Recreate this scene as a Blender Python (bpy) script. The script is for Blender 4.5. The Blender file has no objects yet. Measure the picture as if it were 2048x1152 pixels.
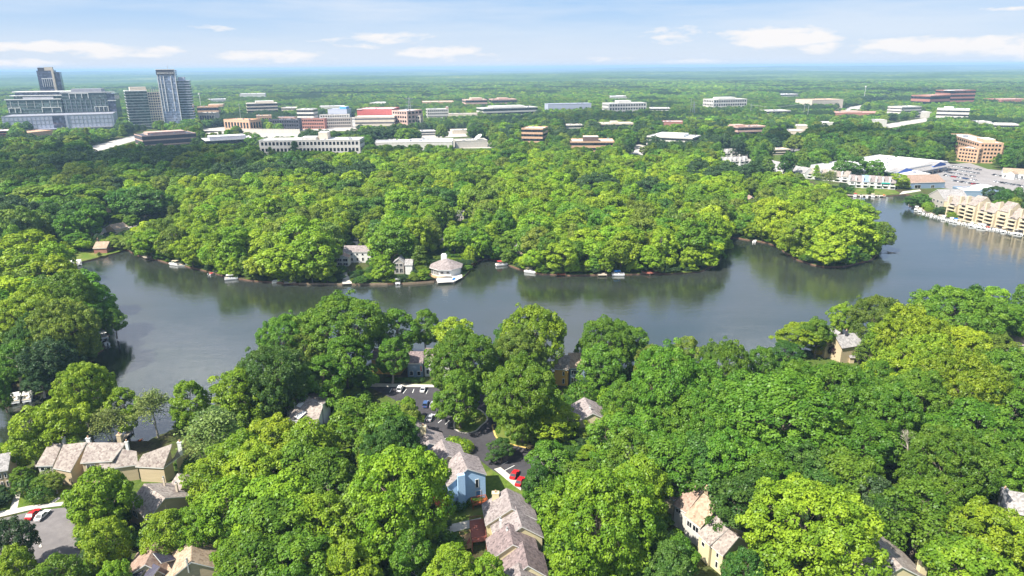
import bpy, math, random
import numpy as np
from mathutils import Matrix, Vector
scene = bpy.context.scene
col = scene.collection
R = math.radians
rng = np.random.default_rng(11)
random.seed(5)
# ---------------------------------------------------------------- camera
CAM_H = 110.0
PITCH, ROLL = 17.95, -0.42
FPX = 2048 * 24.0 / 36.0
cam_d = bpy.data.cameras.new("camera")
cam_d.lens = 24.0
cam_d.sensor_width = 36.0
cam_d.clip_start = 1.0
cam_d.clip_end = 120000.0
cam = bpy.data.objects.new("camera", cam_d)
col.objects.link(cam)
CAM_M = Matrix.Rotation(R(90 - PITCH), 4, 'X') @ Matrix.Rotation(R(ROLL), 4, 'Z')
cam.matrix_world = Matrix.Translation((0, 0, CAM_H)) @ CAM_M
scene.camera = cam
CM = np.array(CAM_M.to_3x3())
# ---------------------------------------------------------------- sun, sky, exposure
SUN_EL, SUN_AZ = 52.0, 235.0      # azimuth clockwise from +Y: behind and to the left of the camera
sx = math.sin(R(SUN_AZ)) * math.cos(R(SUN_EL)); sy = math.cos(R(SUN_AZ)) * math.cos(R(SUN_EL)); sz = math.sin(R(SUN_EL))
sun_d = bpy.data.lights.new("sun", 'SUN')
sun_d.energy = 4.6
sun_d.angle = R(0.53)
sun_d.color = (1.0, 0.95, 0.86)
sun = bpy.data.objects.new("sun", sun_d)
col.objects.link(sun)
sun.rotation_euler = Vector((sx, sy, sz)).to_track_quat('Z', 'Y').to_euler()
sun.location = (-300, -300, 600)
world = bpy.data.worlds.new("World")
scene.world = world
world.use_nodes = True
wn, wl = world.node_tree.nodes, world.node_tree.links
wn.clear()


def nd(nt, kind, **kw):
    n = nt.nodes.new(kind)
    for k, v in kw.items():
        if k == 'inp':
            for kk, vv in v.items():
                n.inputs[kk].default_value = vv
        else:
            setattr(n, k, v)
    return n


def mth(nt, op, a, b=None, clamp=False):
    n = nt.nodes.new('ShaderNodeMath'); n.operation = op; n.use_clamp = clamp
    for i, v in enumerate((a, b)):
        if v is None: continue
        if isinstance(v, (int, float)): n.inputs[i].default_value = v
        else: nt.links.new(v, n.inputs[i])
    return n.outputs[0]


def ramp(nt, fac, stops):
    n = nt.nodes.new('ShaderNodeValToRGB')
    e = n.color_ramp.elements
    while len(e) < len(stops): e.new(0.5)
    for i, (p, c) in enumerate(stops):
        e[i].position = p
        e[i].color = (c, c, c, 1) if isinstance(c, (int, float)) else (*c, 1)
    nt.links.new(fac, n.inputs[0])
    return n.outputs[0]


def mixc(nt, fac, a, b, blend='MIX'):
    n = nt.nodes.new('ShaderNodeMix'); n.data_type = 'RGBA'; n.blend_type = blend
    for i, v in ((0, fac), (6, a), (7, b)):
        if isinstance(v, (int, float)): n.inputs[i].default_value = v
        elif isinstance(v, tuple): n.inputs[i].default_value = (*v, 1)
        else: nt.links.new(v, n.inputs[i])
    return n.outputs[2]


wt = world.node_tree
sky = nd(wt, 'ShaderNodeTexSky', sky_type='NISHITA', sun_disc=False, sun_elevation=R(SUN_EL), sun_rotation=R(SUN_AZ),
         altitude=100, air_density=1.0, dust_density=1.2, ozone_density=1.6)
tc = nd(wt, 'ShaderNodeTexCoord')
sep = nd(wt, 'ShaderNodeSeparateXYZ'); wl.new(tc.outputs['Generated'], sep.inputs[0])
az = mth(wt, 'ARCTAN2', sep.outputs[0], sep.outputs[1])
el = mth(wt, 'ARCSINE', sep.outputs[2])
# low cumulus banks near the horizon: (azimuth, elevation, half width, half height) in degrees
def cloud_noise(sa, se, scale, detail, seed):
    cv = nd(wt, 'ShaderNodeCombineXYZ')
    wl.new(mth(wt, 'MULTIPLY', az, sa), cv.inputs[0]); wl.new(mth(wt, 'MULTIPLY', el, se), cv.inputs[1]); cv.inputs[2].default_value = seed
    n = nd(wt, 'ShaderNodeTexNoise', inp={'Scale': scale, 'Detail': detail, 'Roughness': 0.56})
    wl.new(cv.outputs[0], n.inputs['Vector'])
    return n.outputs['Fac']
def azel(px, py):
    d = CM @ np.array([(px - 1024) / FPX, -(py - 576) / FPX, -1.0]); d /= np.linalg.norm(d)
    return math.atan2(d[0], d[1]), math.asin(d[2])
BANKS = [(90, 95, 150, 12, 1.0), (240, 105, 130, 12, 1.0), (40, 126, 90, 9, .9), (550, 112, 120, 13, .9), (760, 82, 120, 20, .75), (880, 105, 110, 13, 1.0), (430, 55, 45, 8, .8), (640, 80, 35, 7, .7),
         (1340, 68, 75, 18, .8), (1560, 76, 105, 22, 1.1), (1640, 95, 60, 12, .9), (1880, 90, 160, 16, 1.1), (2060, 100, 90, 20, 1.1), (2020, 17, 45, 5, .9), (1200, 118, 70, 8, .7), (1390, 122, 80, 7, .8), (950, 122, 120, 7, .5), (1140, 45, 90, 8, .25)]
bank = None
for (bx, by, bw, bh, amp) in BANKS:
    a0, e0 = azel(bx, by)
    da = mth(wt, 'DIVIDE', mth(wt, 'SUBTRACT', az, a0), bw / FPX)
    de = mth(wt, 'DIVIDE', mth(wt, 'SUBTRACT', el, e0), bh / FPX)
    g = mth(wt, 'MULTIPLY', mth(wt, 'EXPONENT', mth(wt, 'MULTIPLY', mth(wt, 'ADD', mth(wt, 'MULTIPLY', da, da), mth(wt, 'MULTIPLY', de, de)), -0.8)), amp)
    bank = g if bank is None else mth(wt, 'MAXIMUM', bank, g)
puff = cloud_noise(26, 85, 1.0, 6, 2.0)
dens = ramp(wt, mth(wt, 'ADD', mth(wt, 'MULTIPLY', bank, 0.55), mth(wt, 'MULTIPLY', puff, 0.9)), [(0.74, 0), (0.93, 0.95)])
# high thin streaks, higher overhead broken cloud that the lake mirrors
streak = ramp(wt, cloud_noise(3.2, 30, 1.0, 5, 7.0), [(0.38, 0), (0.7, 0.7)])
over = nd(wt, 'ShaderNodeTexNoise', inp={'Scale': 3.2, 'Detail': 6.0, 'Roughness': 0.6})
wl.new(tc.outputs['Generated'], over.inputs['Vector'])
overf = mth(wt, 'MULTIPLY', ramp(wt, over.outputs['Fac'], [(0.42, 0), (0.62, 0.75)]), ramp(wt, el, [(0.12, 0), (0.3, 1), (0.55, 1), (0.95, .2)]))
K_ = 1 / 0.188
def kc(r, g, b_): return (r * K_, g * K_, b_ * K_)
tex = nd(wt, 'ShaderNodeValToRGB'); wl.new(mth(wt, 'DIVIDE', el, 0.13), tex.inputs[0])
e_ = tex.color_ramp.elements; e_[0].position = 0.0; e_[0].color = (0.80, 0.86, 0.96, 1); e_[1].position = 1.0; e_[1].color = (0.21, 0.47, 0.93, 1)
q_ = e_.new(0.35); q_.color = (0.58, 0.74, 0.96, 1); q_ = e_.new(0.7); q_.color = (0.33, 0.58, 0.94, 1)
low = nd(wt, 'ShaderNodeVectorMath', operation='SCALE'); wl.new(tex.outputs[0], low.inputs[0]); low.inputs['Scale'].default_value = K_
c = mixc(wt, ramp(wt, mth(wt, 'DIVIDE', el, 1.0), [(0.14, 0.92), (0.5, 0.25)]), sky.outputs[0], low.outputs[0])
c = mixc(wt, mth(wt, 'MULTIPLY', streak, ramp(wt, mth(wt, 'DIVIDE', el, 0.12), [(0.0, 0.5), (0.6, 1.0)])), c, kc(.80, .87, .97))
c = mixc(wt, overf, c, kc(.80, .82, .93))
c = mixc(wt, dens, c, kc(1.0, .97, .96))
bg = nd(wt, 'ShaderNodeBackground', inp={'Strength': 0.082})
wl.new(c, bg.inputs[0])
wo = nd(wt, 'ShaderNodeOutputWorld'); wl.new(bg.outputs[0], wo.inputs[0])
scene.view_settings.view_transform = 'Standard'
scene.view_settings.look = 'None'
scene.view_settings.gamma = 1.0
scene.view_settings.use_curve_mapping = False
scene.view_settings.exposure = 1.2
scene.cycles.max_bounces = 6
scene.cycles.diffuse_bounces = 3
scene.cycles.glossy_bounces = 3
scene.cycles.transmission_bounces = 3
scene.cycles.transparent_max_bounces = 24
scene.cycles.volume_bounces = 0


# ---------------------------------------------------------------- helpers
def P(px, py, z=0.0):
    """the point of height z that a picture pixel (2048 x 1152) looks at"""
    d = CM @ np.array([(px - 1024) / FPX, -(py - 576) / FPX, -1.0])
    t = (z - CAM_H) / d[2]
    return (d[0] * t, d[1] * t, z)


def proj(xyz):
    """(n,3) points -> picture pixels and depth"""
    q = (np.asarray(xyz, float) - np.array([0, 0, CAM_H])) @ CM
    dep = -q[:, 2]
    return 1024 + FPX * q[:, 0] / dep, 576 - FPX * q[:, 1] / dep, dep


def tag(o, label=None, cat=None, group=None, kind=None):
    if label: o['label'] = label
    if cat: o['category'] = cat
    if group: o['group'] = group
    if kind: o['kind'] = kind
    return o


def empty(name, loc, rz=0.0, label=None, cat=None, group=None):
    o = bpy.data.objects.new(name, None)
    o.empty_display_size = 2
    o.location = loc; o.rotation_euler = (0, 0, rz)
    col.objects.link(o)
    return tag(o, label, cat, group)


class MB:
    """collects faces; build() links them as one mesh object"""
    def __init__(s): s.v = []; s.f = []; s.m = []; s.mats = []
    def mi(s, mat):
        if mat not in s.mats: s.mats.append(mat)
        return s.mats.index(mat)
    def face(s, pts, mat):
        b = len(s.v); s.v += [tuple(p) for p in pts]; s.f.append(tuple(range(b, b + len(pts)))); s.m.append(s.mi(mat)); return s
    def prism(s, poly, z0, ztop, mat, top=None, bottom=False):
        """poly: xy list counter-clockwise; ztop scalar or one per corner"""
        n = len(poly); zt = [ztop] * n if isinstance(ztop, (int, float)) else ztop
        zb = [z0] * n if isinstance(z0, (int, float)) else z0
        for i in range(n):
            j = (i + 1) % n
            s.face([(*poly[i], zb[i]), (*poly[j], zb[j]), (*poly[j], zt[j]), (*poly[i], zt[i])], mat)
        s.face([(*poly[i], zt[i]) for i in range(n)], top or mat)
        if bottom: s.face([(*poly[i], zb[i]) for i in reversed(range(n))], mat)
        return s
    def box(s, c, size, mat, rz=0.0, bottom=True):
        x, y, z = c; a, b, h = size[0] / 2, size[1] / 2, size[2]
        cs, sn = math.cos(rz), math.sin(rz)
        poly = [(x + u * cs - v * sn, y + u * sn + v * cs) for u, v in ((-a, -b), (a, -b), (a, b), (-a, b))]
        return s.prism(poly, z, z + h, mat, bottom=bottom)
    def tube(s, p, q, r0, r1, mat, n=7):
        p, q = Vector(p), Vector(q); d = (q - p)
        if d.length < 1e-6: return s
        k = d.normalized(); a = k.orthogonal().normalized(); b = k.cross(a)
        ring = lambda o, r: [o + (a * math.cos(2 * math.pi * i / n) + b * math.sin(2 * math.pi * i / n)) * r for i in range(n)]
        A, B = ring(p, r0), ring(q, r1)
        for i in range(n):
            j = (i + 1) % n
            s.face([A[i], A[j], B[j], B[i]], mat)
        s.face(B, mat); s.face(list(reversed(A)), mat)
        return s
    def mesh(s, name):
        me = bpy.data.meshes.new(name)
        me.from_pydata(s.v, [], s.f)
        for m in s.mats: me.materials.append(m)
        me.polygons.foreach_set('material_index', s.m)
        me.update()
        return me
    def build(s, name, parent=None, loc=None, rz=0.0):
        o = bpy.data.objects.new(name, s.mesh(name))
        col.objects.link(o)
        if loc is not None: o.location = loc; o.rotation_euler = (0, 0, rz)
        if parent is not None: o.parent = parent
        return o


def link_mesh(name, me, parent=None, loc=None, rz=0.0, sc=None):
    o = bpy.data.objects.new(name, me); col.objects.link(o)
    if loc is not None: o.location = loc; o.rotation_euler = (0, 0, rz)
    if sc is not None: o.scale = sc if isinstance(sc, tuple) else (sc, sc, sc)
    if parent is not None: o.parent = parent
    return o


def copy_tree(o, parent=None):
    c = o.copy(); col.objects.link(c); c.parent = parent
    for ch in o.children: copy_tree(ch, c)
    return c


def inside(poly, x, y):
    poly = np.asarray(poly); x = np.asarray(x); y = np.asarray(y)
    r = np.zeros(x.shape, bool); n = len(poly); j = n - 1
    for i in range(n):
        xi, yi, xj, yj = *poly[i], *poly[j]
        c = ((yi > y) != (yj > y)) & (x < (xj - xi) * (y - yi) / (yj - yi + 1e-12) + xi)
        r ^= c; j = i
    return r


# ---------------------------------------------------------------- materials
def mat(name, color, rough=0.8, var=0.12, scale=0.6, metal=0.0, spec=0.3, coord='Object', stretch=None, bump=0.0, dirt=None):
    m = bpy.data.materials.new(name); m.use_nodes = True
    nt = m.node_tree; b = nt.nodes['Principled BSDF']
    t = nd(nt, 'ShaderNodeTexCoord')
    v = t.outputs[coord]
    if stretch:
        mp = nd(nt, 'ShaderNodeMapping'); mp.inputs['Scale'].default_value = stretch
        nt.links.new(v, mp.inputs[0]); v = mp.outputs[0]
    n = nd(nt, 'ShaderNodeTexNoise', inp={'Scale': scale, 'Detail': 5.0, 'Roughness': 0.65})
    nt.links.new(v, n.inputs['Vector'])
    lo = tuple(max(0, c * (1 - 2.2 * var)) for c in color); hi = tuple(min(1, c * (1 + 2.2 * var)) for c in color)
    c = ramp(nt, n.outputs['Fac'], [(0.25, lo), (0.75, hi)])
    if dirt:
        n2 = nd(nt, 'ShaderNodeTexNoise', inp={'Scale': scale * 0.17, 'Detail': 4.0}); nt.links.new(v, n2.inputs['Vector'])
        c = mixc(nt, ramp(nt, n2.outputs['Fac'], [(0.5, 0), (0.68, 0.8)]), c, dirt)
    nt.links.new(c, b.inputs['Base Color'])
    b.inputs['Roughness'].default_value = rough; b.inputs['Metallic'].default_value = metal
    b.inputs['Specular IOR Level'].default_value = spec
    if bump:
        bp = nd(nt, 'ShaderNodeBump', inp={'Strength': bump, 'Distance': 0.3}); nt.links.new(n.outputs['Fac'], bp.inputs['Height'])
        nt.links.new(bp.outputs[0], b.inputs['Normal'])
    return m


def shingle(name, color, dark, row=0.28):
    """weathered wooden or asphalt shingles: short tabs of differing tone in rows"""
    m = bpy.data.materials.new(name); m.use_nodes = True
    nt = m.node_tree; b = nt.nodes['Principled BSDF']
    t = nd(nt, 'ShaderNodeTexCoord')
    v1 = nd(nt, 'ShaderNodeTexVoronoi', inp={'Scale': 2.1}); nt.links.new(t.outputs['Object'], v1.inputs['Vector'])
    n1 = nd(nt, 'ShaderNodeTexNoise', inp={'Scale': 1.6, 'Detail': 6.0, 'Roughness': 0.75}); nt.links.new(t.outputs['Object'], n1.inputs['Vector'])
    n2 = nd(nt, 'ShaderNodeTexNoise', inp={'Scale': 0.16, 'Detail': 3.0}); nt.links.new(t.outputs['Object'], n2.inputs['Vector'])
    sp = nd(nt, 'ShaderNodeSeparateColor'); nt.links.new(v1.outputs['Color'], sp.inputs[0])
    f = mth(nt, 'ADD', mth(nt, 'MULTIPLY', sp.outputs[0], 0.55), mth(nt, 'MULTIPLY', n1.outputs['Fac'], 0.55))
    hi = tuple(min(1, c * 1.35) for c in color)
    c = ramp(nt, f, [(0.2, dark), (0.5, color), (0.85, hi)])
    c = mixc(nt, ramp(nt, n2.outputs['Fac'], [(0.45, 0), (0.7, 0.35)]), c, dark)
    nt.links.new(c, b.inputs['Base Color']); b.inputs['Roughness'].default_value = 0.9; b.inputs['Specular IOR Level'].default_value = 0.15
    bp = nd(nt, 'ShaderNodeBump', inp={'Strength': 0.5, 'Distance': 0.08}); nt.links.new(f, bp.inputs['Height']); nt.links.new(bp.outputs[0], b.inputs['Normal'])
    return m


def glass(name, color, rough=0.08, grid=None, line=(0.3, 0.3, 0.32)):
    """window glass or a curtain wall: dark reflective panes; grid = (pane width, pane height)"""
    m = bpy.data.materials.new(name); m.use_nodes = True
    nt = m.node_tree; b = nt.nodes['Principled BSDF']
    t = nd(nt, 'ShaderNodeTexCoord')
    sc = (1 / grid[0], 1 / grid[0], 1 / grid[1]) if grid else (0.6, 0.6, 0.4)
    mp = nd(nt, 'ShaderNodeMapping'); mp.inputs['Scale'].default_value = sc; nt.links.new(t.outputs['Object'], mp.inputs[0])
    fl = nd(nt, 'ShaderNodeVectorMath', operation='FLOOR'); nt.links.new(mp.outputs[0], fl.inputs[0])
    wn_ = nd(nt, 'ShaderNodeTexWhiteNoise', noise_dimensions='3D'); nt.links.new(fl.outputs[0], wn_.inputs['Vector'])
    c = ramp(nt, wn_.outputs['Value'], [(0.0, tuple(x * 0.55 for x in color)), (0.7, color), (1.0, tuple(min(1, x * 1.9) for x in color))])
    nt.links.new(c, b.inputs['Base Color'])
    b.inputs['Roughness'].default_value = rough; b.inputs['Specular IOR Level'].default_value = 0.9
    b.inputs['IOR'].default_value = 1.5
    return m


M = {}
def defm(k, *a, **kw): M[k] = mat(k, *a, **kw); return M[k]
defm('white_paint', (0.68, 0.67, 0.64), var=0.05)
defm('white_roof', (0.66, 0.66, 0.65), var=0.06, scale=0.08, dirt=(0.6, 0.59, 0.56))
defm('cream_siding', (0.62, 0.54, 0.33), var=0.05, stretch=(.3, .3, 4))
defm('yellow_siding', (0.62, 0.38, 0.09), var=0.06, stretch=(.3, .3, 4))
defm('tan_siding', (0.5, 0.4, 0.26), var=0.07, stretch=(.3, .3, 3))
defm('blue_siding', (0.36, 0.54, 0.76), var=0.04, stretch=(.3, .3, 5))
defm('slate_blue', (0.2, 0.27, 0.36), var=0.06, stretch=(.3, .3, 5))
defm('grey_siding', (0.36, 0.33, 0.29), var=0.08, stretch=(.3, .3, 4))
defm('condo_yellow', (0.54, 0.46, 0.32), var=0.06, scale=0.3)
defm('beige_stone', (0.58, 0.5, 0.4), var=0.07, scale=0.25)
defm('white_stone', (0.56, 0.53, 0.48), var=0.06, scale=0.2)
defm('pink_stone', (0.5, 0.34, 0.28), var=0.08, scale=0.25)
defm('orange_brick', (0.52, 0.33, 0.21), var=0.1, scale=0.5)
defm('red_brick', (0.36, 0.17, 0.13), var=0.1, scale=0.5)
defm('red_panel', (0.42, 0.11, 0.1), var=0.07, scale=0.3)
defm('dark_brown', (0.1, 0.07, 0.06), var=0.1, scale=0.4)
defm('charcoal', (0.07, 0.07, 0.085), var=0.1, scale=0.4)
defm('grey_metal', (0.33, 0.33, 0.36), rough=0.5, var=0.05, metal=0.2, scale=0.2)
defm('pale_metal', (0.4, 0.42, 0.5), rough=0.4, var=0.07, scale=0.35)
defm('steel', (0.42, 0.43, 0.42), rough=0.5, metal=0.4)
defm('concrete', (0.46, 0.43, 0.38), var=0.1, scale=0.5)
defm('pale_concrete', (0.5, 0.46, 0.4), var=0.1, scale=0.4)
defm('asphalt_old', (0.17, 0.155, 0.15), var=0.1, scale=0.5, dirt=(0.12, 0.11, 0.11))
defm('asphalt_new', (0.048, 0.045, 0.05), var=0.12, scale=0.7, dirt=(0.065, 0.06, 0.062))
defm('lot_asphalt', (0.26, 0.24, 0.23), var=0.1, scale=0.3, dirt=(0.2, 0.18, 0.17))
defm('road_grey', (0.42, 0.39, 0.35), var=0.1, scale=0.2)
defm('paint_white', (0.75, 0.75, 0.72), var=0.08)
defm('paint_yellow', (0.6, 0.42, 0.12), var=0.1)
defm('mulch', (0.16, 0.09, 0.06), var=0.2)
defm('deck_red', (0.26, 0.085, 0.06), var=0.12, stretch=(1, 6, 1), scale=1.2)
defm('deck_orange', (0.38, 0.1, 0.035), var=0.12, stretch=(1, 6, 1), scale=1.2)
defm('deck_tan', (0.42, 0.28, 0.15), var=0.12, stretch=(1, 6, 1), scale=1.2)
defm('dock_wood', (0.4, 0.34, 0.27), var=0.15, stretch=(1, 6, 1), scale=1.2)
defm('bark', (0.16, 0.13, 0.1), var=0.2, stretch=(1, 1, .3), scale=2)
defm('pale_bark', (0.4, 0.36, 0.3), var=0.15, stretch=(1, 1, .3), scale=2)
defm('timber_wall', (0.2, 0.15, 0.1), var=0.15)
defm('blue_trim', (0.06, 0.13, 0.42), var=0.05)
defm('teal_awning', (0.01, 0.3, 0.24), var=0.05)
defm('canvas_blue', (0.02, 0.16, 0.5), var=0.08)
defm('sky_blue', (0.1, 0.34, 0.66), var=0.05)
defm('hull_white', (0.8, 0.8, 0.78), rough=0.35, var=0.04)
defm('hull_grey', (0.5, 0.5, 0.5), rough=0.45, var=0.05, metal=0.4)
defm('canvas_tan', (0.5, 0.42, 0.3), var=0.08)
defm('canvas_red', (0.42, 0.04, 0.04), var=0.08)
defm('kayak_orange', (0.7, 0.16, 0.03), rough=0.4, var=0.04)
defm('kayak_teal', (0.06, 0.42, 0.5), rough=0.4, var=0.04)
defm('rubber', (0.02, 0.02, 0.02), var=0.05)
defm('chrome', (0.6, 0.6, 0.62), rough=0.25, metal=0.9, var=0.02)
defm('lamp_red', (0.35, 0.01, 0.01), rough=0.3, var=0.02)
defm('door_red', (0.35, 0.03, 0.04), var=0.04)
defm('door_blue', (0.1, 0.25, 0.5), var=0.04)
defm('solar', (0.05, 0.045, 0.07), rough=0.25, var=0.12, spec=0.7)
M['shingle_brown'] = shingle('shingle_brown', (0.275, 0.24, 0.21), (0.16, 0.12, 0.11))
M['shingle_grey'] = shingle('shingle_grey', (0.25, 0.215, 0.205), (0.14, 0.115, 0.11))
M['shingle_dark'] = shingle('shingle_dark', (0.2, 0.155, 0.15), (0.1, 0.08, 0.08))
M['shingle_tan'] = shingle('shingle_tan', (0.32, 0.245, 0.175), (0.22, 0.15, 0.1))
M['shingle_pale'] = shingle('shingle_pale', (0.29, 0.275, 0.265), (0.17, 0.16, 0.155))
M['shingle_rust'] = shingle('shingle_rust', (0.28, 0.2, 0.155), (0.2, 0.13, 0.1))
M['glass'] = glass('glass', (0.018, 0.022, 0.028))
M['glass_green'] = glass('glass_green', (0.075, 0.105, 0.105), grid=(3, 3.6))
M['glass_navy'] = glass('glass_navy', (0.085, 0.095, 0.14), grid=(3, 3.6))
M['glass_blue'] = glass('glass_blue', (0.16, 0.2, 0.28), grid=(3, 3.6))
for nm, c_ in (('car_white', (0.78, 0.78, 0.78)), ('car_red', (0.5, 0.02, 0.025)), ('car_black', (0.015, 0.015, 0.018)), ('car_silver', (0.42, 0.43, 0.45)), ('car_blue', (0.05, 0.1, 0.24)), ('car_grey', (0.14, 0.14, 0.15))):
    defm(nm, c_, rough=0.25, var=0.02, spec=0.6)
# ================================================================ setting: ground, lake, roads
def spline(pts, n=5):
    out = []; k = len(pts)
    for i in range(k):
        a, b, c_, d = (np.array(pts[(i + j - 1) % k], float) for j in range(4))
        for t in np.arange(n) / n:
            out.append(tuple(0.5 * (2 * b + (c_ - a) * t + (2 * a - 5 * b + 4 * c_ - d) * t * t + (3 * b - a - 3 * c_ + d) * t ** 3)))
    return out


LAKE_PX = [(-220, 815), (0, 812), (25, 803), (70, 790), (112, 770), (160, 745), (195, 705), (214, 680), (212, 655), (180, 632), (130, 605), (108, 565), (122, 537), (150, 527),
           (190, 517), (225, 507), (250, 499), (262, 503), (290, 514), (345, 526), (392, 536), (430, 546), (470, 556), (540, 563), (600, 567), (700, 567), (760, 566), (800, 566),
           (850, 562), (925, 553), (945, 530), (962, 519), (985, 518), (1005, 524), (1050, 540), (1100, 548), (1180, 549), (1290, 547), (1380, 544), (1425, 532), (1443, 510),
           (1440, 486), (1455, 474), (1500, 479), (1545, 488), (1572, 505), (1610, 524), (1660, 533), (1710, 527), (1752, 512), (1755, 490), (1728, 460), (1690, 432), (1650, 410),
           (1625, 398), (1648, 388), (1700, 389), (1770, 391), (1812, 388), (1826, 392), (1816, 404), (1822, 412), (1850, 425), (1900, 437), (1960, 450), (2048, 464), (2200, 490),
           (2600, 545), (2600, 600), (2300, 615), (2048, 645), (1950, 655), (1850, 665), (1750, 680), (1640, 697), (1570, 716), (1530, 738), (1460, 752), (1380, 745), (1300, 740),
           (1200, 750), (1100, 742), (1000, 735), (900, 732), (800, 730), (700, 733), (600, 738), (520, 760), (440, 800), (400, 835), (340, 860), (295, 880), (200, 885), (100, 885),
           (0, 900), (-220, 910)]
LAKE = spline([P(x, y)[:2] for x, y in LAKE_PX], 4)
LAKE = [(x + 0.5 * math.sin(i * 2.3) + 0.4 * math.sin(i * 5.1), y + 0.5 * math.cos(i * 1.7)) for i, (x, y) in enumerate(LAKE)]
WATER_Z = -0.7

gm = bpy.data.materials.new('ground_cover'); gm.use_nodes = True
nt = gm.node_tree; b = nt.nodes['Principled BSDF']; t = nd(nt, 'ShaderNodeTexCoord')
n1 = nd(nt, 'ShaderNodeTexNoise', inp={'Scale': 0.035, 'Detail': 7.0, 'Roughness': 0.6}); nt.links.new(t.outputs['Object'], n1.inputs['Vector'])
n2 = nd(nt, 'ShaderNodeTexNoise', inp={'Scale': 1.1, 'Detail': 6.0, 'Roughness': 0.7}); nt.links.new(t.outputs['Object'], n2.inputs['Vector'])
grass = ramp(nt, n2.outputs['Fac'], [(0.25, (0.035, 0.06, 0.012)), (0.5, (0.07, 0.11, 0.02)), (0.75, (0.13, 0.16, 0.03))])
soil = ramp(nt, n2.outputs['Fac'], [(0.25, (0.035, 0.03, 0.015)), (0.55, (0.07, 0.06, 0.03)), (0.8, (0.15, 0.11, 0.06))])
nt.links.new(mixc(nt, ramp(nt, n1.outputs['Fac'], [(0.48, 0), (0.6, 1)]), grass, soil), b.inputs['Base Color'])
b.inputs['Roughness'].default_value = 0.95; b.inputs['Specular IOR Level'].default_value = 0.1
bp = nd(nt, 'ShaderNodeBump', inp={'Strength': 0.8, 'Distance': 0.4}); nt.links.new(n2.outputs['Fac'], bp.inputs['Height']); nt.links.new(bp.outputs[0], b.inputs['Normal'])
M['ground'] = gm
from mathutils.geometry import tessellate_polygon
def ground_sheet():
    mb = MB(); S = 2500
    outer = [(-S, -400), (S, -400), (S, 2 * S), (-S, 2 * S)]
    polys = [[Vector((*p, 0)) for p in outer], [Vector((*p, 0)) for p in LAKE]]
    flat = [v for pl in polys for v in pl]
    me_v = [tuple(v) for v in flat]
    tris = tessellate_polygon(polys)
    mb.v = list(me_v)
    for tr in tris:
        a, b_, c_ = (flat[i] for i in tr)
        if (b_ - a).cross(c_ - a).z < 0: tr = tr[::-1]
        mb.f.append(tuple(tr)); mb.m.append(mb.mi(gm))
    B = 60000
    big = [(-B, -3000), (B, -3000), (B, B), (-B, B)]
    for i in range(4):
        j = (i + 1) % 4
        mb.face([(*big[i], 0), (*big[j], 0), (*outer[j], 0), (*outer[i], 0)], gm)
    n = len(LAKE)
    for i in range(n):                                    # the bank drops into the water
        j = (i + 1) % n
        mb.face([(*LAKE[i], 0), (*LAKE[j], 0), (*LAKE[j], -2), (*LAKE[i], -2)], M['mulch'])
    return mb.build('ground')
tag(ground_sheet(), kind='structure')

wm = bpy.data.materials.new('lake_water'); wm.use_nodes = True
nt = wm.node_tree; b = nt.nodes['Principled BSDF']; t = nd(nt, 'ShaderNodeTexCoord')
def wave(scale, stretch, rot, detail=3.0):
    mp = nd(nt, 'ShaderNodeMapping'); mp.inputs['Scale'].default_value = stretch; mp.inputs['Rotation'].default_value = (0, 0, rot)
    nt.links.new(t.outputs['Object'], mp.inputs[0])
    n = nd(nt, 'ShaderNodeTexNoise', inp={'Scale': scale, 'Detail': detail, 'Roughness': 0.55, 'Distortion': 0.4}); nt.links.new(mp.outputs[0], n.inputs['Vector'])
    return n.outputs['Fac']
patch = wave(0.012, (1, 2.2, 1), 0.3, 4)
h = mth(nt, 'ADD', mth(nt, 'MULTIPLY', wave(0.55, (0.45, 1.6, 1), 0.5), 0.6), mth(nt, 'MULTIPLY', wave(1.7, (0.6, 1.3, 1), -0.2), 0.3))
h = mth(nt, 'ADD', h, mth(nt, 'MULTIPLY', wave(0.17, (0.5, 1.7, 1), 0.9), 0.55))
h = mth(nt, 'MULTIPLY', h, ramp(nt, patch, [(0.35, 0.35), (0.65, 1.0)]))
bp = nd(nt, 'ShaderNodeBump', inp={'Strength': 0.22, 'Distance': 0.5}); nt.links.new(h, bp.inputs['Height']); nt.links.new(bp.outputs[0], b.inputs['Normal'])
nt.links.new(ramp(nt, patch, [(0.3, (0.018, 0.026, 0.012)), (0.7, (0.034, 0.038, 0.034))]), b.inputs['Base Color'])
b.inputs['Roughness'].default_value = 0.05; b.inputs['IOR'].default_value = 2.15; b.inputs['Specular IOR Level'].default_value = 0.62
mb = MB(); lx = [p[0] for p in LAKE]; ly = [p[1] for p in LAKE]
mb.face([(min(lx) - 20, min(ly) - 20, WATER_Z), (max(lx) + 20, min(ly) - 20, WATER_Z), (max(lx) + 20, max(ly) + 20, WATER_Z), (min(lx) - 20, max(ly) + 20, WATER_Z)], wm)
tag(mb.build('lake_water'), kind='structure')

GUARDP = []         # the same for ground sheets, by outline
CLEAR = []          # ground polygons (world xy) where no tree grows
GUARD = []          # picture boxes of things that trees standing nearer must not cover: x0, y0, x1, y1, depth


def px_poly(pts, z=0.0): return [P(x, y, z)[:2] for x, y in pts]


def ccw(poly):
    a = sum(poly[i][0] * poly[(i + 1) % len(poly)][1] - poly[(i + 1) % len(poly)][0] * poly[i][1] for i in range(len(poly)))
    return poly if a > 0 else poly[::-1]


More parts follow.
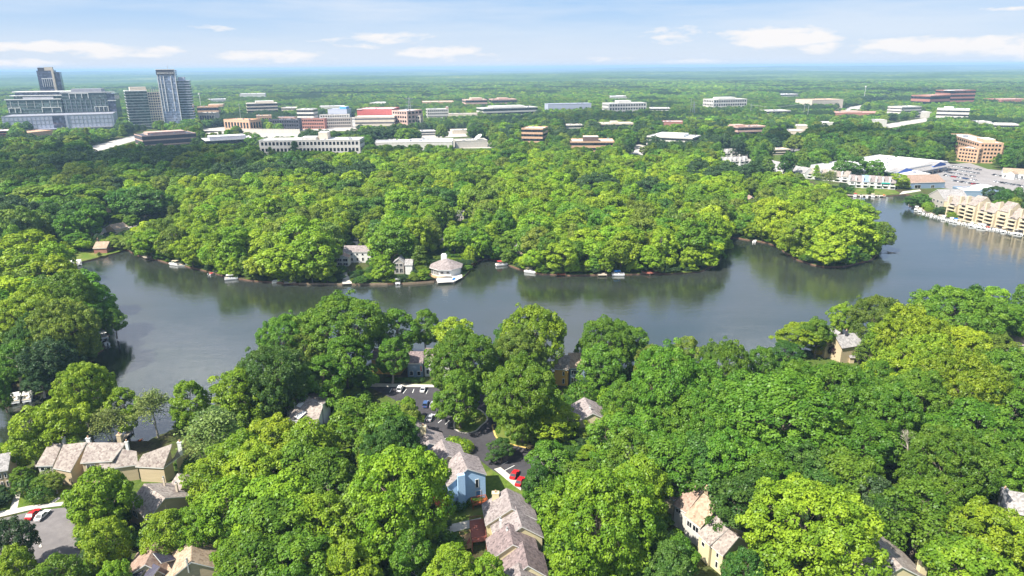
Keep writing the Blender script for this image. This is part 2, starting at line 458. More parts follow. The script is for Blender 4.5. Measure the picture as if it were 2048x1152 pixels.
def sheet(name, pts, material, z=0.03, clear=True, guard=None, kind='structure', smooth=False):
    poly = px_poly(pts)
    if smooth: poly = spline(poly, 4)
    poly = ccw(poly)
    mb = MB()
    vs = [Vector((*p, z)) for p in poly]
    for tr in tessellate_polygon([vs]):
        a, b_, c_ = (vs[i] for i in tr)
        if (b_ - a).cross(c_ - a).z < 0: tr = tr[::-1]
        mb.face([tuple(vs[i]) for i in tr], material)
    o = mb.build(name)
    if clear: CLEAR.append(poly)
    if guard:
        xs = [p[0] for p in pts]; ys = [p[1] for p in pts]
        GUARDP.append((pts, min(xs), max(xs), min(ys), max(ys), math.hypot(*P(sum(xs) / len(xs), max(ys))[:2]) * guard))
    return tag(o, kind=kind)


def kerb(name, pts, w=0.35, h=0.14, material=None, smooth=True, closed=False):
    line = px_poly(pts)
    if smooth and len(line) > 2:
        s = spline(line, 5); line = s if closed else s[:(len(line) - 1) * 5 + 1]
    mb = MB(); k = len(line)
    L, Rr = [], []
    for i in range(k):
        a = np.array(line[(i - 1) % k] if closed or i else line[i]); c_ = np.array(line[(i + 1) % k] if closed or i < k - 1 else line[i])
        d = c_ - a; d = d / (np.linalg.norm(d) + 1e-9); n = np.array((-d[1], d[0])) * w / 2
        L.append(tuple(np.array(line[i]) + n)); Rr.append(tuple(np.array(line[i]) - n))
    for i in range(k if closed else k - 1):
        j = (i + 1) % k
        mb.face([(*Rr[i], h), (*Rr[j], h), (*L[j], h), (*L[i], h)], material)
        mb.face([(*Rr[i], 0), (*Rr[j], 0), (*Rr[j], h), (*Rr[i], h)], material)
        mb.face([(*L[j], 0), (*L[i], 0), (*L[i], h), (*L[j], h)], material)
    return tag(mb.build(name), kind='structure')


lawn = bpy.data.materials.new('lawn_grass'); lawn.use_nodes = True
nt = lawn.node_tree; b = nt.nodes['Principled BSDF']; t = nd(nt, 'ShaderNodeTexCoord')
n2 = nd(nt, 'ShaderNodeTexNoise', inp={'Scale': 0.8, 'Detail': 8.0, 'Roughness': 0.75}); nt.links.new(t.outputs['Object'], n2.inputs['Vector'])
n1 = nd(nt, 'ShaderNodeTexNoise', inp={'Scale': 0.12, 'Detail': 4.0}); nt.links.new(t.outputs['Object'], n1.inputs['Vector'])
nt.links.new(mixc(nt, ramp(nt, n1.outputs['Fac'], [(0.45, 0), (0.66, 0.7)]), ramp(nt, n2.outputs['Fac'], [(0.28, (0.045, 0.085, 0.012)), (0.72, (0.14, 0.2, 0.03))]), (0.2, 0.18, 0.06)), b.inputs['Base Color'])
b.inputs['Roughness'].default_value = 0.95; b.inputs['Specular IOR Level'].default_value = 0.1
M['lawn'] = lawn

# the near parking court between the houses
sheet('parking_court', [(738, 774), (866, 775), (990, 778), (1002, 800), (992, 860), (1002, 882), (1060, 898), (1185, 930), (1185, 1000), (1075, 1000), (1030, 968), (985, 940), (940, 905), (868, 884), (820, 850), (790, 800)], M['asphalt_new'], 0.03)
sheet('pavement', [(742, 767), (868, 770), (868, 775), (740, 774)], M['pale_concrete'], 0.15)
sheet('pavement', [(988, 939), (1001, 935), (1042, 968), (1042, 982), (1030, 974)], M['pale_concrete'], 0.15)
sheet('lawn', [(948, 955), (985, 938), (1035, 975), (1060, 995), (1010, 1000), (985, 1035), (940, 1058), (890, 1065), (870, 1045), (905, 1022)], M['lawn'], 0.02)
sheet('path', [(888, 1052), (962, 1035), (965, 1050), (900, 1066)], M['pale_concrete'], 0.05)
sheet('planted_island', [(908, 852), (914, 861), (930, 866), (950, 863), (962, 852), (975, 838), (960, 820), (935, 815), (915, 830)], M['lawn'], 0.06, clear=False, smooth=True)
kerb('kerb', [(908, 852), (914, 861), (930, 866), (950, 863), (962, 852), (975, 838), (960, 820), (935, 815), (915, 830)], material=M['pale_concrete'], closed=True, w=0.5)
sheet('planted_island', [(990, 860), (994, 874), (1006, 883), (1030, 890), (1050, 893), (1060, 870), (1030, 850), (1003, 846)], M['lawn'], 0.06, clear=False, smooth=True)
kerb('kerb', [(990, 850), (989, 866), (996, 878), (1012, 886), (1036, 892), (1060, 894)], material=M['paint_yellow'], w=0.5)
def stripe(a, b_):
    ax, ay, _ = P(*a); bx_, by_, _ = P(*b_)
    d = np.array((bx_ - ax, by_ - ay)); n = np.array((-d[1], d[0])) / np.linalg.norm(d) * 0.09
    mb = MB(); mb.face([(ax - n[0], ay - n[1], 0.04), (bx_ - n[0], by_ - n[1], 0.04), (bx_ + n[0], by_ + n[1], 0.04), (ax + n[0], ay + n[1], 0.04)][::1], M['paint_white'])
    o = mb.build('road_marking')
    tag(o, kind='structure')
for a, b_ in [((848, 842), (857, 828)), ((863, 844), (876, 829)), ((876, 846), (887, 837)), ((890, 849), (899, 841)), ((869, 878), (878, 871)), ((879, 886), (894, 875)), ((1003, 930), (1016, 923)), ((1004, 944), (1029, 931)),
              ((806, 787), (813, 778)), ((825, 786), (828, 778)), ((852, 788), (856, 780)), ((779, 785), (784, 777)), ((956, 792), (959, 784)), ((1146, 960), (1168, 949))]:
    stripe(a, b_)
# lower left court
sheet('parking_lot', [(-60, 1052), (68, 1022), (131, 1015), (150, 1050), (165, 1130), (60, 1160), (-60, 1130)], M['asphalt_old'], 0.03)
sheet('pavement', [(-60, 1036), (60, 1012), (131, 1004), (131, 1011), (64, 1020), (-60, 1049)], M['pale_concrete'], 0.15)
sheet('path', [(18, 1026), (30, 985), (42, 983), (33, 1024)], M['pale_concrete'], 0.05)
sheet('path', [(100, 1006), (116, 994), (121, 996), (108, 1006)], M['pale_concrete'], 0.05)
sheet('lawn', [(-40, 1035), (-40, 960), (60, 960), (140, 970), (140, 1003), (60, 1010)], M['lawn'], 0.02, clear=False)
kerb('kerb', [(55, 1082), (70, 1080), (78, 1088), (80, 1096)], material=M['pale_concrete'], w=0.5)
sheet('lawn', [(375, 950), (405, 955), (400, 985), (385, 985)], M['lawn'], 0.02)
sheet('lawn', [(447, 1130), (495, 1125), (490, 1150), (445, 1150)], M['lawn'], 0.02)
# village on the left cove
sheet('road', [(178, 470), (205, 456), (230, 450), (262, 452), (286, 437), (296, 418), (330, 408), (331, 413), (306, 422), (298, 440), (270, 459), (235, 468), (196, 478)], M['road_grey'], 0.03, guard=0.98)
sheet('driveway', [(108, 494), (125, 484), (132, 503), (128, 508)], M['pale_concrete'], 0.04, guard=0.98)
sheet('lawn', [(122, 526), (140, 512), (190, 500), (250, 486), (258, 496), (240, 503), (205, 512), (160, 523), (135, 529)], M['lawn'], 0.02, guard=0.98)
# highways far behind
sheet('highway', [(160, 298), (285, 266), (345, 259), (345, 267), (285, 277), (185, 306)], M['road_grey'], 0.05, guard=0.97)
sheet('highway', [(345, 262), (500, 262), (720, 270), (910, 262), (910, 267), (720, 278), (500, 275), (345, 267)], M['road_grey'], 0.05)
GUARD.append((490, 262, 600, 273, 1150))
sheet('highway', [(1640, 232), (1700, 214), (1790, 199), (1815, 195), (1803, 201), (1742, 216), (1700, 232)], M['road_grey'], 0.05)
GUARD.append((1700, 198, 1805, 219, 1900))
# pale car parks and service roads among the offices
for pts_ in ([(905, 297), (912, 286), (985, 284), (990, 296)], [(1252, 306), (1275, 288), (1292, 292), (1285, 310)], [(560, 262), (580, 240), (712, 234), (714, 262)], [(1455, 322), (1500, 318), (1508, 326), (1470, 330)], [(836, 270), (930, 266), (935, 273), (840, 277)], [(1570, 300), (1600, 292), (1610, 298), (1580, 306)], [(400, 258), (450, 254), (455, 262), (410, 266)], [(1760, 250), (1850, 236), (1865, 241), (1780, 256)]):
    sheet('car_park', pts_, M['road_grey'], 0.05, guard=0.985)
# shopping village lot
sheet('parking_lot', [(1830, 352), (1850, 338), (1885, 328), (1940, 326), (1975, 338), (2048, 346), (2130, 358), (2130, 392), (2040, 386), (1975, 374), (1900, 378), (1850, 372)], M['lot_asphalt'], 0.03, guard=0.985)
sheet('path', [(1798, 389), (1805, 383), (1840, 379), (1842, 382), (1812, 387)], M['pale_concrete'], 0.05, guard=0.98)
# peninsula drives
sheet('driveway', [(868, 498), (876, 474), (892, 474), (892, 488), (884, 500)], M['pale_concrete'], 0.04, guard=0.98)
sheet('driveway', [(690, 492), (700, 483), (735, 479), (738, 486), (715, 494)], M['pale_concrete'], 0.04, guard=0.98)
sheet('path', [(683, 545), (694, 545), (702, 565), (686, 566)], M['pale_concrete'], 0.05, guard=0.985)
sheet('lawn', [(1290, 545), (1380, 540), (1400, 538), (1400, 543), (1340, 547)], M['lawn'], 0.02, clear=False)
sheet('lawn', [(1690, 388), (1720, 376), (1790, 380), (1800, 386), (1770, 390)], M['lawn'], 0.02, guard=0.99)
sheet('lawn', [(1832, 404), (1850, 418), (1900, 432), (1960, 444), (2060, 462), (2060, 455), (1960, 438), (1880, 420), (1850, 405)], M['lawn'], 0.02, guard=0.99)
# ================================================================ trees
lm = bpy.data.materials.new('leaves'); lm.use_nodes = True
nt = lm.node_tree; nt.nodes.clear()
at = nd(nt, 'ShaderNodeAttribute', attribute_type='INSTANCER', attribute_name='leaf_color')
tn = nd(nt, 'ShaderNodeAttribute', attribute_type='GEOMETRY', attribute_name='tone')
hue = nd(nt, 'ShaderNodeHueSaturation')
nt.links.new(at.outputs['Color'], hue.inputs['Color'])
nt.links.new(mth(nt, 'ADD', mth(nt, 'MULTIPLY', tn.outputs['Fac'], -0.035), 0.515), hue.inputs['Hue'])
nt.links.new(mth(nt, 'ADD', mth(nt, 'MULTIPLY', tn.outputs['Fac'], 0.64), 0.74), hue.inputs['Value'])
df = nd(nt, 'ShaderNodeBsdfDiffuse'); tl = nd(nt, 'ShaderNodeBsdfTranslucent'); gl = nd(nt, 'ShaderNodeBsdfGlossy', inp={'Roughness': 0.45, 'Color': (.9, .95, .9, 1)})
nt.links.new(hue.outputs[0], df.inputs[0])
nt.links.new(mixc(nt, 0.35, hue.outputs[0], (0.2, 0.26, 0.01)), tl.inputs[0])
m1 = nd(nt, 'ShaderNodeMixShader', inp={0: 0.3}); nt.links.new(df.outputs[0], m1.inputs[1]); nt.links.new(tl.outputs[0], m1.inputs[2])
m2 = nd(nt, 'ShaderNodeMixShader', inp={0: 0.015}); nt.links.new(m1.outputs[0], m2.inputs[1]); nt.links.new(gl.outputs[0], m2.inputs[2])
out = nd(nt, 'ShaderNodeOutputMaterial'); nt.links.new(m2.outputs[0], out.inputs[0])
M['leaves'] = lm
TINT = {'B': (0.165, 0.275, 0.016), 'M': (0.094, 0.195, 0.016), 'D': (0.056, 0.132, 0.02), 'Y': (0.2, 0.305, 0.016), 'O': (0.12, 0.185, 0.022),
        'K': (0.045, 0.09, 0.03), 'P': (0.175, 0.235, 0.06), 'U': (0.05, 0.022, 0.03), 'G': (0.5, 0.38, 0.03)}


def leaf_mesh(name, centers, normals, tone, size, jit, seed):
    r = np.random.default_rng(seed); n = len(centers)
    nn = normals + r.normal(0, jit, (n, 3)); nn /= np.linalg.norm(nn, axis=1, keepdims=True) + 1e-9
    a = np.cross(nn, r.normal(0, 1, (n, 3))); a /= np.linalg.norm(a, axis=1, keepdims=True) + 1e-9
    b_ = np.cross(nn, a)
    s = (size * r.uniform(0.65, 1.3, n))[:, None]
    k = r.uniform(0.5, 0.8, (n, 1))
    dn = nn * s * r.uniform(-0.15, 0.3, (n, 1))
    v = np.stack([centers - a * s, centers - b_ * s * k + dn, centers + a * s, centers + b_ * s * k + dn], 1).reshape(-1, 3)
    me = bpy.data.meshes.new(name)
    me.vertices.add(4 * n); me.vertices.foreach_set('co', v.astype(np.float32).ravel())
    me.loops.add(4 * n); me.loops.foreach_set('vertex_index', np.arange(4 * n, dtype=np.int32))
    me.polygons.add(n); me.polygons.foreach_set('loop_start', np.arange(0, 4 * n, 4, dtype=np.int32))
    try: me.polygons.foreach_set('loop_total', np.full(n, 4, dtype=np.int32))
    except Exception: pass
    me.update(calc_edges=True)
    at_ = me.attributes.new('tone', 'FLOAT', 'FACE'); at_.data.foreach_set('value', tone.astype(np.float32))
    me.materials.append(lm)
    return me


def fib(n, r):
    i = np.arange(n) + 0.5; ph = np.arccos(1 - 2 * i / n); th = math.pi * (1 + 5 ** .5) * i
    return np.stack([np.cos(th) * np.sin(ph), np.sin(th) * np.sin(ph), np.cos(ph)], 1) * r


def make_crown(name, seed, nl=7, Rr=7.5, zc=11.2, rz=8.2, per=92, leaf=0.30, clump=1.3, big=False):
    """crown of a 20 m tree: big lobes, leaf clumps spread over their outer shells, leaves over each clump"""
    r = np.random.default_rng(seed)
    lobes = [(np.array((0, 0, zc + rz * 0.2)), Rr * 0.62)]
    for i in range(nl):
        th = 2 * math.pi * (i + r.uniform(-.3, .3)) / nl; q = r.uniform(0.45, 0.66) * Rr
        lobes.append((np.array((q * math.cos(th), q * math.sin(th), zc + rz * r.uniform(-0.55, 0.42))), Rr * r.uniform(0.33, 0.48)))
    for i in range(3):
        th = r.uniform(0, 6.28); q = r.uniform(0, 0.35) * Rr
        lobes.append((np.array((q * math.cos(th), q * math.sin(th), zc + rz * r.uniform(0.45, 0.62))), Rr * r.uniform(0.3, 0.42)))
    if big:
        for i in range(9):
            th = r.uniform(0, 6.28); q = Rr * math.sqrt(r.uniform(.05, .7))
            lobes.append((np.array((q * math.cos(th), q * math.sin(th), zc + rz * (.62 - .55 * (q / Rr) ** 2))), Rr * r.uniform(.2, .3)))
    cl = []
    for k, (c_, rad) in enumerate(lobes):
        n = int(4 * math.pi * rad ** 2 / (1.62 * clump) ** 2)
        pts = fib(n, rad) * np.where(r.random((n, 1)) < .1, r.uniform(1.12, 1.4, (n, 1)), 1.0) + r.normal(0, 0.42, (n, 3)) + c_
        for p in pts:
            if p[2] < zc - rz * 0.85: continue
            if any(np.linalg.norm(p - c2) < r2 * 0.86 for j, (c2, r2) in enumerate(lobes) if j != k): continue
            if r.random() < 0.16: continue
            o = p - np.array((0, 0, zc - 1)); o /= np.linalg.norm(o)
            out_ = (p - c_) / np.linalg.norm(p - c_)
            cl.append((p, out_ * 0.75 + o * 0.25, clump * r.uniform(0.7, 1.3), r.random()))
    C_, N_, T_ = [], [], []
    for p, o, cr, tone in cl:
        m = int(per * cr * cr / clump / clump)
        d = r.normal(0, 1, (m * 2, 3)); d /= np.linalg.norm(d, axis=1, keepdims=True)
        d = d[(d @ o + 0.55 * d[:, 2]) > -0.25][:m]
        pos = p + d * cr * np.array((1, 1, 0.8)) * r.uniform(0.72, 1.05, (len(d), 1))
        C_.append(pos); N_.append(d * 0.75 + np.array((0, 0, 0.45))); T_.append(np.clip(tone * 0.7 + r.uniform(0, .3, len(d)), 0, 1))
    C_, N_, T_ = np.concatenate(C_), np.concatenate(N_), np.concatenate(T_)
    return leaf_mesh(name, C_, N_, T_, leaf, 0.38, seed + 1), lobes


def make_trunk(name, lobes, seed, mat_, h=12.0, r0=0.42):
    r = np.random.default_rng(seed); mb = MB()
    p = np.array((0., 0., -0.3)); rad = r0 * 1.35
    pts = [p]
    for i in range(5):
        q = p + np.array((r.uniform(-.3, .3), r.uniform(-.3, .3), h / 5)); nr = rad * (0.72 if i == 0 else 0.85)
        mb.tube(p, q, rad, nr, mat_, 8); p, rad = q, nr; pts.append(p)
    for c_, R_ in lobes:
        b0 = pts[min(5, max(2, int((c_[2] - 5) / h * 5)))]
        mid = (b0 + c_) / 2 + np.array((0, 0, 0.6))
        mb.tube(b0, mid, rad * 0.8, rad * 0.5, mat_, 6); mb.tube(mid, c_, rad * 0.5, 0.07, mat_, 6)
        for _ in range(3):
            e = c_ + r.normal(0, 1, 3) * R_ * 0.5; mb.tube(mid * .3 + c_ * .7, e, rad * 0.25, 0.04, mat_, 5)
    return mb.mesh(name)


CROWNS = []
for i, kw in enumerate([dict(nl=7), dict(nl=8, rz=8.8, zc=10.6), dict(nl=8, rz=7.2, zc=12, Rr=8), dict(nl=7, rz=9.0, zc=10.6, Rr=6.8), dict(nl=9, clump=1.1, leaf=.28, per=85), dict(nl=6, clump=1.55, leaf=.33, per=120, Rr=7.6), dict(nl=7, rz=7.6, clump=1.2, leaf=.29), dict(nl=8, Rr=7.9, rz=7.0, clump=1.45)]):
    me, lobes = make_crown('crown', 100 + i, **kw)
    CROWNS.append((me, make_trunk('trunk', lobes, 300 + i, M['pale_bark'] if i in (3, 6) else M['bark'])))
COARSE = []         # trees across the lake: fewer, larger sprays
for i, kw in enumerate([dict(nl=8), dict(nl=7, rz=9.2, zc=10.4), dict(nl=9, Rr=8, rz=7.4, zc=11.6), dict(nl=6, clump=2.1)]):
    me, lobes = make_crown('crown', 170 + i, **{**dict(Rr=7.5, zc=11.0, rz=8.4, leaf=.46, clump=1.75, per=95), **kw})
    COARSE.append((me, make_trunk('trunk', lobes, 370 + i, M['pale_bark'] if i == 1 else M['bark'])))
BIG = []
for i, kw in enumerate([dict(nl=11), dict(nl=9, rz=9.0), dict(nl=13, clump=1.15, leaf=.27, per=90), dict(nl=10, clump=1.5, leaf=.3, per=120)]):
    me, lobes = make_crown('crown', 150 + i, **{**dict(Rr=12.0, zc=13.5, rz=8.4, leaf=.29, big=True), **kw})
    BIG.append((me, make_trunk('trunk', lobes, 350 + i, M['bark'], 13, .55)))
def make_loose(seed):
    """open feathery crown (willow or honey locust): sparse leaves in flat sprays"""
    r = np.random.default_rng(seed); C_, N_, T_, lobes = [], [], [], []
    for k in range(75):
        th = r.uniform(0, 6.28); ph = r.uniform(0.05, 1.9); R_ = 7.3 * r.uniform(0.55, 1.0)
        c_ = np.array((R_ * math.cos(th) * math.sin(ph), R_ * math.sin(th) * math.sin(ph), 12 + 7.2 * math.cos(ph) * R_ / 7.3))
        m = 62; u = r.normal(0, 1, (m, 3)) * np.array((1.35, 1.35, 0.5)); u[:, 2] -= 0.14 * (u[:, 0] ** 2 + u[:, 1] ** 2)
        C_.append(c_ + u); N_.append(np.tile((0, 0, 1.0), (m, 1)) + c_ / 40); T_.append(np.full(m, r.random()))
        if k % 8 == 0: lobes.append((c_ * np.array((.8, .8, 1)), 3.0))
    return leaf_mesh('crown', np.concatenate(C_), np.concatenate(N_), np.concatenate(T_), 0.36, 0.6, seed), lobes
me, lobes = make_loose(55); CROWNS.append((me, make_trunk('trunk', lobes, 356, M['pale_bark'])))
def make_pine(seed):
    r = np.random.default_rng(seed); C_, N_, T_, lobes = [], [], [], []
    for k in range(70):
        z = r.uniform(5.5, 19.6); R_ = 4.9 * (1 - (z - 5) / 15.2) ** 0.7 + 0.4; th = r.uniform(0, 6.28)
        for q in np.linspace(0.35, 1, 3):
            c_ = np.array((math.cos(th) * R_ * q, math.sin(th) * R_ * q, z - 0.5 * q)); m = 30
            C_.append(c_ + r.normal(0, 1, (m, 3)) * np.array((.75, .75, .3))); N_.append(np.tile((math.cos(th) * .4, math.sin(th) * .4, .9), (m, 1))); T_.append(np.full(m, r.random()))
    return leaf_mesh('crown', np.concatenate(C_), np.concatenate(N_), np.concatenate(T_), 0.36, 0.7, seed)
PINE = len(CROWNS)
mbp = MB(); mbp.tube((0, 0, -.3), (0, 0, 11), .38, .2, M['bark']); mbp.tube((0, 0, 11), (0, 0, 19.4), .2, .04, M['bark'])
for k in range(26):
    z = 5.5 + k * .52; th = k * 2.4; R_ = 4.9 * (1 - (z - 5) / 15.2) ** .7; mbp.tube((0, 0, z), (math.cos(th) * R_, math.sin(th) * R_, z - .3), .07, .02, M['bark'], 4)
CROWNS.append((make_pine(77), mbp.mesh('trunk')))
def make_shrub(seed, flat=0.72):
    r = np.random.default_rng(seed); C_, N_, T_ = [], [], []
    for p in fib(70, 1.0):
        if p[2] < -0.35: continue
        c_ = p * np.array((3.0, 3.0, 3.0 * flat)) * r.uniform(.86, 1.06) + np.array((0, 0, 2.2 * flat)); m = 46
        d = r.normal(0, 1, (m, 3)); d /= np.linalg.norm(d, axis=1, keepdims=True)
        C_.append(c_ + d * 0.55); N_.append(d + p); T_.append(np.full(m, r.random()) * .8 + r.uniform(0, .2, m))
    return leaf_mesh('foliage', np.concatenate(C_), np.concatenate(N_), np.concatenate(T_), 0.2, 0.45, seed)
SHRUB = make_shrub(91)
mbs = MB()
for k in range(5): mbs.tube((0, 0, -.1), (math.cos(k * 1.3) * 1.2, math.sin(k * 1.3) * 1.2, 2.0), .09, .03, M['bark'], 5)
SHRUB_STEM = mbs.mesh('stem')

TREES = []      # x, y, h, r, tint, variant, rz : individuals
def radius_px(x, y, z, wpx):
    q = proj([(x, y, z)])[2][0]
    return wpx / 2 * q / FPX


NEAR = """
565 645 108 M;680 622 150 M;622 655 96 O;690 676 112 M;790 628 92 M;848 628 70 M;812 660 105 M;916 643 92 Y;925 690 128 M;905 740 110 M;1060 641 128 B;1020 652 70 D;1042 672 112 O;1045 747 140 M 24;
1215 647 105 M;1262 660 70 M;1200 690 90 M;1300 700 66 O;1375 672 80 O;1440 698 110 M;1330 728 160 M;1405 735 110 M;1500 745 110 M;1536 706 62 M;545 718 128 D;480 745 116 B;590 730 90 M;640 725 90 M;
155 748 118 B;238 780 66 B;300 786 70 P;370 775 88 B;48 810 118 B;128 802 108 B;418 832 110 P;335 840 90 P;212 820 70 P;470 870 120 B;555 830 124 Y;610 852 120 B;700 800 130 M;762 818 112 M;824 785 56 B 10;812 812 74 O 13;
500 905 140 B;590 900 140 M;660 920 150 M;560 960 150 B;450 975 130 B;540 1020 160 M;640 1010 150 B;720 985 130 O;800 925 206 B;805 868 142 D;745 900 80 O;700 1090 130 Y;830 1062 100 M;905 1095 104 B;990 1098 86 B;
600 1085 140 M;510 1095 130 M;450 1060 100 B;400 1040 90 M;205 945 136 B;268 928 110 M;238 1040 100 Y;335 1012 100 B;376 1000 110 B;298 1080 84 B;105 1108 90 M;30 1110 80 B;40 1025 86 K;35 940 52 M 6;92 948 58 M 6;120 930 66 O 7;
430 905 108 B;972 875 68 D 8;1112 800 140 B 14;1080 872 130 M;1035 905 90 D;1220 830 118 M;1270 870 120 M;1160 930 110 M;1090 966 86 M 11;1285 930 130 B;1215 985 240 B;1330 1005 116 M;1372 1060 116 M;1340 1100 120 D;
1495 948 160 D;1628 1000 240 B;1430 790 150 M;1560 795 230 M;1400 870 130 D;1655 835 110 B;1735 843 128 M;1680 760 150 M;1600 750 120 M;1752 790 140 M;1840 765 150 M;1930 740 160 B;2015 725 140 M;
1690 612 62 B;1762 604 98 O;1605 655 86 B 12;1640 640 60 M;1578 684 70 D 11;1835 645 134 Y;1770 642 104 B;1915 590 150 M;1995 578 64 B;2034 612 84 M;1935 665 86 Y;1995 668 80 O 14;1856 690 120 Y;1790 690 110 B;1740 700 96 M;
1895 892 150 M;1990 870 116 M;2035 900 96 M;1960 815 130 M;2035 790 112 M;1880 830 104 M;1795 822 112 M;1735 960 110 K;1785 985 100 D;1850 975 150 M;1985 1008 156 B;2040 1035 116 B;1880 1055 140 M;1965 1092 150 B;1800 1030 100 D;
1705 925 130 M;1450 878 140 M;1520 905 120 M;1345 880 130 M;1290 835 120 M;1610 900 120 D;1650 935 110 D;1370 800 110 M;1245 760 90 M;1180 790 90 B 13;1260 930 90 D;1440 1080 90 M 9;1480 1100 90 D;
62 470 100 Y;100 492 76 Y;152 470 50 M 10;178 474 46 Y 9;232 474 40 O 8;258 430 30 M 10;268 446 36 M 12;30 505 96 Y;98 520 80 Y;16 565 90 Y;158 545 84 M;190 588 70 M;222 615 40 M;120 575 130 M;52 600 130 B;110 625 140 O;150 688 70 B 9;
90 690 84 K;18 690 80 M;62 645 100 D;12 745 56 M;178 640 64 D;75 735 70 K 12;100 725 60 K 12;40 560 90 B;140 610 90 M;62 378 110 O;120 375 130 M;165 400 80 D;250 380 80 D;195 405 70 M;290 380 80 D;
1706 312 50 D;1752 323 38 M;1652 346 32 P 14;1800 350 38 B 13;1771 346 22 K 10;1783 347 20 K 10;1846 390 28 D 10;1822 394 24 D 9;1985 296 30 M 14;2004 312 32 B 11;1996 374 40 K;2032 380 46 D;1700 372 16 D 8;1686 366 22 K 10;1905 384 14 B 7;1740 376 14 M 6;
"""
r2 = np.random.default_rng(42)
for ln in NEAR.replace('\n', '').split(';'):
    if not ln.strip(): continue
    a = ln.split(); px, py, w, tint = float(a[0]), float(a[1]), float(a[2]), a[3]
    h = float(a[4]) if len(a) > 4 else None
    hh = h or 19.0
    x, y, _ = P(px, py, hh * 0.96); rr = radius_px(x, y, hh * 0.6, w)
    if h is None:
        hh = min(25, max(9, 9.5 + 1.25 * rr)); x, y, _ = P(px, py, hh * 0.96); rr = radius_px(x, y, hh * 0.6, w)
    var = 8 if tint == 'P' else int(r2.integers(0, 8))
    TREES.append([x, y, hh, rr, tint, var, r2.uniform(0, 6.28), 1])

SEEN = [(894, 945, 980, 1020), (885, 893, 970, 945), (862, 828, 905, 880), (905, 855, 990, 880), (1000, 925, 1042, 975), (968, 985, 1078, 1080), (940, 1038, 972, 1088), (1020, 1085, 1060, 1150), (1348, 932, 1392, 1000), (1352, 990, 1422, 1056),
        (1388, 1050, 1424, 1092), (1412, 1092, 1442, 1138), (1746, 1090, 1850, 1152), (2014, 988, 2048, 1018), (262, 1104, 438, 1152), (270, 957, 372, 1008), (76, 887, 362, 928), (330, 900, 368, 945), (574, 782, 654, 833), (818, 716, 866, 744), (1112, 709, 1164, 768),
        (1648, 664, 1742, 720), (92, 1030, 128, 1085), (58, 1015, 105, 1040), (20, 985, 130, 1012), (26, 790, 66, 808), (199, 666, 219, 690), (792, 770, 858, 788), (1152, 810, 1204, 832), (840, 798, 870, 815), (930, 905, 945, 930), (1606, 705, 1642, 726), (183, 473, 211, 497), (232, 446, 251, 456), (203, 414, 219, 423), (215, 448, 285, 466), (742, 735, 800, 766), (818, 745, 866, 768), (75, 930, 150, 945)]
for t in TREES:
    for _ in range(36):
        cx_, cy_, cd_ = (float(q[0]) for q in proj([(t[0], t[1], t[2] * .56)])); rx_ = t[3] / cd_ * FPX * 1.02; ty_ = float(proj([(t[0], t[1], t[2])])[1][0]); ry_ = max(rx_ * .8, (cy_ - ty_) * 1.05)
        hit = None
        for x0, y0, x1, y1 in SEEN:
            nx, ny = min(max(cx_, x0), x1), min(max(cy_, y0), y1)
            if ((nx - cx_) / rx_) ** 2 + ((ny - cy_) / ry_) ** 2 < .97 and P(cx_, cy_, 9)[1] < P((x0 + x1) / 2, y1, 2)[1] + 4: hit = (x0, y0, x1, y1); break
        if not hit: break
        bx_, by_ = (hit[0] + hit[2]) / 2, (hit[1] + hit[3]) / 2; dx, dy = cx_ - bx_, cy_ - by_
        if abs(dx) > .6 * abs(dy): t[0] += math.copysign(.5, dx)
        if dy > 0: t[1] -= .5
        t[3] *= .965; t[2] = max(6, t[2] * .985)
# --- woods beyond: jittered grids, thinned where buildings, roads and water show
def grid_points(d0, d1, s, seed, amax=44):
    r = np.random.default_rng(seed)
    xs = np.arange(-d1, d1, s); ys = np.arange(0, d1, s * 0.87)
    X, Y = np.meshgrid(xs, ys); X = X + (np.arange(len(ys)) % 2)[:, None] * s / 2
    X = (X + r.uniform(-.38, .38, X.shape) * s).ravel(); Y = (Y + r.uniform(-.38, .38, Y.shape) * s).ravel()
    D = np.hypot(X, Y); A = np.degrees(np.arctan2(X, Y))
    k = (D >= d0) & (D < d1) & (np.abs(A) < amax)
    return X[k], Y[k]


def vnoise(x, y, s, seed):
    """smooth value noise in 0..1"""
    r = np.random.default_rng(seed); T = r.random((64, 64))
    u, v = x / s, y / s; iu, iv = np.floor(u).astype(int), np.floor(v).astype(int); fu, fv = u - iu, v - iv
    fu = fu * fu * (3 - 2 * fu); fv = fv * fv * (3 - 2 * fv)
    g = lambda a, b_: T[a % 64, b_ % 64]
    return (g(iu, iv) * (1 - fu) + g(iu + 1, iv) * fu) * (1 - fv) + (g(iu, iv + 1) * (1 - fu) + g(iu + 1, iv + 1) * fu) * fv


